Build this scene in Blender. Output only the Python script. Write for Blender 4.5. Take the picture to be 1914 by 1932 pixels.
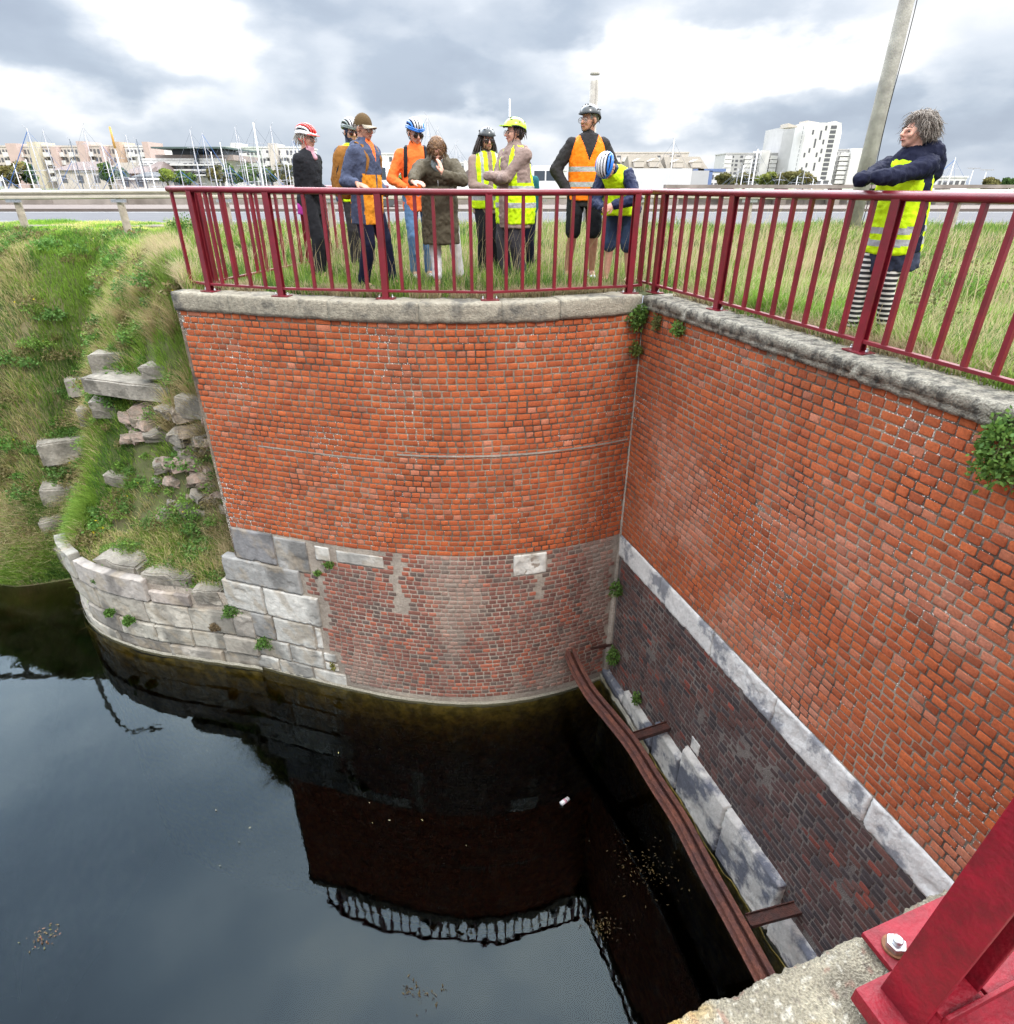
import bpy, bmesh, math, random
import numpy as np
from mathutils import Vector, Matrix, Euler
rnd = random.Random(7)
RS = np.random.RandomState(11)
R = math.radians
sc = bpy.context.scene
for o in list(bpy.data.objects): bpy.data.objects.remove(o)

# ------------------------------------------------------------------ camera
EYE = 1.12; F = 1165.; CX = 950.; CY = 966.; PITCH = math.atan((966-350)/1165.)
cam = bpy.data.objects.new("camera", bpy.data.cameras.new("camera"))
sc.collection.objects.link(cam); sc.camera = cam
cam.location = (0, 0, EYE)
cam.rotation_euler = (R(90)-PITCH, 0, 0)
cam.data.sensor_fit = 'HORIZONTAL'; cam.data.sensor_width = 36
cam.data.lens = 36*F/1914; cam.data.shift_x = 7/1914.
cam.data.clip_start = 0.05; cam.data.clip_end = 5000

def ray(x, y):
    a = (x-CX)/F; b = -(y-CY)/F; c, s = math.cos(PITCH), math.sin(PITCH)
    return Vector((a, c+b*s, -s+b*c))
def at(x, y, z=0.):                                     # measured point of the photograph at height z
    r = ray(x, y); return Vector((0, 0, EYE))+r*((z-EYE)/r.z)
def atd(x, y, Y):                                       # ... or at distance Y
    r = ray(x, y); return Vector((0, 0, EYE))+r*(Y/r.y)

# ------------------------------------------------------------------ sky, sun, exposure
SUN_EL, SUN_AZ = R(48), R(148)       # azimuth clockwise from +Y
world = bpy.data.worlds.new("World"); sc.world = world; world.use_nodes = True
nt = world.node_tree; nt.nodes.clear()
def N(t, **k):
    n = nt.nodes.new(t)
    for a, b in k.items(): setattr(n, a, b)
    return n
L = nt.links.new
out = N('ShaderNodeOutputWorld'); bg = N('ShaderNodeBackground'); L(bg.outputs[0], out.inputs[0])
bg.inputs[1].default_value = 0.12
sky = N('ShaderNodeTexSky'); sky.sky_type = 'NISHITA'; sky.sun_disc = False
sky.sun_elevation = SUN_EL; sky.sun_rotation = SUN_AZ
sky.air_density = 1.2; sky.dust_density = 1.5
tc = N('ShaderNodeTexCoord')
def math_n(op, a, b=None, c=None, clamp=False):
    n = N('ShaderNodeMath', operation=op); n.use_clamp = clamp
    for i, v in enumerate((a, b, c)):
        if v is None: continue
        if isinstance(v, (int, float)): n.inputs[i].default_value = v
        else: L(v, n.inputs[i])
    return n.outputs[0]
nz = N('ShaderNodeTexNoise'); nz.inputs['Scale'].default_value = 3.2; nz.inputs['Detail'].default_value = 8; nz.inputs['Roughness'].default_value = .55
mp = N('ShaderNodeMapping'); mp.inputs['Scale'].default_value = (1.0, 1.0, 2.2); mp.inputs['Location'].default_value = (.3, 1.1, .4)
L(tc.outputs['Generated'], mp.inputs[0]); L(mp.outputs[0], nz.inputs['Vector'])
nw = N('ShaderNodeTexNoise'); nw.inputs['Scale'].default_value = 7.; nw.inputs['Detail'].default_value = 7
L(mp.outputs[0], nw.inputs['Vector'])
ws = N('ShaderNodeVectorMath', operation='SUBTRACT'); ws.inputs[1].default_value = (.5, .5, .5); L(nw.outputs['Color'], ws.inputs[0])
wm = N('ShaderNodeVectorMath', operation='SCALE'); wm.inputs['Scale'].default_value = .17; L(ws.outputs[0], wm.inputs[0])
wa = N('ShaderNodeVectorMath', operation='ADD'); L(tc.outputs['Generated'], wa.inputs[0]); L(wm.outputs[0], wa.inputs[1])
def blob(px, py, rx, ry, amp, soft=.75, d=None):
    c = ray(px, py).normalized() if d is None else Vector(d).normalized()
    s = N('ShaderNodeVectorMath', operation='SUBTRACT'); L(wa.outputs[0], s.inputs[0]); s.inputs[1].default_value = c
    m = N('ShaderNodeVectorMath', operation='MULTIPLY'); L(s.outputs[0], m.inputs[0])
    m.inputs[1].default_value = (F/rx, 3., F/ry)
    l = N('ShaderNodeVectorMath', operation='LENGTH'); L(m.outputs[0], l.inputs[0])
    mr = N('ShaderNodeMapRange', interpolation_type='SMOOTHSTEP'); L(l.outputs['Value'], mr.inputs[0])
    mr.inputs[1].default_value = 1+soft; mr.inputs[2].default_value = 1-soft
    mr.inputs[3].default_value = 0; mr.inputs[4].default_value = amp
    return mr.outputs[0]
dark = None
for a in [(60, 70, 190, 60, .75), (330, 105, 100, 42, .7), (575, 70, 95, 75, .8), (770, 115, 150, 62, .85), (760, 20, 260, 50, .5),
          (1010, 30, 230, 55, .7), (960, 140, 130, 45, .5), (1430, 25, 160, 45, .7), (1650, 215, 420, 42, .75), (1300, 195, 220, 24, .55),
          (1860, 110, 220, 70, .45), (200, 255, 500, 55, .42), (1650, 300, 300, 30, .35), (700, 250, 200, 30, .3)]:
    b_ = blob(*a); dark = b_ if dark is None else math_n('SMOOTH_MAX', dark, b_, .25)
bright = None
for a in [(1370, 135, 230, 62, 1.15), (385, 42, 115, 55, 1.1), (1230, 60, 100, 60, .6), (640, 130, 45, 50, .5), (60, 175, 170, 35, .5), (1200, 270, 300, 45, .55), (880, 235, 150, 30, .4)]:
    b_ = blob(*a); bright = b_ if bright is None else math_n('SMOOTH_MAX', bright, b_, .25)
sep = N('ShaderNodeSeparateXYZ'); L(tc.outputs['Generated'], sep.inputs[0])
# overall noise turns the sheet into lighter and darker cloud
nzr = N('ShaderNodeMapRange', interpolation_type='SMOOTHSTEP'); L(nz.outputs['Fac'], nzr.inputs[0])
nzr.inputs[1].default_value = .40; nzr.inputs[2].default_value = .66; nzr.inputs[3].default_value = -.05; nzr.inputs[4].default_value = .24
# high overhead (seen only mirrored in the water): large grey bank towards the zenith
hi = blob(0, 0, 300, 330, .95, .8, d=(-.85, .40, 1.2)); hi2 = blob(0, 0, 120, 160, .55, .8, d=(-.42, .60, .95))
dk = math_n('SMOOTH_MAX', math_n('SMOOTH_MAX', dark, hi, .3), hi2, .3); dk = math_n('MULTIPLY', dk, .84)
hz = N('ShaderNodeMapRange', interpolation_type='SMOOTHSTEP'); L(sep.outputs[2], hz.inputs[0])
hz.inputs[1].default_value = .17; hz.inputs[2].default_value = .02; hz.inputs[3].default_value = 0; hz.inputs[4].default_value = .24
dk = math_n('ADD', dk, hz.outputs[0])
dk = math_n('ADD', dk, nzr.outputs[0])
dk = math_n('SUBTRACT', dk, math_n('MULTIPLY', bright, .75), clamp=True)
ramp = N('ShaderNodeValToRGB'); L(dk, ramp.inputs[0])
e = ramp.color_ramp.elements
e[0].position = 0; e[0].color = (1.12, 1.12, 1.12, 1)
e[1].position = 1; e[1].color = (.36, .42, .54, 1)
x = e.new(.22); x.color = (.80, .86, .95, 1)
x = e.new(.55); x.color = (.53, .61, .73, 1)
# clouds get brighter high up
gain = N('ShaderNodeMapRange', interpolation_type='SMOOTHSTEP'); L(sep.outputs[2], gain.inputs[0])
gain.inputs[1].default_value = .28; gain.inputs[2].default_value = .55; gain.inputs[3].default_value = 7.8; gain.inputs[4].default_value = 74.
gain2 = N('ShaderNodeMapRange', interpolation_type='SMOOTHSTEP'); L(sep.outputs[1], gain2.inputs[0])
gain2.inputs[1].default_value = .05; gain2.inputs[2].default_value = .45; gain2.inputs[3].default_value = .35; gain2.inputs[4].default_value = 1.
gmx = math_n('SMOOTH_MAX', math_n('MULTIPLY', gain.outputs[0], gain2.outputs[0]), 7.6, 2.)
cs = N('ShaderNodeVectorMath', operation='SCALE'); L(ramp.outputs[0], cs.inputs[0]); L(gmx, cs.inputs['Scale'])
mx = N('ShaderNodeMix', data_type='RGBA'); mx.inputs[0].default_value = .93
L(sky.outputs[0], mx.inputs[6]); L(cs.outputs[0], mx.inputs[7]); L(mx.outputs[2], bg.inputs[0])

sl = bpy.data.lights.new("sun", 'SUN'); sl.energy = 2.2; sl.angle = R(9); sl.color = (1, .95, .88)
so = bpy.data.objects.new("sun", sl); sc.collection.objects.link(so)
sd = Vector((math.sin(SUN_AZ)*math.cos(SUN_EL), math.cos(SUN_AZ)*math.cos(SUN_EL), math.sin(SUN_EL)))
so.rotation_euler = sd.to_track_quat('Z', 'Y').to_euler(); so.location = (5, -8, 20)
sc.view_settings.view_transform = 'Standard'; sc.view_settings.look = 'None'
sc.view_settings.gamma = 1; sc.view_settings.exposure = .12
sc.render.engine = 'CYCLES'
sc.cycles.max_bounces = 8; sc.cycles.transparent_max_bounces = 12

# ------------------------------------------------------------------ helpers
def link(o, parent=None):
    sc.collection.objects.link(o)
    if parent is not None: o.parent = parent
    return o
def tag(o, label=None, cat=None, group=None, kind=None):
    if label: o['label'] = label
    if cat: o['category'] = cat
    if group: o['group'] = group
    if kind: o['kind'] = kind
    elif cat: o['kind'] = 'thing'
    return o
def thing(name, label, cat, loc=(0, 0, 0), group=None):
    o = bpy.data.objects.new(name, None); o.empty_display_size = .2; o.location = loc
    link(o); return tag(o, label, cat, group)
def put(name, me, mat, parent=None):
    """mesh data given in world coordinates; parent is an unrotated Empty"""
    if mat is not None:
        for m in (mat if isinstance(mat, (list, tuple)) else [mat]): me.materials.append(m)
    o = bpy.data.objects.new(name, me); link(o, parent)
    if parent is not None:
        r = parent
        off = Vector((0, 0, 0))
        while r is not None: off += r.location; r = r.parent
        o.location = -off
    return o
def np_mesh(name, V, Fq=None, Ft=None, col=None, smooth=False):
    me = bpy.data.meshes.new(name)
    V = np.asarray(V, dtype=np.float32).reshape(-1, 3)
    loops = []; sizes = []
    if Fq is not None and len(Fq): Fq = np.asarray(Fq, np.int32); loops.append(Fq.ravel()); sizes.append(np.full(len(Fq), Fq.shape[1], np.int32))
    if Ft is not None and len(Ft): Ft = np.asarray(Ft, np.int32); loops.append(Ft.ravel()); sizes.append(np.full(len(Ft), Ft.shape[1], np.int32))
    loops = np.concatenate(loops); sizes = np.concatenate(sizes)
    me.vertices.add(len(V)); me.vertices.foreach_set('co', V.ravel())
    me.loops.add(len(loops)); me.loops.foreach_set('vertex_index', loops)
    me.polygons.add(len(sizes)); st = np.concatenate([[0], np.cumsum(sizes)[:-1]]).astype(np.int32)
    me.polygons.foreach_set('loop_start', st); me.polygons.foreach_set('loop_total', sizes)
    if smooth: me.polygons.foreach_set('use_smooth', np.ones(len(sizes), bool))
    me.update(calc_edges=True)
    if col is not None:
        c = np.ones((len(V), 4), np.float32); c[:, :3] = col
        a = me.color_attributes.new('Col', 'FLOAT_COLOR', 'POINT'); a.data.foreach_set('color', c.ravel())
    return me
class MB:
    """collects simple solids into one mesh"""
    def __init__(s): s.v = []; s.f = []; s.sm = []
    def add(s, vs, fs, smooth=False):
        o = len(s.v); s.v += [tuple(v) for v in vs]; s.f += [tuple(i+o for i in f) for f in fs]; s.sm += [smooth]*len(fs); return s
    def box(s, x0, x1, y0, y1, z0, z1, M=None):
        vs = [Vector(p) for p in ((x0, y0, z0), (x1, y0, z0), (x1, y1, z0), (x0, y1, z0), (x0, y0, z1), (x1, y0, z1), (x1, y1, z1), (x0, y1, z1))]
        if M is not None: vs = [M @ v for v in vs]
        return s.add(vs, [(3, 2, 1, 0), (4, 5, 6, 7), (0, 1, 5, 4), (1, 2, 6, 5), (2, 3, 7, 6), (3, 0, 4, 7)])
    def bar(s, p, q, w, d, up=(0, 0, 1), n=4, smooth=False, w2=None, d2=None):
        """prism from p to q; n=4 rectangular w x d, else elliptical"""
        p = Vector(p); q = Vector(q); t = (q-p).normalized(); up = Vector(up)
        if abs(t.dot(up)) > .97: up = Vector((0, 1, 0)) if abs(t.y) < .9 else Vector((1, 0, 0))
        a = t.cross(up).normalized(); b = a.cross(t).normalized()
        w2 = w if w2 is None else w2; d2 = d if d2 is None else d2
        vs = []
        for c, ww, dd in ((p, w, d), (q, w2, d2)):
            for i in range(n):
                th = 2*math.pi*(i+.5)/n; k = math.sqrt(2) if n == 4 else 1
                vs.append(c+a*(math.cos(th)*ww/2*k)+b*(math.sin(th)*dd/2*k))
        fs = [tuple(range(n-1, -1, -1)), tuple(range(n, 2*n))]
        s.add(vs, fs)
        return s.add(vs, [(i, (i+1) % n, n+(i+1) % n, n+i) for i in range(n)], smooth and n > 4)
    def tube(s, pts, rad, n=8, smooth=True, ell=1.0, up=(0, 0, 1)):
        pts = [Vector(p) for p in pts]; m = len(pts)
        rads = rad if isinstance(rad, (list, tuple)) else [rad]*m
        vs = []; prev = None
        for i in range(m):
            t = (pts[min(i+1, m-1)]-pts[max(i-1, 0)])
            t = t.normalized() if t.length > 1e-9 else Vector((0, 0, 1))
            if prev is None:
                u = Vector(up)
                if abs(t.dot(u)) > .95: u = Vector((0, 1, 0)) if abs(t.y) < .9 else Vector((1, 0, 0))
                a = t.cross(u).normalized()
            else:
                a = (prev-t*prev.dot(t)).normalized()
            prev = a; b = a.cross(t)
            for j in range(n):
                th = 2*math.pi*j/n
                vs.append(pts[i]+a*(math.cos(th)*rads[i])+b*(math.sin(th)*rads[i]*ell))
        fs = [tuple(range(n-1, -1, -1)), tuple(range((m-1)*n, m*n))]
        for i in range(m-1):
            fs += [(i*n+j, i*n+(j+1) % n, (i+1)*n+(j+1) % n, (i+1)*n+j) for j in range(n)]
        return s.add(vs, fs, smooth)
    def ball(s, c, r, M=None, nu=12, nv=8):
        """ellipsoid; r = (rx,ry,rz); M rotation"""
        c = Vector(c); r = (r, r, r) if isinstance(r, (int, float)) else r
        vs = []
        for i in range(1, nv):
            th = math.pi*i/nv
            for j in range(nu):
                ph = 2*math.pi*j/nu
                v = Vector((r[0]*math.sin(th)*math.cos(ph), r[1]*math.sin(th)*math.sin(ph), r[2]*math.cos(th)))
                vs.append(c+(M @ v if M is not None else v))
        top = Vector((0, 0, r[2])); vs.append(c+(M @ top if M is not None else top)); vs.append(c-(M @ top if M is not None else top))
        nT = len(vs)-2; fs = []
        for i in range(nv-2):
            for j in range(nu):
                fs.append((i*nu+j, (i+1)*nu+j, (i+1)*nu+(j+1) % nu, i*nu+(j+1) % nu))
        for j in range(nu):
            fs.append((nT, j, (j+1) % nu)); k = (nv-2)*nu; fs.append((nT+1, k+(j+1) % nu, k+j))
        return s.add(vs, fs, True)
    def caps(s, p, r0, q, r1):
        """tapered capsule"""
        p = Vector(p); q = Vector(q); d = q-p; ln = max(d.length, 1e-6); t = d/ln
        pts = []; rr = []
        for k in range(4):
            a = math.pi/2*(k/4); pts.append(p-t*(r0*math.cos(a))); rr.append(max(r0*math.sin(a), .0005))
        pts.append(p); rr.append(r0); pts.append(q); rr.append(r1)
        for k in range(3, -1, -1):
            a = math.pi/2*(k/4); pts.append(q+t*(r1*math.cos(a))); rr.append(max(r1*math.sin(a), .0005))
        return s.tube(pts, rr, 12)
    def loft(s, rings, n=20, M=None):
        """rings: (center, a, b[, power]) ellipses in local xy"""
        vs = []
        for rg in rings:
            c, a, b = Vector(rg[0]), rg[1], rg[2]; pw = rg[3] if len(rg) > 3 else 2.3
            for j in range(n):
                th = 2*math.pi*j/n; cx, sy = math.cos(th), math.sin(th)
                v = c+Vector((a*math.copysign(abs(cx)**(2/pw), cx), b*math.copysign(abs(sy)**(2/pw), sy), 0))
                vs.append(M @ v if M is not None else v)
        m = len(rings)
        fs = [tuple(range(n-1, -1, -1)), tuple(range((m-1)*n, m*n))]
        for i in range(m-1):
            fs += [(i*n+j, i*n+(j+1) % n, (i+1)*n+(j+1) % n, (i+1)*n+j) for j in range(n)]
        return s.add(vs, fs, True)
    def mesh(s, name):
        me = bpy.data.meshes.new(name); me.from_pydata(s.v, [], s.f)
        me.polygons.foreach_set('use_smooth', s.sm); me.update(); return me
    def build(s, name, mat, parent=None, bevel=0):
        me = s.mesh(name)
        if bevel:
            bm = bmesh.new(); bm.from_mesh(me); bmesh.ops.remove_doubles(bm, verts=bm.verts, dist=1e-5)
            bmesh.ops.bevel(bm, geom=[e for e in bm.edges if len(e.link_faces) == 2 and e.calc_face_angle(0) > .6], offset=bevel, segments=2, affect='EDGES', profile=.6)
            bm.to_mesh(me); bm.free()
        return put(name, me, mat, parent)
    def organic(s, name, mat, parent=None, voxel=.012, smooth=4, wrinkle=0, fine=True, wscale=.09, paint=None, direction='NORMAL'):
        """voxel-fuse all the solids into one continuous skin"""
        me = s.mesh(name); o = bpy.data.objects.new(name, me); sc.collection.objects.link(o)
        m = o.modifiers.new('r', 'REMESH'); m.mode = 'VOXEL'; m.voxel_size = voxel; m.use_smooth_shade = True
        if smooth: q = o.modifiers.new('s', 'SMOOTH'); q.factor = .5; q.iterations = smooth
        if wrinkle:
            t = bpy.data.textures.get('w%g' % wscale) or bpy.data.textures.new('w%g' % wscale, 'CLOUDS'); t.noise_scale = wscale; t.noise_depth = 2
            q = o.modifiers.new('d', 'DISPLACE'); q.texture = t; q.strength = wrinkle; q.mid_level = .5; q.texture_coords = 'GLOBAL'
            if fine:
                t = bpy.data.textures.get('wf') or bpy.data.textures.new('wf', 'CLOUDS'); t.noise_scale = .035; t.noise_depth = 1
                q = o.modifiers.new('d2', 'DISPLACE'); q.texture = t; q.strength = wrinkle*.55; q.mid_level = .5; q.texture_coords = 'GLOBAL'
        dg = bpy.context.evaluated_depsgraph_get(); dg.update()
        nm = bpy.data.meshes.new_from_object(o.evaluated_get(dg)); bpy.data.objects.remove(o); bpy.data.meshes.remove(me)
        nm.name = name; nm.materials.clear()
        nm.polygons.foreach_set('use_smooth', [True]*len(nm.polygons))
        ob = put(name, nm, mat, parent)
        if paint:
            for p in nm.polygons: p.material_index = paint(p.center)
        return ob

def hash2(ix, iy, seed):
    h = (ix.astype(np.int64)*374761393+iy.astype(np.int64)*668265263+seed*1274126177) & 0xffffffff
    h = ((h ^ (h >> 13))*1274126177) & 0xffffffff
    return ((h ^ (h >> 16)) & 0xffff)/65535.
def vn(x, y, seed=0):
    x = np.asarray(x, float); y = np.asarray(y, float)
    ix = np.floor(x); iy = np.floor(y); fx = x-ix; fy = y-iy; fx = fx*fx*(3-2*fx); fy = fy*fy*(3-2*fy)
    a = hash2(ix, iy, seed); b = hash2(ix+1, iy, seed); c = hash2(ix, iy+1, seed); d = hash2(ix+1, iy+1, seed)
    return (a*(1-fx)+b*fx)*(1-fy)+(c*(1-fx)+d*fx)*fy
def fbm(x, y, seed=0, o=4):
    t = 0; amp = .5; f = 1
    for i in range(o): t = t+amp*vn(np.asarray(x)*f, np.asarray(y)*f, seed+i*17); f *= 2.03; amp *= .5
    return t/(1-.5**o)
def sm(a, b, x):
    t = np.clip((np.asarray(x, float)-a)/(b-a), 0, 1); return t*t*(3-2*t)

# ------------------------------------------------------------------ materials
def mat(name, col, rough=.7, var=.12, scale=8., bump=0., bscale=40., metal=0., spec=.5, col2=None, cscale=None, fac=(.4, .62), vcol=False, sheen=0, detail=4, coat=0, coord='Object', trans=0):
    m = bpy.data.materials.new(name); m.use_nodes = True; t = m.node_tree; b = t.nodes['Principled BSDF']
    b.inputs['Roughness'].default_value = rough; b.inputs['Metallic'].default_value = metal
    b.inputs['Specular IOR Level'].default_value = spec
    if coat: b.inputs['Coat Weight'].default_value = coat; b.inputs['Coat Roughness'].default_value = .15
    n = t.nodes.new; k = t.links.new
    tcn = n('ShaderNodeTexCoord'); vec = tcn.outputs[coord]
    if vcol:
        a = n('ShaderNodeAttribute'); a.attribute_name = 'Col'; base = a.outputs['Color']
    else:
        a = n('ShaderNodeRGB'); a.outputs[0].default_value = (*col, 1); base = a.outputs[0]
    if col2 is not None:
        no = n('ShaderNodeTexNoise'); no.inputs['Scale'].default_value = cscale or scale; no.inputs['Detail'].default_value = 6; no.inputs['Roughness'].default_value = .65; k(vec, no.inputs['Vector'])
        mr = n('ShaderNodeMapRange'); mr.inputs[1].default_value = fac[0]; mr.inputs[2].default_value = fac[1]; k(no.outputs['Fac'], mr.inputs[0])
        mi = n('ShaderNodeMix'); mi.data_type = 'RGBA'; k(mr.outputs[0], mi.inputs[0]); k(base, mi.inputs[6]); mi.inputs[7].default_value = (*col2, 1); base = mi.outputs[2]
    if var:
        no = n('ShaderNodeTexNoise'); no.inputs['Scale'].default_value = scale; no.inputs['Detail'].default_value = detail; k(vec, no.inputs['Vector'])
        mr = n('ShaderNodeMapRange'); mr.inputs[1].default_value = .3; mr.inputs[2].default_value = .7; mr.inputs[3].default_value = 1-var; mr.inputs[4].default_value = 1+var; k(no.outputs['Fac'], mr.inputs[0])
        s = n('ShaderNodeVectorMath'); s.operation = 'SCALE'; k(base, s.inputs[0]); k(mr.outputs[0], s.inputs['Scale']); base = s.outputs[0]
    k(base, b.inputs['Base Color'])
    if sheen: b.inputs['Sheen Weight'].default_value = sheen
    if bump:
        no = n('ShaderNodeTexNoise'); no.inputs['Scale'].default_value = bscale; no.inputs['Detail'].default_value = 5; k(vec, no.inputs['Vector'])
        bp = n('ShaderNodeBump'); bp.inputs['Strength'].default_value = bump; bp.inputs['Distance'].default_value = .02; k(no.outputs['Fac'], bp.inputs['Height']); k(bp.outputs[0], b.inputs['Normal'])
    if trans:
        tr = n('ShaderNodeBsdfTranslucent'); k(base, tr.inputs[0]); ms = n('ShaderNodeMixShader'); ms.inputs[0].default_value = trans
        k(b.outputs[0], ms.inputs[1]); k(tr.outputs[0], ms.inputs[2]); k(ms.outputs[0], t.nodes['Material Output'].inputs[0])
    return m
M = {}
M['brick'] = mat('fired_brick', None, .85, .22, 55, .5, 160, vcol=True)
def mortar_mat(name, c1, c2, white):
    m = mat(name, c1, .95, .2, 30, .8, 90, col2=c2, cscale=1.6)
    t = m.node_tree; b = t.nodes['Principled BSDF']; src = b.inputs['Base Color'].links[0].from_socket
    no = t.nodes.new('ShaderNodeTexNoise'); no.inputs['Scale'].default_value = 75; no.inputs['Detail'].default_value = 3
    n2 = t.nodes.new('ShaderNodeTexNoise'); n2.inputs['Scale'].default_value = 1.1; n2.inputs['Detail'].default_value = 3
    tcn = t.nodes.new('ShaderNodeTexCoord'); t.links.new(tcn.outputs['Object'], no.inputs['Vector']); t.links.new(tcn.outputs['Object'], n2.inputs['Vector'])
    ad = t.nodes.new('ShaderNodeMath'); ad.operation = 'ADD'; t.links.new(no.outputs['Fac'], ad.inputs[0])
    mu = t.nodes.new('ShaderNodeMath'); mu.operation = 'MULTIPLY'; mu.inputs[1].default_value = .55; t.links.new(n2.outputs['Fac'], mu.inputs[0]); t.links.new(mu.outputs[0], ad.inputs[1])
    mr = t.nodes.new('ShaderNodeMapRange'); mr.inputs[1].default_value = white; mr.inputs[2].default_value = white+.02; t.links.new(ad.outputs[0], mr.inputs[0])
    mi = t.nodes.new('ShaderNodeMix'); mi.data_type = 'RGBA'; t.links.new(mr.outputs[0], mi.inputs[0]); t.links.new(src, mi.inputs[6]); mi.inputs[7].default_value = (.8, .8, .76, 1)
    t.links.new(mi.outputs[2], b.inputs['Base Color']); return m
M['mortar_up'] = mortar_mat('weathered_mortar', (.30, .25, .19), (.085, .065, .05), .955)
M['mortar_lo'] = mortar_mat('pale_lime_mortar', (.42, .37, .31), (.26, .225, .19), 1.1)
M['mortar_dk'] = mortar_mat('sooty_mortar', (.17, .15, .135), (.10, .085, .08), 1.1)
M['coping'] = mat('weathered_concrete', (.31, .285, .225), .92, .25, 25, .9, 60, col2=(.12, .115, .10), cscale=2.6, fac=(.5, .62))
M['coping_r'] = mat('mossy_weathered_concrete', (.31, .29, .235), .92, .35, 60, 1., 70, col2=(.10, .095, .08), cscale=13, fac=(.45, .6))
M['ashlar'] = mat('grey_limestone', None, .85, .14, 14, .5, 30, vcol=True)
M['band'] = mat('pale_limestone', (.60, .60, .58), .85, .12, 20, .5, 30, col2=(.22, .23, .25), cscale=2.4, fac=(.52, .60))
M['plinth'] = mat('streaked_limestone', (.52, .51, .48), .85, .15, 14, .5, 30, col2=(.13, .14, .17), cscale=2.1, fac=(.47, .57))
M['plinth_low'] = mat('damp_lime_stone', (.44, .42, .36), .85, .2, 12, .5, 40, col2=(.20, .17, .10), cscale=3)
M['crust'] = mat('barnacle_crust', (.50, .47, .38), .95, .4, 70, 1., 120)
M['algae'] = mat('algae_covered_stone', (.40, .30, .07), .95, .5, 6, .5, 30, col2=(.16, .13, .03), cscale=7, fac=(.4, .6))
M['red'] = mat('burgundy_rail_paint', (.175, .008, .020), .38, .16, 9, .08, 90, spec=.5, coat=.15, col2=(.14, .011, .018), cscale=3)
M['redtop'] = mat('burgundy_rail_paint_near', (.20, .004, .014), .5, .14, 14, .18, 120, spec=.3, col2=(.13, .006, .012), cscale=25)
M['zinc'] = mat('zinc_bolt', (.55, .56, .58), .35, .15, 60, metal=.9, col2=(.25, .16, .09), cscale=70, fac=(.55, .65))
M['rustring'] = mat('rusty_washer', (.16, .07, .03), .8, .3, 80)
M['rust'] = mat('rusty_steel', (.15, .052, .032), .75, .3, 22, .6, 60, col2=(.085, .035, .03), cscale=5)
M['rust_dark'] = mat('dark_rusty_steel', (.05, .022, .018), .6, .3, 22, .6, 60, col2=(.09, .03, .02), cscale=9)
M['asphalt'] = mat('asphalt', (.080, .082, .090), .9, .1, 1.2, .2, 60)
M['pave'] = mat('pinkish_paving', (.13, .105, .092), .9, .12, 2, .2, 40)
M['white_paint'] = mat('road_paint', (.50, .50, .49), .7, .1, 4)
M['lowwall'] = mat('old_concrete_wall', (.30, .265, .235), .9, .2, 1.5, .5, 12, col2=(.20, .17, .145), cscale=.6)
M['timber'] = mat('weathered_timber', (.36, .31, .25), .9, .3, 8, .5, 30)
M['beam'] = mat('cream_barrier_paint', (.47, .43, .36), .6, .1, 4, .1, 20, col2=(.30, .13, .07), cscale=1.1, fac=(.62, .66))
M['soil'] = mat('grassy_soil', (.075, .085, .03), .95, .4, 3, .8, 12, col2=(.13, .105, .06), cscale=.9, fac=(.5, .7))
M['far_ground'] = mat('far_ground', (.14, .15, .09), .95, .3, .05)
M['grass'] = mat('grass_blades', None, .75, 0, spec=.25, vcol=True, trans=.35)
M['leaf'] = mat('leaves', None, .65, 0, spec=.3, vcol=True, trans=.3)
M['skin'] = mat('skin', (.58, .33, .24), .55, .10, 30, .05, 200, col2=(.60, .30, .22), cscale=14)
M['skin_tan'] = mat('tanned_skin', (.40, .20, .125), .55, .12, 20, .05, 200, col2=(.46, .22, .15), cscale=10)

# ------------------------------------------------------------------ plan of the walls
WATER = -5.85
pX = np.array([-4.6, -3.95, -2.5, -1.4, -.4, .4, 1.1, 1.66]); pY = np.array([8.0, 7.78, 7.30, 7.04, 6.95, 7.06, 7.30, 7.56])
PC = np.polyfit(pX, pY, 5)
XC = 1.66; YC = float(np.polyval(PC, XC))
def arc_path():
    x = np.linspace(-4.6, XC, 400); y = np.polyval(PC, x); return x, y
ax, ay = arc_path(); asg = np.concatenate([[0], np.cumsum(np.hypot(np.diff(ax), np.diff(ay)))])
def A(s):                                   # arc wall: s measured from x=-4.6; returns x,y,nx,ny (normal towards the canal)
    x = np.interp(s, asg, ax); y = np.interp(s, asg, ay); dy = np.interp(x, ax, np.gradient(ay, ax)); l = np.hypot(1, dy)
    return x, y, dy/l, -1/l
def sx(x): return float(np.interp(x, ax, asg))
RD = np.array([1.55, -5.0]); RD = RD/np.hypot(*RD)      # right wall direction, corner -> camera side
def RW(s):
    s = np.asarray(s, float); return XC+RD[0]*s, YC+RD[1]*s, np.full_like(s, RD[1]), np.full_like(s, -RD[0])
RLEN = 7.2
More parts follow.
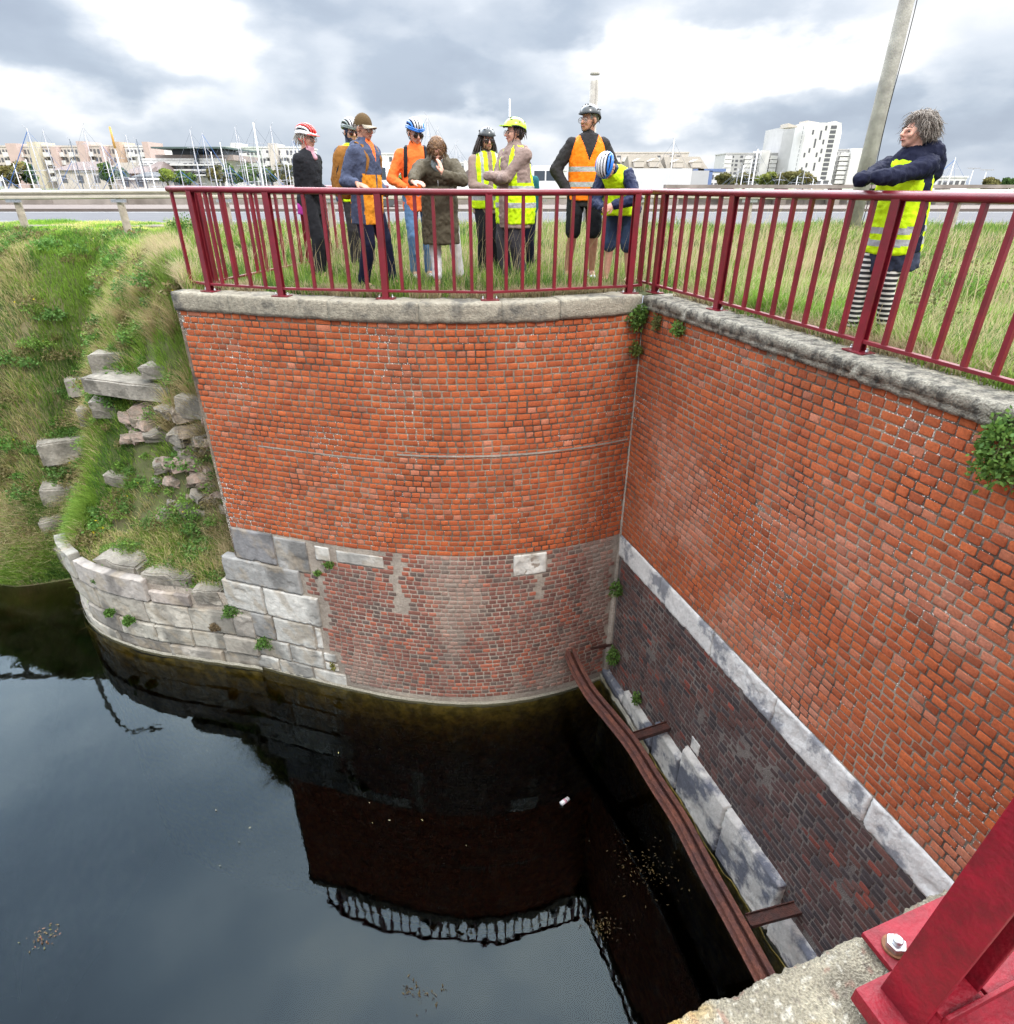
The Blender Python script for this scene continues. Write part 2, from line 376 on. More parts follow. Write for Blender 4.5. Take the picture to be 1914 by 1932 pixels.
def brickwork(name, fn, s0, s1, z0, z1, parent, colfn, seed, holes=None, d0=.012, L0=.111, hc=.0775, joint=.0145, jit=.004):
    rs = np.random.RandomState(seed); n = int(round((z1-z0)/hc)); hc = (z1-z0)/n
    S = []; 
    for r in range(n):
        s = s0-(L0/2 if r % 2 else 0)-rs.uniform(0, .02)
        while s < s1:
            l = L0*rs.uniform(.9, 1.12)
            if rs.rand() < .045: l *= 1.75
            a = max(s, s0); b = min(s+l, s1)
            if b-a > .035: S.append((a, b, z0+r*hc, z0+(r+1)*hc, r))
            s += l
    S = np.array(S)
    if holes is not None: S = S[~holes((S[:, 0]+S[:, 1])/2, (S[:, 2]+S[:, 3])/2)]
    m = len(S); j = joint/2*rs.uniform(.7, 1.5, (m, 4))
    a = S[:, 0]+j[:, 0]; b = S[:, 1]-j[:, 1]; zb = S[:, 2]+j[:, 2]; zt = S[:, 3]-j[:, 3]
    # slow waviness of the courses
    wv = (fbm((a+b)/2*.8, S[:, 2]*.6, seed)-.5)*.03; zb = zb+wv; zt = zt+wv
    d = d0*.62*rs.uniform(.5, 1.3, m)
    c = np.minimum((b-a), (zt-zb))*.28; pr = rs.uniform(.3, 1.3, (m, 4))*c[:, None]*.42
    def ring(ins, dep):
        a_, b_, zb_, zt_ = a+ins, b-ins, zb+ins, zt-ins
        P = [(a_+pr[:, 0], zb_), (b_-pr[:, 1], zb_), (b_, zb_+pr[:, 1]*.8), (b_, zt_-pr[:, 2]*.8), (b_-pr[:, 2], zt_), (a_+pr[:, 3], zt_), (a_, zt_-pr[:, 3]*.8), (a_, zb_+pr[:, 0]*.8)]
        o = np.zeros((m, 8, 3))
        for i, (ss, zz) in enumerate(P):
            ss = ss+rs.uniform(-jit, jit, m)*.5; zz = zz+rs.uniform(-jit, jit, m)*.5
            x, y, nx, ny = fn(ss); dd = dep+rs.uniform(-.001, .001, m)
            o[:, i, 0] = x+nx*dd; o[:, i, 1] = y+ny*dd; o[:, i, 2] = zz
        return o
    V = np.concatenate([ring(0, -.012+0*d), ring(.0005, d*.7), ring(.0045, d)], axis=1)      # m,24,3
    base = (np.arange(m)*24)[:, None]
    q = []
    for k in (0, 8):
        for i in range(8):
            q.append(base+np.array([[k+i, k+(i+1) % 8, k+8+(i+1) % 8, k+8+i]]))
    Fq = np.concatenate(q); Fo = base+np.arange(16, 24)[None]
    col = colfn((a+b)/2, (zb+zt)/2, rs, m); col = np.repeat(col[:, None, :], 24, 1).reshape(-1, 3)
    me = np_mesh(name, V.reshape(-1, 3), Fq, Fo, col)
    return put(name, me, M['brick'], parent)
def skin_sheet(name, fn, s0, s1, z0, z1, mt, parent, dep=0., n=80, nz_=40, rough=.006, seed=1, back=.5, holes=None):
    s = np.linspace(s0, s1, n); z = np.linspace(z0, z1, nz_); SS, ZZ = np.meshgrid(s, z)
    x, y, nx, ny = fn(SS.ravel()); d = dep+(fbm(SS.ravel()*6, ZZ.ravel()*6, seed)-.5)*rough*2
    V = np.stack([x+nx*d, y+ny*d, ZZ.ravel()], 1)
    i = np.arange(n*nz_).reshape(nz_, n)
    Fq = np.stack([i[:-1, :-1], i[:-1, 1:], i[1:, 1:], i[1:, :-1]], -1).reshape(-1, 4)
    return put(name, np_mesh(name, V, Fq), mt, parent)
def mixc(a, b, t): return np.asarray(a)[None]*(1-t[:, None])+np.asarray(b)[None]*t[:, None]
def col_up(s, z, rs, m, seed=3):
    c = mixc((.45, .108, .030), (.36, .080, .026), rs.rand(m))
    pale = (rs.rand(m) < .04+.22*sm(.5, .66, fbm(s*.8, z*.9, seed))*(z < -1.2)).astype(float)*rs.uniform(.3, .8, m); c = c*(1-pale[:, None])+np.array([.47, .185, .11])*pale[:, None]
    dk_ = (rs.rand(m) < .05+.3*sm(.52, .72, fbm(s*1.1+9, z*.8, seed+5))); c = np.where(dk_[:, None], c*rs.uniform(.66, .92, (m, 1)), c)
    gr = sm(.62, .8, fbm(s*1.4+4, z*1.1, seed+9))*.25; c = c*(1-gr[:, None])+np.array([.24, .12, .08])*gr[:, None]
    return c*rs.uniform(.85, 1.12, (m, 1))
def col_rw(s, z, rs, m):
    c = col_up(s, z, rs, m, 33)*.95
    k = sm(.42, .62, fbm(s*.7+2, z*.9, 57))*sm(-.9, -1.7, z)*sm(.1, .9, s)*rs.uniform(.2, 1, m)*.72; c = c*(1-k[:, None])+np.array([.50, .25, .175])*k[:, None]
    return c
def col_lo(s, z, rs, m):
    t = rs.rand(m)**1.2; c = mixc((.15, .045, .035), (.27, .085, .055), t)
    o = rs.rand(m) < .10+.25*sm(.5, .7, fbm(s*.9, z*.9, 21)); c[o] = np.array([.36, .085, .04])
    g = rs.rand(m) < .16; c[g] = np.array([.11, .07, .06])
    w = .14+sm(.5, .72, fbm(s*1.6+3, z*.5, 31))*.5; c = c*(1-w[:, None])+np.array([.36, .30, .25])*w[:, None]
    return c*rs.uniform(.8, 1.15, (m, 1))
def col_dk(s, z, rs, m):
    t = rs.rand(m)**1.3; c = mixc((.070, .038, .034), (.135, .060, .048), t)
    g = rs.rand(m) < .25; c[g] = np.array([.045, .034, .036])
    r_ = rs.rand(m) < .04; c[r_] = np.array([.20, .05, .035])
    w = sm(.5, .7, fbm(s*.9+3, z*1.2, 41))*.35; c = c*(1-w[:, None])+np.array([.05, .04, .045])*w[:, None]
    return c*rs.uniform(.75, 1.2, (m, 1))

ZB = -3.22
bast = thing('brick_wall', 'curved orange brick wall with darker brick and stone foot, below the red railing', 'wall', (-1, 7.6, WATER))
S0 = sx(-3.93); S1 = sx(XC)
# mortar bodies
skin_sheet('mortar', A, S0, S1, ZB, -.18, M['mortar_up'], bast, 0, 160, 90)
skin_sheet('mortar', A, S0-.0, S1, -12.0, ZB+.002, M['mortar_lo'], bast, -.001, 160, 120, rough=.003)
# left end of the upper wall, going back into the bank
mb = MB(); x0, y0 = float(A(S0)[0]), float(A(S0)[1]); mb.box(x0-.05, x0+.6, y0+.03, y0+2.2, -4.3, -.18); mb.build('end_wall', M['mortar_up'], bast)
brickwork('brickwork', A, S0, S1-.01, ZB, -.20, bast, col_up, 5)
qlim = [(-3.75, -3.22, -2.63), (-4.18, -3.75, -2.88), (-4.72, -4.18, -2.66), (-5.2, -4.72, -2.70), (-5.58, -5.2, -2.52), (-5.9, -5.58, -2.40)]
def hole_lo(s, z):
    h = np.zeros(len(s), bool)
    for a_, b_, xr in qlim: h |= (z > a_-.02) & (z < b_+.02) & (s < sx(xr)+.04)
    h |= (z > -3.50) & (s < sx(-1.60)) ; h |= (z > -3.58) & (s > sx(.12)) & (s < sx(.60)); h |= (z < -5.72) & (s < sx(-2.0))
    # plaster-like worn streaks where bricks are buried in mortar
    h |= (z > -4.2) & (np.abs(s-sx(-1.45)-.03*np.sin(z*9)) < .08)
    h |= (z > -4.0) & (np.abs(s-sx(.52)) < .05)
    h |= (np.abs(s-sx(-2.60)) < .045) & (z > -4.7)
    h |= (s > S1-.10)
    h |= (z < -5.75)
    return h
brickwork('lower_brickwork', A, sx(-2.95), S1-.01, WATER-.02, ZB, bast, col_lo, 6, holes=hole_lo, d0=.011, hc=.0725, L0=.108, joint=.016)
# stone blocks following the wall
def blocks(fn, lst, parent, colf=None, name='stone_block', seed=2, gap=.007, mt=None):
    rs = np.random.RandomState(seed)
    for (a_, b_, z0, z1, dep, c) in lst:
        n = max(6, int((b_-a_)/.022)); m_ = max(6, int((z1-z0)/.022))
        s = np.linspace(a_+gap, b_-gap, n); z = np.linspace(z0+gap, z1-gap, m_); SS, ZZ = np.meshgrid(s, z)
        u = np.abs((SS-a_)/(b_-a_)*2-1); v = np.abs((ZZ-z0)/(z1-z0)*2-1)
        edge = np.clip(np.minimum((1-u)*(b_-a_)/2, (1-v)*(z1-z0)/2)/.03, 0, 1)
        edge = np.clip(edge*1.4+(fbm(SS*14, ZZ*14, rs.randint(99))-.5)*.5, 0, 1); d = dep*np.where(edge < .35, .1+.9*edge/.35, 1)+(fbm(SS*9, ZZ*9, rs.randint(99))-.5)*.022*edge+(fbm(SS*30, ZZ*30, rs.randint(99))-.5)*.008
        chip = (fbm(SS*5, ZZ*5, rs.randint(99)) > .66); d = np.where(chip, d-.012, d)
        x, y, nx, ny = fn(SS.ravel()+ (rs.rand(SS.size)-.5)*.004); d = d.ravel()
        P = np.stack([x+nx*d, y+ny*d, ZZ.ravel()], 1)
        B = np.stack([x-nx*.10, y-ny*.10, ZZ.ravel()], 1)
        i = np.arange(n*m_).reshape(m_, n); Fq = [np.stack([i[:-1, :-1], i[:-1, 1:], i[1:, 1:], i[1:, :-1]], -1).reshape(-1, 4)]
        K = n*m_
        per = list(i[0, :])+list(i[1:, -1])+list(i[-1, -2::-1])+list(i[-2:0:-1, 0]); 
        q = [(per[(k+1) % len(per)], per[k], per[k]+K, per[(k+1) % len(per)]+K) for k in range(len(per))]
        Fq.append(np.array(q))
        f1 = fbm(SS.ravel()*2.2, ZZ.ravel()*1.1, rs.randint(99)); f2 = fbm(SS.ravel()*9, ZZ.ravel()*2.5, rs.randint(99))
        f3 = fbm(SS.ravel()*5+ZZ.ravel()*3, ZZ.ravel()*4, rs.randint(99)); cc = np.array(c)[None]*(1-.5*sm(.48, .68, f1))[:, None]*(1+.45*(f2-.5))[:, None]; w_ = sm(.55, .68, f3)[:, None]*.5; cc = cc*(1-w_)+np.array([.30, .25, .18])*w_
        col = np.concatenate([cc, cc*.6])
        put(name, np_mesh(name, np.concatenate([P, B]), np.concatenate(Fq), None, col), mt or M['ashlar'], parent)
G1, G2, G3, G4 = (.20, .20, .205), (.29, .29, .28), (.42, .415, .385), (.52, .515, .48)
X = lambda a, b, *r: (sx(a), sx(b), *r)
lst = [X(-3.93, -3.26, -3.74, -3.22, .03, G1), X(-3.25, -2.74, -3.78, -3.25, .02, G2),
       X(-2.62, -2.40, -3.52, -3.28, .012, G4), X(-2.30, -1.62, -3.50, -3.30, .012, G4), X(.13, .59, -3.58, -3.24, .012, G4),
       X(-4.20, -2.92, -4.17, -3.75, .05, G2), X(-4.30, -3.62, -4.70, -4.19, .05, G3), X(-3.60, -2.70, -4.71, -4.19, .04, G4),
       X(-4.35, -3.55, -5.19, -4.72, .04, G2), X(-3.53, -2.86, -5.19, -4.73, .03, G3), X(-2.84, -2.74, -5.15, -4.76, .02, G4),
       X(-4.2, -3.35, -5.57, -5.21, .03, G3), X(-3.33, -2.78, -5.56, -5.22, .03, G3), X(-2.76, -2.56, -5.38, -5.22, .02, G4), X(-2.76, -2.54, -5.56, -5.41, .02, G4),
       X(-4.3, -3.60, -5.84, -5.59, .03, G4), X(-3.58, -3.0, -5.84, -5.58, .03, G3), X(-2.98, -2.44, -5.84, -5.59, .02, G3)]
blocks(A, lst, bast)
# white crust just above the water
skin_sheet('mortar_seam', A, sx(-1.3), S1-.05, -1.800, -1.775, M['mortar_lo'], bast, .012, 120, 3, rough=.004)
skin_sheet('mortar_seam', A, sx(-3.2), sx(-1.5), -1.885, -1.868, M['mortar_lo'], bast, .010, 90, 3, rough=.004)
skin_sheet('lime_crust', A, sx(-4.4), S1-.03, WATER-.05, WATER+.055, M['crust'], bast, .026, 200, 5, rough=.012)
skin_sheet('footing', A, sx(-4.6), S1, -12.0, WATER-.03, M['algae'], bast, .05, 120, 30, rough=.05)

# right wall
rw = thing('brick_wall', 'straight orange brick wall with white stone band and dark foot, right of the corner', 'wall', (3, 4, WATER))
skin_sheet('mortar', RW, 0, RLEN, -3.24, -.12, M['mortar_up'], rw, 0, 160, 80)
skin_sheet('mortar', RW, 0, RLEN, -12.0, -3.5, M['mortar_dk'], rw, 0, 160, 80, rough=.01)
brickwork('brickwork', RW, .01, RLEN, -3.22, -.14, rw, col_rw, 8, d0=.010, L0=.112, hc=.076, joint=.013)
brickwork('lower_brickwork', RW, .10, RLEN, -5.80, -3.57, rw, col_dk, 9, d0=.008, L0=.132, hc=.071, joint=.016)
lst = []; s = .0; rs_ = np.random.RandomState(4)
while s < RLEN:
    l = rs_.uniform(.75, 1.15); c = G4 if rs_.rand() < .6 else (.50, .51, .52)
    lst.append((s, min(s+l, RLEN), -3.565, -3.225, .020, c)); s += l
blocks(RW, lst, rw, name='band_stone', gap=.004, mt=M['band'])
lst = []; tops = [(0, .7, -5.66), (.7, 1.55, -5.52), (1.55, 2.2, -5.30), (2.2, 3.1, -5.06), (3.1, 4.02, -5.08), (4.02, 4.7, -5.38), (4.7, 5.6, -5.35), (5.6, 7.2, -5.3)]
for a_, b_, zt in tops: lst.append((a_, b_, -6.0, zt, .09, G4))
lst.append((2.25, 2.42, -5.04, -4.84, .012, G3))
blocks(RW, lst, rw, name='plinth_stone', gap=.004, mt=M['plinth'])
skin_sheet('footing', RW, 0, RLEN, -12.0, WATER+.02, M['algae'], rw, .12, 80, 30, rough=.05)
skin_sheet('lime_crust', RW, .0, 1.6, WATER-.05, WATER+.10, M['plinth_low'], rw, .13, 60, 8, rough=.03)
# corner mortar fillet
mb = MB(); mb.tube([(XC-.01, YC-.01, -12), (XC-.01, YC-.02, -5), (XC-.005, YC-.015, -3.5), (XC, YC-.0, -.2)], [.075, .06, .022, .008], 8); mb.build('corner_mortar', M['mortar_lo'], rw)
# graffiti-like metal cramps on dark wall
for s_, z_ in ((1.35, -3.95), (1.9, -4.3), (2.6, -4.1)):
    mb = MB(); x, y, nx, ny = [float(v) for v in RW(s_)]; mb.bar((x+nx*.02, y+ny*.02, z_), (x+nx*.02+RD[0]*.25, y+ny*.02+RD[1]*.25, z_+.02), .012, .012); mb.build('iron_cramp', M['rust_dark'], rw)

# ------------------------------------------------------------------ copings
def coping(name, pts, w, t, parent, mt, seed, joints=(), top=0., over=.04, noise=.02):
    """thick weathered slab following a front line; pts = front-edge polyline (x,y,nx,ny)"""
    P = np.array(pts); n = len(P)
    prof = [(-w, top-t), (-w, top-.01), (-w*.75, top), (-w*.5, top+.004), (-w*.25, top), (-.03, top-.002), (-.006, top-.008), (0, top-.03), (.0, top-.09), (-.004, top-t*.6), (-.004, top-t*.8), (-.015, top-t), (-w*.4, top-t)]
    V = []
    for i in range(n):
        for j, (o, z) in enumerate(prof):
            u_ = (P[i, 0]-P[i, 1])*9; k = fbm(u_, j*.35, 5)-.5+.6*(fbm(u_*3.3, j*.9, 6)-.5); o2 = o+over+k*noise*1.3; z2 = z+(fbm(u_*.9+50, j*.35, 8)-.5)*noise*(1. if j not in (0, 12) else .2)
            V.append((P[i, 0]+P[i, 2]*o2, P[i, 1]+P[i, 3]*o2, z2))
    V = np.array(V, float); m = len(prof); i = np.arange(n*m).reshape(n, m)
    j2 = np.roll(i, -1, axis=1)
    Fq = np.stack([i[:-1], i[1:], j2[1:], j2[:-1]], -1).reshape(-1, 4)
    Fe = [tuple(i[0]), tuple(i[-1][::-1])]
    me = np_mesh(name, V, Fq[:, ::-1], np.array(Fe)[:, ::-1]); return put(name, me, mt, parent)
def arc_pts(a_, b_, step=.035): 
    s = np.arange(sx(a_), sx(b_), step); s = np.append(s, sx(b_)); x, y, nx, ny = A(s); return np.stack([x, y, nx, ny], 1)
cuts = [-3.97, -3.20, -1.95, -.92, -.02, .62, 1.60]
for i in range(6): coping('coping_slab', arc_pts(cuts[i]+.0015, cuts[i+1]-.0015), .42, .215, bast, M['coping'], 60+i, top=(.0, .002, -.001, .002, 0, .010)[i])
def rw_pts(a_, b_, step=.035):
    s = np.arange(a_, b_, step); s = np.append(s, b_); x, y, nx, ny = RW(s); return np.stack([x, y, nx, ny], 1)
rc = [.03, .33, 1.55, 3.1, 4.6, 6.05]
for i in range(5): coping('coping_slab', rw_pts(rc[i]+.0015, rc[i+1]-.0015), .46, .15, rw, M['coping_r'], 80+i, top=(.0, .002, -.002, 0, .002)[i], over=.05, noise=.022)

# quay remnant at the left: low ashlar wall standing in the water
QP = np.array([(-8.15, 10.1), (-7.75, 9.35), (-7.45, 8.95), (-6.95, 8.58), (-6.2, 8.28), (-5.35, 8.03), (-4.6, 7.88), (-3.9, 7.74)])
qs = np.concatenate([[0], np.cumsum(np.hypot(np.diff(QP[:, 0]), np.diff(QP[:, 1])))])
QX = np.polyfit(qs, QP[:, 0], 4); QY = np.polyfit(qs, QP[:, 1], 4); QL = qs[-1]
def Q(s):
    s = np.asarray(s, float); x = np.polyval(QX, s); y = np.polyval(QY, s); dx = np.polyval(np.polyder(QX), s); dy = np.polyval(np.polyder(QY), s); l = np.hypot(dx, dy)
    return x, y, dy/l, -dx/l
quay = thing('quay_wall', 'low broken quay wall of pale stone blocks left of the curved brick wall', 'wall', (-6, 8.4, WATER))
skin_sheet('core', Q, 0, QL, -12., -4.45, M['mortar_lo'], quay, -.03, 60, 40, rough=.03)
lst = []
rs_ = np.random.RandomState(12)
tone = [(.28, .26, .23), (.38, .36, .31), (.42, .39, .34), (.34, .315, .27), (.46, .43, .37)]
for (z0, z1, s_, e_) in [(-6.0, -5.62, 0, QL), (-5.60, -5.26, 0, QL-.0), (-5.24, -4.80, .1, QL-.0)]:
    s = s_
    while s < e_-.2:
        l = rs_.uniform(.55, 1.15); b_ = min(s+l, e_)
        if e_-b_ < .25: b_ = e_
        lst.append((s, b_, z0, z1, rs_.uniform(.0, .05), tone[rs_.randint(5)])); s = b_
lst += [(.75, 1.70, -4.78, -4.28, .07, (.34, .33, .29)), (1.75, 3.35, -4.78, -4.36, .05, (.38, .35, .32)), (3.37, 4.1, -4.78, -4.55, .03, (.42, .37, .33))]
blocks(Q, lst, quay, seed=14, gap=.012)
skin_sheet('lime_crust', Q, 0.05, QL, WATER-.05, WATER+.06, M['crust'], quay, .055, 200, 5, rough=.02)
skin_sheet('footing', Q, 0, QL, -12.0, WATER-.03, M['algae'], quay, .09, 80, 20, rough=.06)

# ------------------------------------------------------------------ terrain
PLX = lambda x: np.interp(x, QP[:, 0], QP[:, 1])
def shore(x):
    x = np.asarray(x, float)
    return np.where(x < -8.15, 10.1+(-8.15-x)*.15+.25*np.sin(x*2.1), np.where(x < -3.9, np.interp(x, QP[:, 0], QP[:, 1]), np.interp(x, ax, ay)))
def ground(x, y):
    """height of the land surface"""
    x = np.asarray(x, float); y = np.asarray(y, float)
    plat = .16*sm(7.5, 15, y)-.03+.05*(fbm(x*.5, y*.5, 5)-.5)
    t = y-shore(x)
    # far-left natural bank
    b1 = np.interp(t, [-4.5, -1.5, -.1, .3, 1.0, 1.95, 2.7, 3.4, 4.2], [-12.5, -8, -5.95, -5.35, -4.5, -2.4, -.95, -.12, .12])
    # behind the quay remnant: terrace, then slope
    b2 = np.interp(t, [-.5, .07, .16, .40, .9, 1.3, 1.9, 2.4, 3.2, 4.1, 5.1], [-12.5, -12.5, -4.55, -4.38, -4.1, -3.5, -2.35, -1.6, -.65, -.12, .12])
    k = sm(-9.1, -7.5, x); k2 = sm(-8.4, -8.0, x); b2 = np.where(t < .25, np.maximum(b1, -6.4), b2)*(1-k2)+b2*k2; bank = b1*(1-k)+b2*k
    bank = bank+.35*(fbm(x*.9, y*.9, 8)-.5)*sm(.2, .9, t)*(1-sm(3.2, 5.6, t))
    u_ = x+3.93*y/7.8; kk = sm(-1.1, .0, u_)*sm(.9, 2.6, t)*(x > -9); bank = bank*(1-kk)+(plat-.05)*kk
    bank = np.minimum(bank, plat+.0)
    w = sm(0, .35, x+3.9*y/7.78-.10)*sm(-4.5, -3.9, x+0*y)        # hidden jump behind the brick wall's end
    w = np.where(x+3.93*y/7.8 > .10, 1., 0.)
    return bank*(1-w)+plat*w
def terrain_mesh():
    xs = np.concatenate([np.arange(-40, -13, 1.), np.arange(-13, -3, .08), np.arange(-3, 14, .4), np.arange(14, 61, 2.)])
    T = np.concatenate([np.arange(-4.5, -1.5, .5), np.arange(-1.5, 6, .08), np.arange(6, 9.5, .35)])
    n = len(xs); m = len(T); V = np.zeros((m, n, 3))
    for j, t in enumerate(T):
        yy = shore(xs)+t
        # right of the corner the edge runs along the right wall
        V[j, :, 0] = xs; V[j, :, 1] = yy
    V[:, :, 2] = ground(V[:, :, 0], V[:, :, 1])
    i = np.arange(n*m).reshape(m, n); Fq = np.stack([i[:-1, :-1], i[:-1, 1:], i[1:, 1:], i[1:, :-1]], -1).reshape(-1, 4)
    tt_ = (V[:, :, 1]-shore(V[:, :, 0])).ravel(); xx_ = V[:, :, 0].ravel(); yy_ = V[:, :, 1].ravel()
    keep = (xx_[Fq].max(1) <= -3.5) & ~((xx_[Fq].max(1) > -4.35) & (tt_[Fq].min(1) < .16)) & ~((xx_[Fq]+3.93*yy_[Fq]/7.8).max(1) > .10) | (yy_[Fq].min(1) > 13)
    return V.reshape(-1, 3), Fq[keep]
V, Fq = terrain_mesh()
tag(put('bank', np_mesh('bank', V, Fq, smooth=True), M['soil']), kind='structure')
# meadow sheet behind both walls up to the verge (level top, real edges along the walls)
mv = []; xs_top = []
front = [(-3.9, 7.95)]+[(float(A(s)[0])-float(A(s)[2])*.36, float(A(s)[1])-float(A(s)[3])*.36) for s in np.linspace(sx(-3.6), S1-.1, 24)]
rb = [(float(RW(s)[0]-RW(s)[2]*.36), float(RW(s)[1]-RW(s)[3]*.36)) for s in np.linspace(.45, 6.0, 24)]
bm = bmesh.new()
def strip(front_pts, back_fn, n=26, parent=None):
    V = []; m = len(front_pts)
    for (x, y) in front_pts:
        bx, by = back_fn(x, y)
        for k in range(n+1):
            u = (k/n)**1.6; X_ = x+(bx-x)*u; Y_ = y+(by-y)*u
            V.append((X_, Y_, 0))
    V = np.array(V, float); V[:, 2] = ground(np.maximum(V[:, 0], -3.0), V[:, 1])
    i = np.arange(m*(n+1)).reshape(m, n+1); Fq = np.stack([i[:-1, :-1], i[1:, :-1], i[1:, 1:], i[:-1, 1:]], -1).reshape(-1, 4)
    return V, Fq
fr = [(-8.7, 17.4)]+front
V1, F1 = strip(front, lambda x, y: (x*1.0+(-4.4-x)*0+(x+3.9)*.0+x*(17.4/7.5-1) if x < 0 else x*2.4, 17.4))
tag(put('meadow', np_mesh('meadow', V1, F1, smooth=True), M['soil']), kind='structure')
def rback(x, y):
    k = max(0, (x-rb[0][0])/(rb[-1][0]-rb[0][0])); return (front[-1][0]*2.4+k*60, 17.4)
V2, F2 = strip([front[-1]]+rb, rback)
tag(put('meadow', np_mesh('meadow', V2, F2, smooth=True), M['soil']), kind='structure')
# verge, road, pavement
def slab(name, x0, x1, y0, y1, z0, z1, mt, kind='structure'):
    mb = MB(); mb.box(x0, x1, y0, y1, z0, z1); return tag(mb.build(name, mt), kind=kind)
mb = MB(); mb.box(-90, 110, 17.2, 18.1, -.4, .21); tag(mb.build('pavement', M['pave']), kind='structure')
mb = MB(); mb.box(-90, 110, 18.1, 27.6, -.4, .195); tag(mb.build('road', M['asphalt']), kind='structure')
mb = MB(); mb.box(-90, 110, 27.6, 34.0, -.4, .30); tag(mb.build('pavement', M['pave']), kind='structure')
mb = MB(); mb.box(-90, 110, 26.8, 26.95, .199, .203); k_ = -60
mb.build('road_marking', M['white_paint'])['kind'] = 'structure'
mb = MB()
while k_ < 90: mb.box(k_, k_+5.0, 19.9, 20.0, .199, .203); k_ += 8.6
mb.build('road_marking', M['white_paint'])['kind'] = 'structure'
mb = MB(); mb.box(-90, 110, 8, 17.3, -3, -2.9); 
# low wall beyond the road
lw = thing('low_wall', 'long low concrete wall on the far side of the road', 'wall', (0, 34.3, .3))
mb = MB()
for i in range(-24, 30): mb.box(i*3.7+.01, i*3.7+3.69, 34.0, 34.45, -1, .70+.012*((i*7) % 3))
mb.build('wall_panel', M['lowwall'], lw)
# marina water and far land
M['marina'] = mat('marina_water', (.05, .07, .08), .1, .1, .2)
slab('marina_water', -160, 200, 34.45, 128, -2.2, -2.0, M['marina'])
slab('far_quay', -300, 330, 128, 3500, -2.4, .45, M['far_ground'])
slab('land', -1500, -90, 17.4, 3500, -2.4, -.1, M['far_ground']); slab('land', 110, 1500, 17.4, 3500, -2.4, -.1, M['far_ground'])
slab('canal_bed', -60, 8, -14, 18, -12.4, -12.2, M['algae'])
mb = MB(); mb.box(-90, -3.8, 15.6, 17.25, -3, -.30); tag(mb.build('bank_subsoil', M['soil']), kind='structure')
mb = MB(); mb.box(5, 110, 1.2, 17.2, -3, -.25); tag(mb.build('meadow_subsoil', M['soil']), kind='structure')

# ------------------------------------------------------------------ canal water
wm_ = bpy.data.materials.new('canal_water'); wm_.use_nodes = True; t = wm_.node_tree; t.nodes.clear(); n = t.nodes.new; k = t.links.new
o_ = n('ShaderNodeOutputMaterial'); fr_ = n('ShaderNodeFresnel'); fr_.inputs[0].default_value = 1.33
tr = n('ShaderNodeBsdfTransparent'); tr.inputs[0].default_value = (.60, .60, .52, 1); gl = n('ShaderNodeBsdfGlossy'); gl.inputs['Roughness'].default_value = .02
gl.inputs[0].default_value = (.68, .83, .89, 1)
ms = n('ShaderNodeMixShader'); k(fr_.outputs[0], ms.inputs[0]); k(tr.outputs[0], ms.inputs[1]); k(gl.outputs[0], ms.inputs[2]); k(ms.outputs[0], o_.inputs[0])
tcn = n('ShaderNodeTexCoord'); no = n('ShaderNodeTexNoise'); no.inputs['Scale'].default_value = 2.6; no.inputs['Detail'].default_value = 3; k(tcn.outputs['Object'], no.inputs['Vector'])
bp = n('ShaderNodeBump'); bp.inputs['Strength'].default_value = .03; bp.inputs['Distance'].default_value = .05; k(no.outputs['Fac'], bp.inputs['Height']); k(bp.outputs[0], gl.inputs['Normal'])
va = n('ShaderNodeVolumeAbsorption'); va.inputs[0].default_value = (.42, .34, .12, 1); va.inputs[1].default_value = 2.4; k(va.outputs[0], o_.inputs['Volume'])
mb = MB(); mb.box(-60, 7.9, -13.9, 17.9, -12.15, WATER); tag(mb.build('canal_water', wm_), kind='structure')
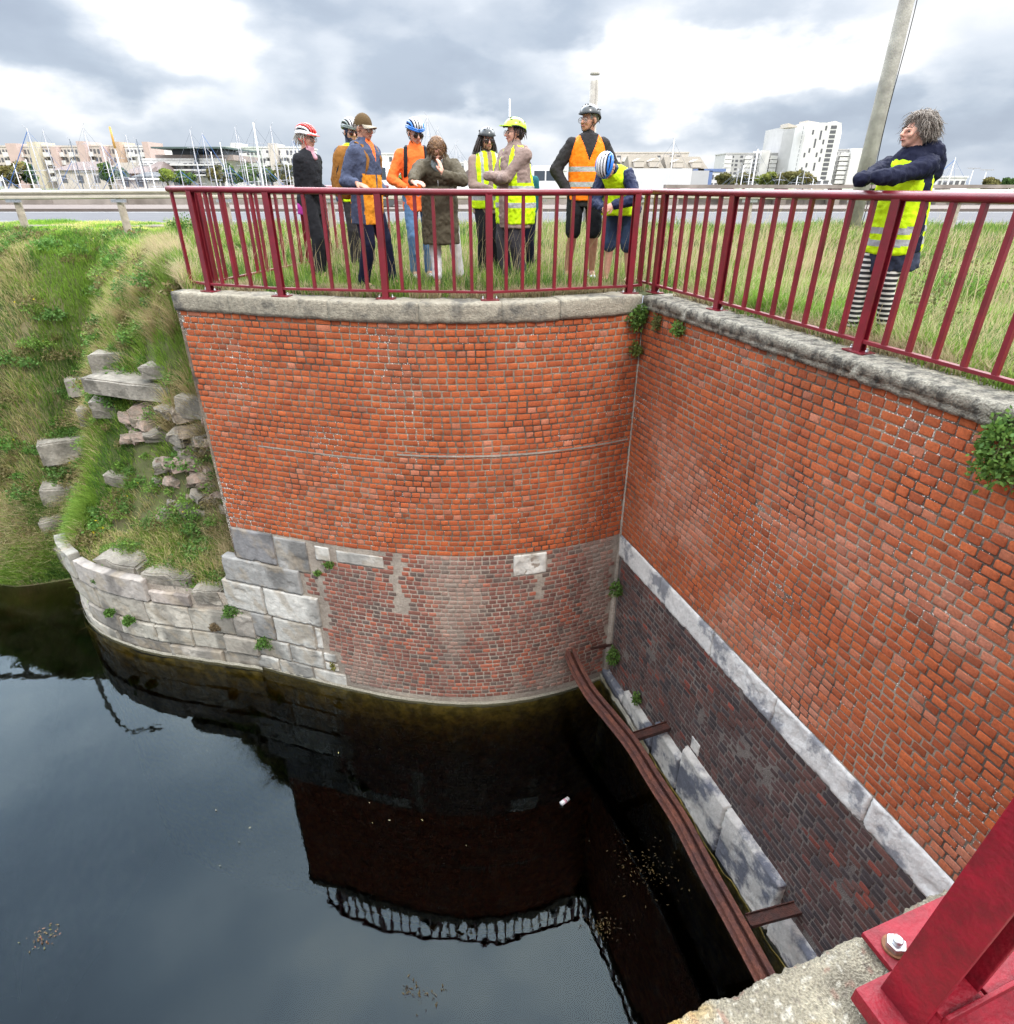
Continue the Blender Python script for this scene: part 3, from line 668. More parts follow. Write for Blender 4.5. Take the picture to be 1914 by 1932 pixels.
#PART2
# ------------------------------------------------------------------ railings
def bar_part(name, p, q, w, d, mt, parent, up=(0, 0, 1), bevel=.003, **kw):
    mb = MB(); mb.bar(p, q, w, d, up, **kw); return mb.build(name, mt, parent, bevel=bevel)
RZ = 1.085
def railing(label, posts, ends, nbars, group, first_post=True, name='railing', rz=RZ, lift=0., tops=None):
    """posts: list of (x,y); ends: (start point, end point) of the rails; nbars: bars per bay incl. end stubs"""
    nodes = ([ends[0]] if ends[0] else [])+posts+([ends[1]] if ends[1] else [])
    nodes = [Vector((p[0], p[1], 0)) for p in nodes]
    t = thing(name, label, 'railing', (*posts[0], 0)); t['group'] = group
    M_ = M['red']
    zt = lambda p: rz+(tops(p) if tops else 0)
    mb = MB()
    pts = []
    for a, b in zip(nodes[:-1], nodes[1:]): 
        for u in np.linspace(0, 1, 5)[:-1]: q = a.lerp(b, u); pts.append((q.x, q.y, zt(q)-.027))
    q = nodes[-1]; pts.append((q.x, q.y, zt(q)-.027))
    mb.tube(pts, .039, 12, ell=.85); mb.build('top_rail', M_, t)
    for i, (a, b) in enumerate(zip(nodes[:-1], nodes[1:])):
        d = (b-a).normalized(); s = Vector((d.y, -d.x, 0))
        lo = .085 if not (ends[0] and i == 0) else .085
        bar_part('bottom_rail', a+Vector((0, 0, lo)), b+Vector((0, 0, lo)), .042, .026, M_, t)
        nb = nbars[i]
        stub0 = (ends[0] and i == 0); stub1 = (ends[1] and i == len(nodes)-2)
        for k in range(nb):
            u = (k+1)/(nb+1)
            if stub0: u = (k+.12)/nb if nb else 0
            if stub1: u = (k+.88)/nb if nb else 0
            q = a.lerp(b, u)
            bar_part('baluster', q+Vector((0, 0, .095)), q+Vector((0, 0, zt(q)-.04)), .034, .034, M_, t, up=s)
    for j, p in enumerate(posts):
        i = j+(1 if ends[0] else 0); p = Vector((*p, 0))
        a = nodes[max(i-1, 0)]; b = nodes[min(i+1, len(nodes)-1)]; d = (b-a).normalized(); s = Vector((d.y, -d.x, 0))
        mb = MB(); top = zt(p)-.03
        # H section: two flanges and a web
        mb.bar(p+s*.026+Vector((0, 0, .008)), p+s*.026+Vector((0, 0, top)), .070, .009, up=s)
        mb.bar(p-s*.026+Vector((0, 0, .008)), p-s*.026+Vector((0, 0, top)), .070, .009, up=s)
        mb.bar(p+Vector((0, 0, .008)), p+Vector((0, 0, top)), .009, .050, up=s)
        o = mb.build('post', M_, t)
        mb = MB(); Mx = Matrix.Translation(p) @ Matrix(((d.x, s.x, 0, 0), (d.y, s.y, 0, 0), (0, 0, 1, 0), (0, 0, 0, 1)))
        mb.box(-.10, .10, -.065, .065, .002, .014, Mx); mb.build('base_plate', M_, o, bevel=.002)
        for sx_ in (-.075, .075): mb = MB(); mb.tube([Mx @ Vector((sx_, 0, .012)), Mx @ Vector((sx_, 0, .03))], .013, 6); mb.tube([Mx @ Vector((sx_, 0, .029)), Mx @ Vector((sx_, 0, .045))], .007, 8); mb.build('bolt', M['zinc'], o)
    return t
RG = 'burgundy railings along the canal edge'
Lp = [(-3.50, 7.76), (-2.53, 7.40), (-1.31, 7.22), (-.15, 7.12), (1.47, 7.60)]
railing('burgundy railing following the curved wall top in front of the group', Lp, ((-3.86, 8.02), (1.63, 7.70)), [1, 4, 5, 5, 8, 1], RG, tops=lambda p: .028*max(0, min(1, (-p.x-.5)/3)))
railing('burgundy railing running back from the left end of the curved wall', [(-3.52, 7.98), (-2.98, 10.2), (-2.40, 12.4)], (None, (-2.2, 13.2)), [9, 9, 3], RG, tops=lambda p: .022+.0045*(p.y-8))
P0 = Vector((1.79, 7.66)); dr = Vector((RD[0], RD[1]))
rp = [tuple(P0), (2.17, 6.50), (2.70, 4.72), (3.25, 2.93)]
railing('burgundy railing on the right wall, with the woman in striped leggings behind it', rp, ((1.66, 8.09), (3.62, 1.74)), [2, 5, 8, 8, 5], RG)

# ------------------------------------------------------------------ near parapet under the camera
bw = thing('near_wall', 'rough pebbly concrete coping in the bottom right corner under the red post', 'wall', (1.5, .4, WATER))
e0 = Vector((.20, .455, 0)); e1 = Vector((.80, .664, 0)); ed = (e1-e0).normalized(); en = Vector((-ed.y, ed.x, 0))
def NW(s):
    s = np.asarray(s, float); return e0.x+ed.x*s, e0.y+ed.y*s, np.full_like(s, en.x), np.full_like(s, en.y)
def near_coping():
    us = np.arange(-.35, 1.25, .0042); prof = []
    for o in np.arange(-.55, -.012, .0045): prof.append((o, 0))
    for a in np.linspace(0, math.pi/2, 6): prof.append((-.012+.012*math.sin(a), -.012+.012*math.cos(a)))
    for z in np.arange(-.02, -.16, -.008): prof.append((0, z))
    prof = np.array(prof); n = len(us); m = len(prof)
    U, J = np.meshgrid(us, np.arange(m), indexing='ij'); O = prof[J, 0]; Z = prof[J, 1]
    q = O-Z*1.0
    nz1 = fbm(U*9, q*9, 3)-.5; nz2 = fbm(U*60, q*60, 4, 3)-.5; nz3 = fbm(U*2.5, q*2.5, 5)-.5
    peb = np.clip(vn(U*95, q*95, 7)-.55, 0, 1)*2
    nz2 = fbm(U*150, q*150, 4, 2)-.5; d = nz1*.010+nz2*.0045+peb*.0012+nz3*.016
    edge = sm(-.03, 0, O)
    Z2 = Z+d*.8-edge*np.abs(nz3)*.03; O2 = O+edge*(d*1.6+(fbm(U*22, Z*10, 8)-.5)*.016)
    # the coping edge bends slightly
    V = np.stack([e0.x+ed.x*U+en.x*O2, e0.y+ed.y*U+en.y*O2, Z2-.003], -1).reshape(-1, 3)
    i = np.arange(n*m).reshape(n, m); Fq = np.stack([i[:-1, :-1], i[:-1, 1:], i[1:, 1:], i[1:, :-1]], -1).reshape(-1, 4)
    f1 = fbm(U*5+2, q*5, 12).ravel(); f2 = vn(U.ravel()*140, q.ravel()*140, 13); f3 = fbm(U*14, q*14, 14).ravel(); f4 = vn(U.ravel()*75+9, q.ravel()*75, 15)
    c = mixc((.27, .245, .18), (.19, .17, .125), sm(.35, .65, f3))
    c = np.where((f2 > .80)[:, None], np.array([.35, .33, .27]), c); c = np.where((f2 < .14)[:, None], np.array([.15, .13, .10]), c)
    c = np.where((f4 > .88)[:, None], np.array([.22, .15, .11]), c)
    y = sm(.50, .62, f1)*sm(.38, .55, f3); c = c*(1-.75*y[:, None])+np.array([.50, .32, .07])*.75*y[:, None]
    g = sm(.60, .70, fbm(U*6+20, q*6, 16).ravel()); c = c*(1-.4*g[:, None])+np.array([.19, .20, .09])*.4*g[:, None]
    me = np_mesh('coping', V, Fq, None, c, smooth=False)
    put('coping', me, mat('pebbly_concrete', None, .93, .42, 260, .8, 260, vcol=True, detail=6), bw)
near_coping()
skin_sheet('brick_face', NW, -8, 3.4, -9, -.15, M['mortar_up'], bw, -.05, 60, 30)
brickwork('brickwork', NW, -2.0, 3.1, WATER, -.16, bw, col_up, 51, d0=.012)
mb = MB(); 
for a_, b_ in ((-8, -.36), (1.26, 4.2)):
    p = e0+ed*a_; q = e0+ed*b_; mb.bar(p-en*.27+Vector((0, 0, -.08)), q-en*.27+Vector((0, 0, -.08)), .54, .15)
mb.build('coping_extension', M['coping'], bw)
mb = MB(); p = e0+ed*(-8); q = e0+ed*4.5; mb.bar(p-en*3.1+Vector((0, 0, -.2)), q-en*3.1+Vector((0, 0, -.2)), 5.1, .3)
tag(mb.build('bridge_deck', M['asphalt']), kind='structure')

# near end post of the railing (heavy H section on a bolted plate)
nr = thing('railing_post', 'heavy burgundy railing post bolted to the near concrete coping, bottom right', 'railing post', (.62, .50, 0))
def nm(u, v, z): return Vector((.602, .586, 0))+ed*u-en*v+Vector((0, 0, z))
T_ = Matrix.Translation((.602, .586, 0)) @ Matrix(((ed.x, -en.x, 0, 0), (ed.y, -en.y, 0, 0), (0, 0, 1, 0), (0, 0, 0, 1)))
mb = MB(); mb.box(0, .24, 0, .14, .001, .013, T_); pl = mb.build('base_plate', M['redtop'], nr, bevel=.0025)
mb = MB(); nut = T_ @ Vector((.030, .036, 0))
mb.tube([nut+Vector((0, 0, .013)), nut+Vector((0, 0, .017))], .019, 20, smooth=False); mb.build('washer', M['rustring'], pl)
mb = MB(); mb.tube([nut+Vector((0, 0, .016)), nut+Vector((0, 0, .029))], .0155, 6, smooth=False); mb.tube([nut+Vector((0, 0, .029)), nut+Vector((0, 0, .037)), nut+Vector((0, 0, .039))], [.0085, .0085, .006], 14); mb.build('nut', M['zinc'], pl, bevel=.0012)
# post: outer flange, web, inner flange (it leans a little outwards)
Ln = Matrix(((1, 0, .10, -.005), (0, 1, .02, -.001), (0, 0, 1, 0), (0, 0, 0, 1))); TL = T_ @ Ln
mb = MB()
mb.box(-.060, -.050, .080, .142, .040, 1.05, TL)
mb.box(-.050, .030, .106, .114, .040, 1.05, TL)
mb.box(.030, .040, .080, .142, .040, 1.05, TL)
mb.build('post', M['redtop'], nr, bevel=.002)
mb = MB(); mb.box(-.098, .13, .068, .26, .0135, .046, T_); mb.build('shoe', M['redtop'], nr, bevel=.005)
mb = MB(); mb.box(-.048, .029, .1150, .150, .088, .097, TL); mb.box(-.048, .40, .150, .156, .085, .104, TL); mb.box(.041, .40, .118, .150, .088, .096, TL)
mb.build('bottom_rail', M['redtop'], nr, bevel=.0015)
mb = MB()
for k in range(14): mb.bar(T_ @ Vector((.32+k*.2, .135, .09)), T_ @ Vector((.32+k*.2, .135, 1.05)), .034, .034)
mb.bar(T_ @ Vector((.6, .135, .09)), T_ @ Vector((3.1, .135, .09)), .04, .026); mb.tube([T_ @ Vector((.0, .135, 1.055)), T_ @ Vector((3.1, .135, 1.055))], .034, 10)
mb.build('rail_panel', M['red'], nr)

# ------------------------------------------------------------------ rusty fender beams
fb = thing('fender_beam', 'pair of long bent rusty steel rails held off the right wall just above the water', 'fender beam', (1.5, 6, -5.1))
ZF = -5.10
cl = [(1062, 1207), (1080, 1255), (1108, 1305), (1146, 1352), (1188, 1405), (1232, 1475), (1280, 1550), (1330, 1645), (1380, 1735), (1440, 1845), (1530, 2010)]
P = [at(x+6, y, ZF) for x, y in cl]
def rail_beam(off, name):
    pts = []
    for i, p in enumerate(P):
        t_ = (P[min(i+1, len(P)-1)]-P[max(i-1, 0)]).normalized(); s_ = Vector((-t_.y, t_.x, 0)); s_ = -s_ if s_.x < 0 else s_
        pts.append(p+s_*off)
    # smooth
    fine = []
    for i in range(len(pts)-1):
        p0 = pts[max(i-1, 0)]; p1 = pts[i]; p2 = pts[i+1]; p3 = pts[min(i+2, len(pts)-1)]
        for k_ in range(6):
            u = k_/6; fine.append(.5*((2*p1)+(-p0+p2)*u+(2*p0-5*p1+4*p2-p3)*u*u+(-p0+3*p1-3*p2+p3)*u**3))
    fine.append(pts[-1])
    prof = [(-.027, .055), (.027, .055), (.027, .030), (.009, .018), (.009, -.035), (.038, -.045), (.038, -.060), (-.038, -.060), (-.038, -.045), (-.009, -.035), (-.009, .018), (-.027, .030)]
    V = []; m = len(prof)
    for i, p in enumerate(fine):
        t_ = (fine[min(i+1, len(fine)-1)]-fine[max(i-1, 0)]).normalized(); s_ = Vector((-t_.y, t_.x, 0)).normalized(); s_ = -s_ if s_.x < 0 else s_
        for a_, b_ in prof: V.append(p+s_*a_+Vector((0, 0, b_)))
    fs = [tuple(range(m)), tuple(range((len(fine)-1)*m, len(fine)*m))[::-1]]
    for i in range(len(fine)-1): fs += [(i*m+(j+1) % m, i*m+j, (i+1)*m+j, (i+1)*m+(j+1) % m) for j in range(m)]
    mb = MB(); mb.add(V, fs); mb.build(name, M['rust'], fb)
rail_beam(-.050, 'steel_rail'); rail_beam(.050, 'steel_rail')
for (px, py, qx, qy) in ((1258, 1366, 1192, 1392), (1500, 1705, 1412, 1738), (1152, 1211, 1085, 1228)):
    s_ = {1258: 1.76, 1500: 4.20, 1152: .02}[px]
    x, y, nx, ny = [float(v) for v in RW(s_)]; a_ = Vector((x-nx*.05, y-ny*.05, -5.17)); b_ = at(qx, qy, -5.17)
    if px == 1152: b_ = at(1080, 1225, -5.17)
    d_ = (b_-a_).normalized(); sd_ = Vector((-d_.y, d_.x, 0))
    mb = MB()
    mb.bar(a_, b_, .11, .010); mb.bar(a_+sd_*.055, b_+sd_*.055, .010, .05); mb.bar(a_-sd_*.055, b_-sd_*.055, .010, .05); mb.bar(a_-Vector((0, 0, .05)), b_-Vector((0, 0, .05)), .02, .10)
    mb.build('bracket', M['rust_dark'], fb)

# ------------------------------------------------------------------ road barrier and lamp poles
gb = thing('road_barrier', 'cream steel barrier rail on rough timber posts along the grass verge', 'road barrier', (-7.3, 15, .1))
YB = 15.0
mb = MB()
prof = [(0, .15), (.035, .135), (.035, .105), (.0, .085), (.0, .065), (.035, .045), (.035, .015), (0, 0), (-.012, 0), (-.012, .15)]
xs_ = np.arange(-40, 60, .5); V = []; m = len(prof)
for x in xs_:
    for a_, b_ in prof: V.append((x, YB-.10-a_*1.3, .865+b_*1.15+.012*math.sin(x*.7)))
fs = []
for i in range(len(xs_)-1): fs += [(i*m+j, i*m+(j+1) % m, (i+1)*m+(j+1) % m, (i+1)*m+j) for j in range(m)]
mb.add(V, fs); mb.build('rail', M['beam'], gb)
for i in range(-14, 24):
    x = -8.3+2.27*i; mb = MB(); l = rnd.uniform(-.03, .03)
    mb.bar((x, YB, -.2), (x+l, YB, .93), .17, .17, n=10, w2=.15, d2=.15); mb.build('timber_post', M['timber'], gb)
    mb = MB(); mb.box(x-.16, x+.16, YB-.11, YB-.07, .80, .86); mb.build('bracket', M['zinc'], gb)
M['pole'] = mat('pale_concrete_pole', (.48, .46, .41), .9, .12, 6, .4, 30, col2=(.34, .32, .29), cscale=2)
M['cable'] = mat('black_cable', (.02, .02, .02), .5, 0)
lp = thing('lamp_pole', 'tall tapering concrete pole with a thin cable, behind the grey haired woman', 'pole', (7.65, 14.9, .1))
mb = MB(); mb.tube([(7.65, 14.9, -.2), (7.66, 14.9, 3.6), (7.67, 14.9, 7.5), (7.68, 14.9, 9)], [.165, .14, .11, .10], 24); mb.build('shaft', M['pole'], lp)
mb = MB()
for z in (2.45, 3.75, 5.1): mb.tube([(7.66, 14.9, z), (7.66, 14.9, z+.015)], .150-.008*(z), 24)
mb.build('joint_band', M['cable'], lp)
mb = MB(); mb.tube([(7.80+.02*math.sin(z*2)-.003*z, 14.8, z) for z in np.arange(0, 9, .4)], .009, 6); mb.build('cable', M['cable'], lp)
tp = thing('mast_pole', 'grey double tube pole rising behind the man in the orange vest', 'pole', (2.9, 20, .2))
q = atd(1120, 152, 19)
mb = MB(); mb.tube([(q.x, 19, .1), (q.x, 19, q.z)], .075, 12); mb.tube([(q.x+.1, 19, .1), (q.x+.1, 19, q.z+.02)], .045, 10)
for z in (2.6, 3.6): mb.tube([(q.x+.03, 19, z), (q.x+.03, 19, z+.05)], .12, 12)
mb.build('tube', M['pole'], tp)
sl_ = thing('street_lamp', 'street lamp with a curved arm left of the bank, seen mirrored in the canal', 'street lamp', (-17., 19.6, .1))
mb = MB(); mb.tube([(-17, 19.6, 0), (-17, 19.6, 4), (-17, 19.6, 7.6), (-16.8, 19.5, 8.1), (-16.2, 19.4, 8.3), (-15.3, 19.2, 8.0)], [.12, .10, .08, .07, .06, .05], 10); mb.build('mast', M['pole'], sl_)
mb = MB(); mb.ball((-15.0, 19.15, 7.9), (.35, .14, .08)); mb.build('lamp_head', M['pole'], sl_)
#PART3
# ------------------------------------------------------------------ people
def cloth(name, col, rough=.85, bump=.25, bscale=60, **kw):
    kw.setdefault('var', .16); kw.setdefault('scale', 12); kw.setdefault('spec', .15)
    M[name] = mat(name, col, rough, bump=bump, bscale=bscale, **kw); return M[name]
cloth('black_cloth', (.016, .017, .021)); cloth('navy_cloth', (.010, .012, .030)); cloth('charcoal_cloth', (.045, .043, .05)); cloth('dark_grey_cloth', (.030, .028, .030))
cloth('slate_cloth', (.062, .075, .125)); cloth('amber_cloth', (.66, .25, .022)); cloth('brown_cloth', (.25, .11, .025)); cloth('olive_cloth', (.075, .066, .045), wr=0) if False else cloth('olive_cloth', (.085, .073, .050))
cloth('white_denim', (.58, .57, .58)); cloth('blue_denim', (.10, .19, .34)); cloth('dark_denim', (.04, .065, .13)); cloth('orange_cloth', (.80, .16, .035)); cloth('hi_orange', (.95, .21, .01), rough=.6); cloth('hi_lime', (.56, .82, .01), rough=.6)
cloth('beige_cloth', (.27, .20, .175)); cloth('magenta_cloth', (.33, .035, .24)); cloth('refl', (.36, .37, .38), rough=.4, var=.05); cloth('teal_cloth', (.02, .12, .15)); cloth('puffy_navy', (.018, .025, .065), rough=.5)
cloth('hood_blue', (.06, .07, .12)); cloth('cap_brown', (.10, .065, .030)); cloth('cap_beige', (.42, .38, .30)); cloth('skirt_blue', (.035, .042, .07)); cloth('scarf_pink', (.55, .30, .36)); cloth('scarf_print', (.30, .32, .33), col2=(.12, .2, .2), cscale=40)
for n_, c_ in (('helm_red', (.62, .03, .02)), ('helm_white', (.72, .73, .74)), ('helm_blue', (.01, .16, .60)), ('helm_lime', (.50, .82, .02)), ('helm_dark', (.035, .042, .045)), ('helm_grey', (.14, .18, .17)), ('helm_silver', (.55, .56, .58))):
    M[n_] = mat(n_, c_, .3, .04, 20, coat=.4)
M['helm_void'] = mat('helmet_padding', (.012, .012, .014), .9, 0)
M['lens'] = mat('dark_lens', (.02, .008, .008), .12, 0, spec=.8); M['clear'] = mat('clear_lens', (.45, .38, .34), .1, 0, spec=.8); M['clear'].node_tree.nodes['Principled BSDF'].inputs['Alpha'].default_value = .22
M['frame'] = mat('glasses_frame', (.03, .025, .025), .4, 0); M['eye'] = mat('eye', (.02, .015, .012), .25, 0); M['lip'] = mat('lip', (.38, .12, .10), .5, 0); M['brow'] = mat('eyebrow', (.10, .07, .05), .9, 0)
def hairmat(name, c, c2): M[name] = mat(name, c, .55, .35, 60, .5, 180, col2=c2, cscale=25, fac=(.4, .6)); return M[name]
hairmat('grey_hair', (.27, .235, .20), (.17, .14, .115)); hairmat('white_hair', (.48, .45, .40), (.30, .28, .25)); hairmat('brown_hair', (.23, .125, .055), (.11, .055, .025)); hairmat('dark_hair', (.035, .02, .014), (.02, .012, .01)); hairmat('silver_hair', (.30, .29, .28), (.15, .14, .13))
# black and white striped leggings
M['stripes'] = mat('striped_leggings', (.012, .012, .014), .8, .05)
t = M['stripes'].node_tree; g_ = t.nodes.new('ShaderNodeNewGeometry'); s_ = t.nodes.new('ShaderNodeSeparateXYZ'); t.links.new(g_.outputs['Position'], s_.inputs[0])
m1 = t.nodes.new('ShaderNodeMath'); m1.operation = 'MULTIPLY'; m1.inputs[1].default_value = 26.; t.links.new(s_.outputs[2], m1.inputs[0])
m2 = t.nodes.new('ShaderNodeMath'); m2.operation = 'FRACT'; t.links.new(m1.outputs[0], m2.inputs[0])
m3 = t.nodes.new('ShaderNodeMath'); m3.operation = 'GREATER_THAN'; m3.inputs[1].default_value = .58; t.links.new(m2.outputs[0], m3.inputs[0])
m4 = t.nodes.new('ShaderNodeMath'); m4.operation = 'LESS_THAN'; m4.inputs[1].default_value = .66; t.links.new(s_.outputs[2], m4.inputs[0])
m5 = t.nodes.new('ShaderNodeMath'); m5.operation = 'MULTIPLY'; t.links.new(m3.outputs[0], m5.inputs[0]); t.links.new(m4.outputs[0], m5.inputs[1])
mi = t.nodes.new('ShaderNodeMix'); mi.data_type = 'RGBA'; t.links.new(m5.outputs[0], mi.inputs[0]); mi.inputs[6].default_value = (.012, .012, .014, 1); mi.inputs[7].default_value = (.62, .60, .56, 1)
t.links.new(mi.outputs[2], t.nodes['Principled BSDF'].inputs['Base Color'])

def ik(a, b, l1, l2, hint):
    """joint between a and b"""
    d = b-a; L_ = min(d.length, (l1+l2)*.999); u = d.normalized(); b2 = a+u*L_
    c = (l1*l1-l2*l2+L_*L_)/(2*L_); h_ = math.sqrt(max(l1*l1-c*c, 0))
    hn = hint-u*hint.dot(u); hn = hn.normalized() if hn.length > 1e-6 else Vector((0, 0, -1))
    return a+u*c+hn*h_, b2
def hand(mb, w, d, n, side, s=1., curl=.5, spread=0.):
    """w wrist, d finger direction, n back-of-hand normal"""
    d = d.normalized(); n = (n-d*n.dot(d)).normalized(); x = d.cross(n)*side
    Rm = Matrix((x, d, n)).transposed()
    mb.ball(w+d*.045*s, (.040*s, .052*s, .017*s), Rm)
    for i, (o, l_) in enumerate(((-.030, .070), (-.010, .078), (.011, .074), (.030, .060))):
        b0 = w+d*.080*s+x*o*s; dir_ = (d+x*(o*spread*10)).normalized(); p = b0; c = 0
        for k_, f in enumerate((.45, .32, .26)):
            c += curl*(.35 if k_ == 0 else .6); q = p+(dir_*math.cos(c)-n*math.sin(c))*l_*f*s; mb.caps(p, (.0095-.001*k_)*s, q, (.0088-.001*k_)*s); p = q
    b0 = w+d*.03*s-x*.032*s; q = b0-x*.022*s+d*.030*s-n*.008*s; mb.caps(b0, .013*s, q, .011*s); mb.caps(q, .011*s, q+d*.028*s-x*.004*s-n*.01*s, .009*s)
class Person:
    def __init__(s, label, x, y, yaw=0, h=1.72, top=None, lean=0, tyaw=0, tlat=0, hyaw=0, hpitch=0, hroll=0, z=0., crouch=0, width=1., hipfwd=0, fem=False, skin='skin', group=None, hs=1.):
        s.root = thing('person', label, 'person', (x, y, z), 'people standing behind the railing')
        if top: h = 1.75*(atd(top[0], top[1], y).z-z)/1.733
        k = h/1.75; s.k = k
        s.W = Matrix.Translation((x, y, z)) @ Matrix.Rotation(R(yaw), 4, 'Z') @ Matrix.Scale(k, 4)
        s.hip = .93-crouch; s.wd = width; s.skin = skin
        s.T = s.W @ Matrix.Translation((0, hipfwd, s.hip)) @ Matrix.Rotation(R(tyaw), 4, 'Z') @ Matrix.Rotation(R(lean), 4, 'X') @ Matrix.Rotation(R(tlat), 4, 'Y')
        neck = s.T @ Vector((0, .0, .545)); s.neck = neck
        s.H = Matrix.Translation(neck) @ Matrix.Rotation(R(hyaw), 4, 'Z') @ Matrix.Rotation(R(hpitch), 4, 'X') @ Matrix.Rotation(R(hroll), 4, 'Y') @ Matrix.Scale(k*hs, 4)
        s.sh = {sd: s.T @ Vector((sd*.168*width, .005, .430)) for sd in (-1, 1)}
        s.hj = {sd: s.W @ Vector((sd*.095, hipfwd, s.hip)) for sd in (-1, 1)}
        s.arm = {}; s.leg = {}; s.hands = {}
        s.Wr = s.W.to_3x3().normalized(); s.Tr = s.T.to_3x3().normalized()
        s.headc = s.H @ Vector((0, -.012, .115))
    def w(s, v): return s.W @ Vector(v)
    def tt(s, v): return s.T @ Vector(v)
    def hh(s, v): return s.H @ Vector(v)
    def setarm(s, sd, wrist, hint=(0, 0, -1), hd=None, hn=None, curl=.5, hide=False):
        k = s.k; e, wv = ik(s.sh[sd], Vector(wrist), .285*k, .26*k, Vector(hint)); s.arm[sd] = (s.sh[sd], e, wv)
        d = Vector(hd) if hd else (wv-e); n = Vector(hn) if hn else s.Wr @ Vector((sd, 0, .2)); s.hands[sd] = None if hide else (wv, d, n, curl)
    def relax(s, sd, fwd=0, out=.06, hide=False): s.setarm(sd, s.sh[sd]+s.Wr @ Vector((sd*out, -.06-fwd, -.52))*s.k, s.Wr @ Vector((sd*.3, .8, 0)), hide=hide)
    def setleg(s, sd, foot, hint=None, fyaw=None):
        k = s.k; a = Vector(foot)+Vector((0, 0, .085*k)); kn, an = ik(s.hj[sd], a, .44*k, .42*k, Vector(hint) if hint else s.Wr @ Vector((0, -1, 0)))
        s.leg[sd] = (s.hj[sd], kn, an, Vector(foot))
    def stance(s, w_=.11, st=.03):
        for sd in (-1, 1): s.setleg(sd, s.w((sd*w_, sd*st, 0)))
    def body(s):
        k = s.k; mb = MB(); H = s.H; Hr = H.to_3x3().normalized()
        def E(c, r): mb.ball(H @ Vector(c), tuple(v*k for v in r), Hr, 16, 12)
        E((0, .012, .135), (.074, .092, .090)); E((0, -.030, .085), (.060, .062, .080)); E((0, -.052, .040), (.040, .036, .032)); E((0, -.066, .022), (.022, .018, .017))
        E((0, -.082, .112), (.042, .014, .012)); E((.030, -.068, .078), (.022, .022, .022)); E((-.030, -.068, .078), (.022, .022, .022)); E((0, -.080, .052), (.026, .014, .016))
        mb.caps(H @ Vector((0, -.088, .118)), .009*k, H @ Vector((0, -.112, .078)), .012*k); E((0, -.098, .074), (.017, .013, .009))
        for sd in (-1, 1): E((sd*.076, .008, .098), (.010, .019, .031))
        mb.caps(H @ Vector((0, .012, .07)), .056*k, s.tt((0, .01, .47)), .060*k)
        mb.loft([((0, 0, -.06), .15, .105), ((0, 0, .0), .16, .11), ((0, 0, .12), .135, .10), ((0, 0, .28), .155, .105), ((0, 0, .42), .165, .10), ((0, 0, .49), .12, .07), ((0, 0, .52), .06, .05)], M=s.T)
        mb.ball(s.tt((0, .01, .0)), .10*k)
        for sd, (a, e, w_) in s.arm.items(): mb.caps(a, .042*k, e, .036*k); mb.caps(e, .036*k, w_, .026*k)
        for sd, (a, kn, an, f) in s.leg.items():
            mb.caps(a, .080*k, kn, .052*k); c = kn.lerp(an, .3)+s.Wr @ Vector((0, .018, 0))*k; mb.caps(kn, .050*k, c, .053*k); mb.caps(c, .053*k, an, .034*k); mb.caps(an, .034*k, f+Vector((0, 0, .03*k))-s.Wr @ Vector((0, -.10*k, 0)), .03*k)
            mb.caps(an, .036*k, f+Vector((0, 0, .035*k))+s.Wr @ Vector((0, -.12*k, 0)), .030*k)
        for sd, hd in s.hands.items():
            if hd: hand(mb, hd[0], hd[1], hd[2], sd, s.k*1.0, hd[3])
        s.b = mb.organic('body', M[s.skin], s.root, voxel=.0068, smooth=3)
    def face(s, brows='brow'):
        k = s.k; Hr = s.H.to_3x3().normalized()
        for sd in (-1, 1):
            mb = MB(); mb.ball(s.hh((sd*.030, -.084, .099)), (.0125*k, .006*k, .0058*k), Hr, 10, 6); mb.build('eye', M['eye'], s.root)
            mb = MB(); mb.tube([s.hh((sd*.014, -.096, .120)), s.hh((sd*.032, -.094, .125)), s.hh((sd*.050, -.080, .119))], [.003*k, .004*k, .002*k], 6); mb.build('eyebrow', M[brows], s.root)
        mb = MB(); mb.tube([s.hh((-.024, -.090, .051)), s.hh((0, -.099, .049)), s.hh((.024, -.090, .051))], [.0025*k, .0062*k, .0025*k], 6); mb.build('mouth', M['lip'], s.root)
    def glasses(s, dark=True, big=1.):
        mb = MB(); fr = MB(); Hr = s.H.to_3x3().normalized(); k = s.k
        for sd in (-1, 1):
            mb.ball(s.hh((sd*.034, -.101, .098)), (.027*k*big, .004*k, .023*k*big), Hr, 14, 8)
            fr.tube([s.hh((sd*.034+.029*big*math.cos(a), -.101, .098+.025*big*math.sin(a))) for a in np.linspace(0, 6.283, 15)], .0018*k, 5)
            fr.tube([s.hh((sd*.062*big, -.098, .106)), s.hh((sd*.079, -.04, .106)), s.hh((sd*.080, .01, .103))], .0022*k, 5)
        fr.tube([s.hh((-.008, -.105, .104)), s.hh((.008, -.105, .104))], .002*k, 5)
        f = fr.build('glasses', M['frame'], s.root); mb.build('lenses', M['lens' if dark else 'clear'], f)
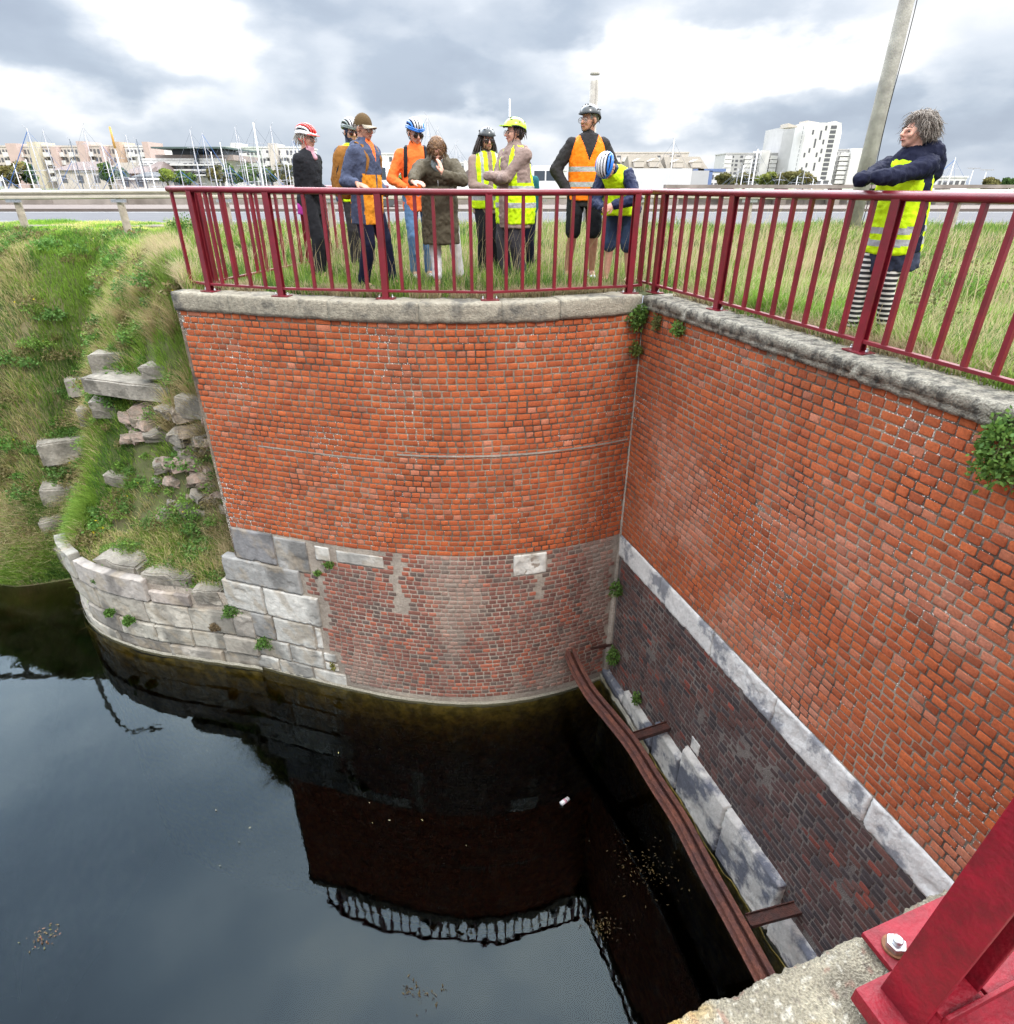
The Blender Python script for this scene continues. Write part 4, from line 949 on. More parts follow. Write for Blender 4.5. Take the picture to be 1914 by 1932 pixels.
    def torso(s, name, rings, mt, sleeves=None, collar=None, extra=None, wrinkle=.012, paint=None, voxel=.011, wscale=.09, cuff=.92, parent=None, smooth=3, hood=None):
        mb = MB(); mb.loft([((r[3] if len(r) > 3 else 0, r[4] if len(r) > 4 else 0, r[0]), r[1]*s.wd, r[2]) for r in rings], M=s.T, n=24)
        if sleeves:
            for sd, (a, e, w_) in s.arm.items():
                r0, r1, r2 = sleeves[0]*s.k*.95, sleeves[1]*s.k*.95, sleeves[2]*s.k*.92; a2 = a-(a-s.tt((0, 0, .44))).normalized()*.012; r0 *= 1.06
                mb.caps(a2, r0, e, r1); mb.caps(e, r1, e.lerp(w_, cuff), r2)
        if collar: mb.caps(s.tt((0, .005, .48)), collar*s.k, s.tt((0, -.0, .530)), collar*.93*s.k)
        if hood:
            for c, r in hood: mb.ball(s.tt(c), tuple(v*s.k for v in r), s.Tr)
        if extra: extra(mb)
        Ti = s.T.inverted(); pf = (lambda c: paint(Ti @ c)) if paint else None
        return mb.organic(name, mt, parent or s.root, voxel=voxel, smooth=smooth, wrinkle=wrinkle*s.k, wscale=wscale, paint=pf)
    def trousers(s, mt, r=(.098, .075, .062), to=.97, name='trousers', wrinkle=.014, hips=(.165, .125)):
        mb = MB(); k = s.k; hf = s.W.inverted() @ s.hj[1]
        mb.loft([((0, hf.y, s.hip-.10), hips[0]*.92, hips[1]*.9), ((0, hf.y, s.hip), hips[0], hips[1]), ((0, hf.y, s.hip+.10), hips[0]*.92, hips[1]*.92)], M=s.W)
        for sd, (a, kn, an, f) in s.leg.items():
            if to > 1: e = kn.lerp(an, to-1); mb.caps(a, r[0]*k, kn, r[1]*k); mb.caps(kn, r[1]*k, e, r[2]*k)
            else: mb.caps(a, r[0]*k, a.lerp(kn, to), r[1]*k)
        return mb.organic(name, mt, s.root, voxel=.011, smooth=3, wrinkle=wrinkle*k)
    def shoes(s, mt=None):
        for sd, (a, kn, an, f) in s.leg.items():
            mb = MB(); d = s.Wr @ Vector((0, -1, 0)); k = s.k
            mb.caps(f+Vector((0, 0, .045*k))-d*.05*k, .045*k, f+Vector((0, 0, .035*k))+d*.14*k, .036*k); mb.caps(f+Vector((0, 0, .05*k))-d*.04*k, .045*k, f+Vector((0, 0, .09*k))-d*.02*k, .045*k)
            mb.organic('shoe', mt or M['black_cloth'], s.root, voxel=.01, smooth=2)
    # ---- head wear
    def helmet(s, c1, c2=None, style='vent', visor=None, tilt=0, straps='black_cloth'):
        k = s.k; Rt = Matrix.Rotation(R(tilt), 4, 'X'); G = s.H @ Matrix.Translation((0, .006, .140)) @ Rt
        a, b, c = .098, .128, .098
        def surf(th, ph, f=1.):   # th from top, ph around (0 = front)
            return Vector((a*f*math.sin(th)*math.sin(ph), -b*f*math.sin(th)*math.cos(ph), c*f*math.cos(th)+.012))
        def brim(ph): return R(96)+R(10)*abs(math.sin(ph))*(-1)+R(14)*max(0, -math.cos(ph))
        def dome(f, mt, name, th_cut=0):
            mb = MB(); nu, nv = 28, 10; vs = [G @ surf(0, 0, f)]
            for i in range(1, nv+1):
                for j in range(nu): ph = 2*math.pi*j/nu; vs.append(G @ surf(brim(ph)*i/nv, ph, f))
            for j in range(nu): ph = 2*math.pi*j/nu; v = surf(brim(ph), ph, f-.12); vs.append(G @ v)
            fs = [(0, 1+(j+1) % nu, 1+j) for j in range(nu)]
            for i in range(nv): fs += [(1+i*nu+j, 1+i*nu+(j+1) % nu, 1+(i+1)*nu+(j+1) % nu, 1+(i+1)*nu+j) for j in range(nu)]
            fs = [tuple(reversed(f_)) for f_ in fs]; mb.add(vs, fs, True); return mb.build(name, mt, s.root)
        if style == 'vent':
            h = dome(.93, M['helm_void'], 'helmet'); m1, m2 = M[c1], M[c2 or c1]
            mb = MB(); mbt = MB()
            for q in (-.78, -.48, -.17, .17, .48, .78):
                pts = []; 
                for u in np.linspace(-1, 1, 13):
                    x_ = q*a*(1-.18*abs(u)**2); yy = -b*u*math.sqrt(max(0, 1-(x_/a)**2))*.985; zz = c*math.sqrt(max(0, 1-(x_/a)**2-(yy/b)**2))+.012
                    if u < -.1: zz -= 0
                    pts.append(G @ Vector((x_*1.03, yy*1.03, zz*1.03)))
                (mb if abs(q) < .6 else mbt).tube(pts, [.0125*k*(.55+.45*math.sin(math.pi*(i+1)/14)) for i in range(13)], 8)
            # rim and cross pieces
            for f_, dz, mbb in ((1.0, 0, mbt),):
                for o in (0, 1):
                    mbb.tube([G @ (surf(brim(ph)-R(9)*o-R(2), ph, 1.0)) for ph in np.linspace(0, 2*math.pi, 33)], .012*k, 8)
            mb.tube([G @ surf(R(38), ph, 1.0) for ph in np.linspace(R(120), R(240), 9)], .010*k, 8)
            mb.build('helmet_rib', m1, h); mbt.build('helmet_rim', m2, h)
        else:
            h = dome(1.02, M[c1], 'helmet')
            mb = MB()
            for sd in (-1, 1):
                for th, ph in ((30, 20), (48, 45), (60, 95), (55, 140)):
                    p_ = surf(R(th), R(ph)*sd, 1.02); mb.ball(G @ p_, (.007*k, .020*k, .005*k), (G.to_3x3().normalized() @ Matrix.Rotation(R(ph)*sd*-.6, 3, 'Z') @ Matrix.Rotation(R(th)*sd, 3, 'Y')), 8, 6)
            mb.build('helmet_vent', M['helm_void'], h)
            mb = MB(); mb.tube([G @ surf(brim(ph)-R(1), ph, 1.03) for ph in np.linspace(0, 2*math.pi, 33)], .007*k, 6); mb.build('helmet_rim', M[c2 or 'helm_void'], h)
        if visor:
            mb = MB(); vs = []; n_ = 13
            for ph in np.linspace(R(-62), R(62), n_):
                p_ = surf(R(84), ph, 1.03); q = p_*1.0+Vector((0, -.055*math.cos(ph*1.2), -.004)); vs += [G @ p_, G @ q, G @ (q+Vector((0, 0, -.006))), G @ (p_+Vector((0, 0, -.008)))]
            fs = [(i*4+j, i*4+(j+1) % 4, (i+1)*4+(j+1) % 4, (i+1)*4+j) for i in range(n_-1) for j in range(4)]+[(3, 2, 1, 0), tuple((n_-1)*4+j for j in range(4))]
            mb.add(vs, fs); mb.build('visor', M[visor], h)
        mb = MB()
        for sd in (-1, 1):
            mb.tube([s.hh((sd*.082, -.03, .11)), s.hh((sd*.076, -.035, .06)), s.hh((sd*.05, -.045, .015)), s.hh((0, -.06, .0))], .0042*k, 6)
            mb.tube([s.hh((sd*.083, .05, .10)), s.hh((sd*.074, -.02, .045))], .0042*k, 6)
        mb.build('chin_strap', M[straps], h)
        return h
    def hair(s, mt, style='short', n=260, thick=.0062, ln=.08, seed=1, mess=.4, drop=.05, front=.4, vol=1.):
        r_ = random.Random(seed); k = s.k; G = s.H @ Matrix.Translation((0, .012, .135)); mb = MB()
        Hr = s.H.to_3x3().normalized()
        mb.ball(s.hh((0, .022, .145)), (.080*k*vol, .092*k*vol, .088*k*vol), Hr, 18, 12)
        if drop > .03: mb.ball(s.hh((0, .045, .10)), (.078*k*vol, .068*k*vol, .075*k*vol), Hr, 16, 10)
        cap = mb.organic('hair', M[mt], s.root, voxel=.009, smooth=1, wrinkle=.02*k, wscale=.03)
        mb = MB()
        for _ in range(n):
            th = R(r_.uniform(0, 105)); ph = r_.uniform(-math.pi, math.pi)
            if abs(ph) < 1.0 and th > front*math.pi/2*1.1: continue
            d = Vector((math.sin(th)*math.sin(ph), -math.sin(th)*math.cos(ph), math.cos(th)))
            p = Vector((d.x*.080*vol, d.y*.094*vol+.008, d.z*.090*vol)); v = (Vector((d.x, d.y, d.z*.3))*.5+Vector((0, .15, -.6))); v += Vector((r_.uniform(-1, 1), r_.uniform(-1, 1), r_.uniform(-.6, 1)))*mess
            pts = [G @ p]; l_ = ln*r_.uniform(.5, 1.25); cu = Vector((r_.uniform(-1, 1), r_.uniform(-1, 1), r_.uniform(-1, 1)))*mess*1.4
            for i in range(4):
                v = (v+Vector((0, 0, -.35))+cu*(1 if i % 2 else -.4)).normalized(); p = p+v*l_/4
                q = Vector(((p.x/.074), (p.y-.008)/.088, p.z/.088))
                if q.length < 1 and p.z > -.02: p = Vector((q.x/q.length*.080, q.y/q.length*.094+.008, q.z/q.length*.088))
                pts.append(G @ p)
            w0 = thick*k; mb.tube(pts, [w0, w0*.95, w0*.8, w0*.55, w0*.15], 4)
        mb.build('hair_lock', M[mt], cap)
        return cap
J = atd
def backpack(s, col, col2, c=(0, .17, .26), r=(.145, .095, .21), name='backpack'):
    t = thing(name, {'brown_cloth': 'brown and black backpack on the back of the man in the beige peaked cap', 'black_cloth': 'dark rucksack worn by the person in the orange hoodie'}[col], 'backpack', tuple(s.root.location))
    mb = MB(); mb.loft([((c[0], c[1], c[2]-r[2]), r[0]*.8, r[1]*.7, 3), ((c[0], c[1]+.01, c[2]-r[2]*.8), r[0], r[1], 3), ((c[0], c[1]+.01, c[2]), r[0], r[1]*1.05, 3), ((c[0], c[1], c[2]+r[2]*.7), r[0]*.92, r[1]*.85, 3), ((c[0], c[1]-.01, c[2]+r[2]), r[0]*.6, r[1]*.5, 3)], M=s.T)
    mb.loft([((c[0], c[1]+r[1], c[2]-r[2]*.75), r[0]*.65, .03, 3), ((c[0], c[1]+r[1]+.01, c[2]-r[2]*.3), r[0]*.7, .04, 3), ((c[0], c[1]+r[1], c[2]+r[2]*.05), r[0]*.62, .03, 3)], M=s.T)
    mb.organic('bag', M[col], t, voxel=.011, smooth=3, wrinkle=.015)
    mb = MB()
    for sd in (-1, 1): mb.tube([s.tt((sd*.085, .12, .42)), s.tt((sd*.10, .03, .525)), s.tt((sd*.115, -.06, .50)), s.tt((sd*.12, -.125, .38)), s.tt((sd*.135, -.10, .22)), s.tt((sd*.14, .06, .12))], .021*s.k, 8, ell=.35)
    mb.build('strap', M[col], t)
    mb = MB()
    for sd in (-1, 1): mb.tube([s.tt((sd*r[0]*.98, c[1]-.02, c[2]+.12)), s.tt((sd*r[0]*1.06, c[1]+.03, c[2]-.02)), s.tt((sd*r[0]*.98, c[1]+.05, c[2]-.16))], .022*s.k, 6)
    mb.build('side_pocket', M[col2], t)
    return t
JR = [(-.16, .175, .130), (-.06, .172, .128), (.06, .160, .122), (.20, .165, .122), (.34, .180, .122), (.42, .182, .112), (.47, .150, .095), (.505, .105, .078), (.535, .065, .06)]
VR = [(-.10, .190, .150), (.0, .188, .148), (.12, .184, .144), (.28, .188, .144), (.38, .184, .140), (.44, .172, .125), (.485, .142, .105), (.52, .105, .088), (.54, .07, .06)]
def vpaint(bands, vee=.0, open_=.0, back=False):
    """0 vest colour, 1 reflective, 2 garment below"""
    def f(c):
        x, y, z = c
        if y < 0.02 and vee and abs(x) < vee*(z-.16)/.34: return 2
        if y < 0 and open_ and abs(x) < open_: return 2
        for b in bands:
            if abs(z-b) < .026: return 1
        return 0
    return f

# 1 woman with the red and white helmet, profile to the right
p = Person('woman in a red and white helmet and black jacket, leftmost of the group', -2.44, 8.75, yaw=72, top=(585, 232), lean=5, width=1.16, hyaw=68, hpitch=4, fem=True)
p.stance(.10, .05); p.setarm(-1, p.w((-.07, -.20, 1.0)), p.Wr @ Vector((-.3, 1, -.3)), hide=True); p.setarm(1, p.w((.10, -.22, 1.02)), p.Wr @ Vector((.4, 1, -.3)), hide=True)
p.body(); p.face(); p.glasses(False); p.hair('white_hair', n=160, ln=.10, drop=.06, seed=2, mess=.25)
p.trousers(M['black_cloth'], r=(.112, .082, .066), to=1.95); p.shoes()
p.torso('jacket', JR, [M['black_cloth'], M['magenta_cloth']], sleeves=(.070, .058, .045), collar=.068, paint=lambda c: 1 if (c.z < -.02 and c.y > -.03) else 0, wrinkle=.02)
mb = MB(); mb.caps(p.tt((0, -.02, .50)), .064, p.tt((0, -.03, .55)), .060); mb.caps(p.tt((0, -.10, .46)), .03, p.tt((0, -.03, .52)), .05); mb.organic('scarf', M['scarf_pink'], p.root, voxel=.01, smooth=1)
p.helmet('helm_red', 'helm_white', 'vent', visor='helm_red', tilt=6, straps='helm_red')

# 2 person in balaclava, partly hidden
p = Person('person in a grey hooded balaclava, dark glasses and grey helmet behind the capped man', -2.05, 9.7, yaw=20, top=(632, 221), hyaw=35, hpitch=6)
p.stance(.10, .04); p.relax(-1, hide=True); p.relax(1, hide=True); p.body(); p.glasses(True, 1.05)
p.trousers(M['dark_grey_cloth'], to=1.9); p.shoes()
p.torso('jacket', JR, M['slate_cloth'], sleeves=(.070, .058, .045), collar=.07)
mb = MB(); mb.ball(p.hh((0, .022, .135)), (.086, .102, .108)); mb.caps(p.hh((0, .02, .06)), .075, p.tt((0, 0, .50)), .085); mb.ball(p.hh((0, -.03, .035)), (.062, .066, .045)); mb.ball(p.hh((0, -.058, .155)), (.06, .04, .035))
mb.organic('balaclava', M['hood_blue'], p.root, voxel=.009, smooth=2)
p.torso('safety_vest', VR, [M['hi_lime'], M['refl']], paint=vpaint((.05, .22)), wrinkle=.02)
p.helmet('helm_silver', 'helm_grey', 'vent', tilt=2)

# 3 man with cap and backpack, hand on the rail
p = Person('man in a brown peaked cap and blue and amber jacket, one hand on the rail', -1.56, 7.92, yaw=66, top=(683, 209), lean=3, width=1.14, hyaw=62, hpitch=6)
p.setleg(-1, p.w((-.13, .06, 0))); p.setleg(1, p.w((.20, -.10, 0)))
hnd = Vector((-1.50, 7.44, 1.115)); p.setarm(-1, J(672, 345, 7.50), Vector((-.6, .2, -1)), hd=(.75, -.25, -.25), hn=(.1, -.35, 1), curl=.35)
p.setarm(1, p.w((.20, -.12, .98)), p.Wr @ Vector((.5, .8, -.4)), hide=True)
p.skin = 'skin_tan'; p.body(); p.face(); p.glasses(False)
p.hair('white_hair', n=90, ln=.03, drop=.02, seed=5, mess=.1, vol=.98)
p.trousers(M['navy_cloth'], r=(.105, .080, .066), to=1.95); p.shoes()
def jp(c): return 1 if c.z < .24 else 0
Ti3 = p.T.inverted()
p.torso('jacket', [(-.24, .19, .15)]+[(a, b+.012, c_+.015) for a, b, c_ in JR], [M['slate_cloth'], M['amber_cloth'], M['orange_cloth']], sleeves=(.078, .066, .052), paint=lambda c: (2 if (c.y < -.05 and abs(c.x) < .03*(c.z-.36)/.1 and c.z > .36) else 0 if (abs(c.x) > .175 or c.z > .24 or (c.y < -.10 and abs(c.x) < .012)) else 1), collar=.078, wrinkle=.022, hood=[((0, .09, .50), (.10, .07, .05))])
mb = MB(); mb.caps(p.tt((0, -.01, .50)), .062, p.tt((0, -.015, .53)), .058); mb.organic('neckerchief', M['orange_cloth'], p.root, voxel=.01, smooth=1)
# cap
Hr = p.H.to_3x3().normalized()
mb = MB(); nu = 24; vs = [p.hh((0, .01, .245))]
for i in range(1, 8):
    for j in range(nu):
        a_ = 2*math.pi*j/nu; th = R(92)*i/7; vs.append(p.hh((.086*math.sin(th)*math.sin(a_), .010-.100*math.sin(th)*math.cos(a_), .135+.108*math.cos(th)+(.008 if i == 7 else 0)*math.cos(a_))))
fs = [(0, 1+j, 1+(j+1) % nu) for j in range(nu)]+[(1+i*nu+j, 1+(i+1)*nu+j, 1+(i+1)*nu+(j+1) % nu, 1+i*nu+(j+1) % nu) for i in range(6) for j in range(nu)]
mb.add(vs, fs, True); cap_ = mb.build('cap', M['cap_brown'], p.root)
mb = MB(); vs = []; n_ = 13
for q in np.linspace(-1, 1, n_):
    a_ = p.hh((q*.074, -.082*math.sqrt(max(0, 1-q*q*.75)), .140)); b_ = p.hh((q*.070, -.082*math.sqrt(max(0, 1-q*q*.75))-.078*math.sqrt(max(0, 1-q*q*.9)), .128-.022*q*q)); vs += [a_, b_, b_-Vector((0, 0, .005)), a_-Vector((0, 0, .005))]
mb.add(vs, [(i*4+j, i*4+(j+1) % 4, (i+1)*4+(j+1) % 4, (i+1)*4+j) for i in range(n_-1) for j in range(4)]); mb.build('peak', M['cap_beige'], cap_)
backpack(p, 'brown_cloth', 'black_cloth', c=(-.03, .21, .24), r=(.16, .12, .25))

# 4 orange hoodie with blue helmet
p = Person('person in an orange hoodie, round dark sunglasses and blue helmet', -1.10, 8.95, yaw=8, top=(782, 221), width=1.08, hyaw=28, hpitch=14)
p.stance(.09, .03); p.setarm(-1, p.w((-.14, -.24, 1.02)), p.Wr @ Vector((-1, .4, -.6)), hide=True); p.setarm(1, p.w((.10, -.24, 1.02)), p.Wr @ Vector((1, .4, -.6)), hide=True)
p.body(); p.face(); p.glasses(True); p.hair('brown_hair', n=60, ln=.03, drop=.02, seed=9, mess=.1)
p.trousers(M['blue_denim'], r=(.095, .068, .062), to=1.95); p.shoes(M['helm_silver'])
p.torso('hoodie', JR, M['orange_cloth'], sleeves=(.072, .062, .05), collar=.082, wrinkle=.022, hood=[((0, .08, .50), (.10, .08, .06))])
p.helmet('helm_silver', 'helm_blue', 'vent', tilt=2)
h_ = [c for c in p.root.children if c.name.startswith('helmet')]
backpack(p, 'black_cloth', 'charcoal_cloth')

# 5 woman in the green parka bending over the rail
p = Person('woman in an olive parka and white trousers bent over the rail, hand to her face', -.74, 8.06, yaw=2, h=1.78, width=1.12, lean=36, hipfwd=.10, hyaw=8, hpitch=52, z=0)
p.setleg(-1, p.w((-.06, -.10, 0))); p.setleg(1, p.w((.20, .22, 0)))
p.setarm(-1, J(778, 343, 7.36), Vector((-1, .1, -.4)), hd=(.9, -.35, -.1), hn=(0, -.3, 1), curl=.6)
p.setarm(1, J(836, 330, 7.50), Vector((1, .1, -.5)), hd=(-.25, .05, 1), hn=(1, -.4, .1), curl=.25)
p.body(); p.face()
p.hair('brown_hair', n=420, ln=.085, drop=.0, seed=12, mess=.16, front=.95, vol=1.02)
p.trousers(M['white_denim'], r=(.100, .074, .058), to=1.86); p.shoes(M['beige_cloth'])
p.torso('parka', [(a, b+.016, c_+.022) for a, b, c_ in JR[1:]], M['olive_cloth'], extra=lambda mb: mb.loft([((0, -.06, .50), .215, .15), ((0, -.07, .62), .215, .16), ((0, -.09, .80), .205, .165), ((0, -.12, .98), .195, .155), ((0, -.16, 1.08), .17, .13)], M=p.W), sleeves=(.084, .072, .054), wrinkle=.03, wscale=.12, hood=[((0, .09, .49), (.125, .08, .065)), ((0, .02, .50), (.10, .08, .05))])
mb = MB(); mb.caps(p.tt((0, -.05, .49)), .075, p.tt((0, -.04, .52)), .068); mb.organic('scarf', M['scarf_print'], p.root, voxel=.01, smooth=1, wrinkle=.02, wscale=.03)
mb = MB(); mb.tube([p.tt((0, -.145, z_)) for z_ in np.linspace(.0, .38, 8)], .005, 6); mb.build('zip', M['refl'], p.root)

# 6 dark helmet woman
p = Person('woman with long dark hair, dark sunglasses, dark helmet and lime vest', -.21, 9.1, yaw=20, top=(930, 237), width=1.08, hyaw=20, hpitch=4)
p.stance(.09, .03); p.relax(-1, hide=True); p.setarm(1, p.w((.08, -.24, 1.05)), p.Wr @ Vector((1, .4, -.8)), hide=True); p.setarm(-1, p.w((-.02, -.24, 1.05)), p.Wr @ Vector((-1, .4, -.8)), hide=True)
p.body(); p.face(); p.glasses(True, 1.15); p.hair('dark_hair', n=260, ln=.30, drop=.06, seed=21, mess=.1)
p.trousers(M['black_cloth'], to=1.95); p.shoes()
p.torso('jacket', JR, M['beige_cloth'], sleeves=(.070, .058, .045), collar=.068)
p.torso('safety_vest', VR, [M['hi_lime'], M['refl'], M['beige_cloth']], paint=lambda c: 1 if (abs(abs(c.x)-.10) < .018 and c.z > .1) or abs(c.z-.02) < .025 else (2 if c.y < 0 and abs(c.x) < .03 else 0), wrinkle=.02)
p.helmet('helm_dark', None, 'solid')

# 7 beige coat, lime helmet, arms crossed, profile left
p = Person('woman in a beige coat with crossed arms, lime vest and lime green helmet', .13, 8.35, yaw=-52, top=(965, 219), width=1.14, hyaw=-68, hpitch=0)
p.stance(.09, .05)
p.setarm(-1, p.w((.12, -.24, 1.14)), p.Wr @ Vector((-1, -.2, -1.2)), hide=True); p.setarm(1, p.w((-.16, -.26, 1.16)), p.Wr @ Vector((1, -.2, -1.2)), hide=True)
p.body(); p.face(); p.glasses(False, 1.1); p.hair('dark_hair', n=120, ln=.07, drop=.05, seed=31, mess=.15)
p.trousers(M['charcoal_cloth'], r=(.108, .082, .072), to=1.92); p.shoes()
p.torso('coat', [(-.30, .20, .16), (-.16, .19, .15)]+[(a, b+.01, c_+.012) for a, b, c_ in JR[1:]], M['beige_cloth'], sleeves=(.078, .068, .056), collar=.086, cuff=1.0, wrinkle=.024, hood=[((0, .11, .48), (.10, .07, .07))])
p.torso('safety_vest', [(-.26, .215, .185, 0, .02), (-.10, .222, .195, 0, .02), (.0, .22, .195, 0, .02), (.12, .205, .17, 0, .02), (.28, .19, .155), (.40, .165, .14), (.48, .13, .11), (.525, .09, .08)], [M['hi_lime'], M['refl'], M['beige_cloth']], paint=lambda c: 2 if (c.y < .02 and abs(c.x) < .07) or (c.z > .16 and abs(c.x) > .115 and -.10 < c.y < .07) else (1 if abs(c.z+.06) < .028 or abs(c.z-.10) < .028 else 0), wrinkle=.028, wscale=.14)
p.helmet('helm_lime', None, 'solid', visor='helm_lime', tilt=-4)

# 8 mostly hidden person behind
p = Person('person in navy trousers almost hidden behind the woman in the beige coat', .30, 9.5, yaw=-20, h=1.52, hyaw=-30, hpitch=25)
p.stance(.10, .03); p.relax(-1, hide=True, out=-.02); p.relax(1, hide=True, out=-.02); p.body(); p.hair('dark_hair', n=60, ln=.05)
p.trousers(M['navy_cloth'], r=(.10, .085, .08), to=1.95); p.shoes()
p.torso('jacket', JR, M['teal_cloth'], sleeves=(.066, .055, .045))

# 9 tall man in the orange vest
p = Person('tall man in an orange safety vest, dark jacket, black shorts and dark helmet', 1.03, 8.75, yaw=4, top=(1110, 194), hyaw=-48, width=1.04, hpitch=-2)
p.setleg(-1, p.w((-.16, 0, 0))); p.setleg(1, p.w((.13, .02, 0)))
for sd in (-1, 1): p.setarm(sd, p.w((sd*.20, -.06, .92)), p.Wr @ Vector((sd*1., .5, 0)), hide=True)
p.skin = 'skin_tan'; p.body(); p.face(); p.glasses(False); p.hair('silver_hair', n=60, ln=.03, drop=.02, seed=41, mess=.1)
p.trousers(M['black_cloth'], r=(.105, .085, .085), to=.93, name='shorts'); p.shoes(M['helm_silver'])
p.torso('jacket', JR, M['dark_grey_cloth'], sleeves=(.078, .068, .055), collar=.072, wrinkle=.02)
p.torso('safety_vest', VR, [M['hi_orange'], M['refl'], M['dark_grey_cloth']], paint=lambda c: 2 if (c.y < 0.02 and (abs(c.x-.0) < .085*(c.z-.28)/.2)) or (c.y < 0 and c.x > .06-.5*(c.z+.1) and c.x < .3 and c.z < .03 and c.x > .03) else (1 if abs(c.z-.20+.0*c.x) < .025 or abs(c.z-.06) < .025 else 0), wrinkle=.018)
p.helmet('helm_dark', None, 'solid', visor=None, tilt=-3)

# 10 bent person, blue and white helmet
p = Person('person bent double in a lime vest, navy puffer and blue and silver helmet', 1.42, 8.30, yaw=-34, h=1.76, lean=50, hipfwd=.10, hyaw=-42, hpitch=78)
p.setleg(-1, p.w((-.13, .0, 0))); p.setleg(1, p.w((.15, .05, 0)))
p.setarm(-1, J(1140, 395, 7.9), Vector((-.4, .5, -.5)), hide=True); p.setarm(1, J(1158, 386, 7.85), Vector((1, .0, .10)), hd=(-.8, -.2, -.4), hn=(0, -1, .3), curl=.9)
p.body(); p.face(); p.hair('silver_hair', n=60, ln=.03, drop=.02, seed=51, mess=.1)
p.trousers(M['dark_denim'], r=(.108, .095, .09), to=1.08, name='shorts'); p.shoes()
p.torso('puffer_jacket', JR, M['puffy_navy'], sleeves=(.082, .072, .058), collar=.075, wrinkle=.035, wscale=.12)
p.torso('safety_vest', VR[1:], [M['hi_lime'], M['refl'], M['puffy_navy']], extra=lambda mb: mb.loft([((0, -.09, .80), .195, .155), ((0, -.10, .95), .195, .16), ((0, -.13, 1.04), .18, .14)], M=p.W), paint=lambda c: (1 if abs(c.z+.13) < .026 or abs(c.z-.03) < .026 else 0), wrinkle=.024)
p.helmet('helm_silver', 'helm_blue', 'vent', tilt=4)

# 11 woman at the right
p = Person('woman with wind blown grey hair, navy hooded coat, lime vest and striped leggings', 2.98, 5.18, yaw=-62, top=(1725, 207), lean=7, hyaw=-80, hpitch=-4, hipfwd=.02, hs=1.12, width=1.06)
p.stance(.10, .07)
p.setarm(-1, J(1618, 342, 4.93), Vector((-.2, -.2, -1)), hide=True); p.setarm(1, J(1616, 345, 4.76), Vector((-.3, -.3, -1)), hide=True)
p.body(); p.face(); p.hair('grey_hair', n=2600, ln=.085, drop=.06, seed=61, mess=.75, vol=1.10, front=.5, thick=.0030)
p.trousers(M['stripes'], r=(.092, .066, .054), to=1.95, wrinkle=.006, name='leggings'); p.shoes()
p.torso('coat', [(-.34, .215, .19, 0, .02), (-.20, .205, .175, 0, .01)]+[(a, b+.012, c_+.014) for a, b, c_ in JR[1:]], [M['navy_cloth'], M['skirt_blue']], sleeves=(.078, .066, .056), cuff=1.0, wrinkle=.034, wscale=.14, hood=[((0, .15, .50), (.17, .14, .11)), ((0, .24, .40), (.15, .11, .16)), ((0, .02, .53), (.10, .09, .05))], paint=lambda c: 1 if c.z < -.12 else 0)
p.torso('safety_vest', [(-.20, .215, .19), (-.10, .212, .185), (.0, .205, .175), (.12, .20, .17), (.28, .196, .155), (.38, .185, .145), (.46, .155, .12), (.51, .11, .085)], [M['hi_lime'], M['refl'], M['navy_cloth']], paint=lambda c: 2 if (abs(c.x) > .155 and -.055 < c.y < .035) or (c.z > .42 and c.y > .03) else (1 if abs(c.z+.02) < .026 or abs(c.z+.11) < .026 else 0), wrinkle=.024, wscale=.14)
# ------------------------------------------------------------------ vegetation
def blades(name, px, py, pz, ln, wd, col, lean=.5, seed=1, wind=(.15, -.1), nrm=None):
    """one mesh of tapering, bent grass blades (5 vertices each)"""
    rs = np.random.RandomState(seed); n = len(px); a = rs.uniform(0, 2*np.pi, n); lx = np.cos(a); ly = np.sin(a)
    b = rs.uniform(0, 2*np.pi, n); wx = np.cos(b)*wd; wy = np.sin(b)*wd
    k = lean*rs.uniform(.2, 1.3, n); dx = lx*k*ln+wind[0]*ln; dy = ly*k*ln+wind[1]*ln
    if nrm is not None: dx = dx+nrm[0]*ln; dy = dy+nrm[1]*ln
    up = ln*np.sqrt(np.clip(1-(k*.8)**2, .12, 1))
    V = np.zeros((n, 5, 3)); V[:, 0] = np.stack([px-wx, py-wy, pz-.02], 1); V[:, 1] = np.stack([px+wx, py+wy, pz-.02], 1)
    mx_, my_, mz_ = px+dx*.35, py+dy*.35, pz+up*.62
    V[:, 2] = np.stack([mx_+wx*.75, my_+wy*.75, mz_], 1); V[:, 3] = np.stack([mx_-wx*.75, my_-wy*.75, mz_], 1)
    V[:, 4] = np.stack([px+dx, py+dy, pz+up*np.where(k > .9, .75, 1.)], 1)
    i = (np.arange(n)*5)[:, None]; Fq = i+np.array([[0, 1, 2, 3]]); Ft = i+np.array([[3, 2, 4]])
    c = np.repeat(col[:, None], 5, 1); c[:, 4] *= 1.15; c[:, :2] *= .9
    return np_mesh(name, V.reshape(-1, 3), Fq, Ft, c.reshape(-1, 3))
def gcol(x, y, n, rs, straw=.35):
    f = fbm(x*.8+3, y*.8, 71); g = fbm(x*2.3, y*2.3, 72)
    c = mixc((.125, .22, .035), (.23, .33, .06), rs.rand(n)); dk_ = mixc((.05, .12, .025), (.10, .19, .04), rs.rand(n))
    m1 = (rs.rand(n) < sm(.45, .62, g)*.7)[:, None]; c = np.where(m1, dk_, c)
    st = mixc((.48, .42, .25), (.36, .28, .165), rs.rand(n)); m2 = (rs.rand(n) < straw*sm(.38, .62, f)*1.6)[:, None]; c = np.where(m2, st, c)
    return c*rs.uniform(.8, 1.2, (n, 1))
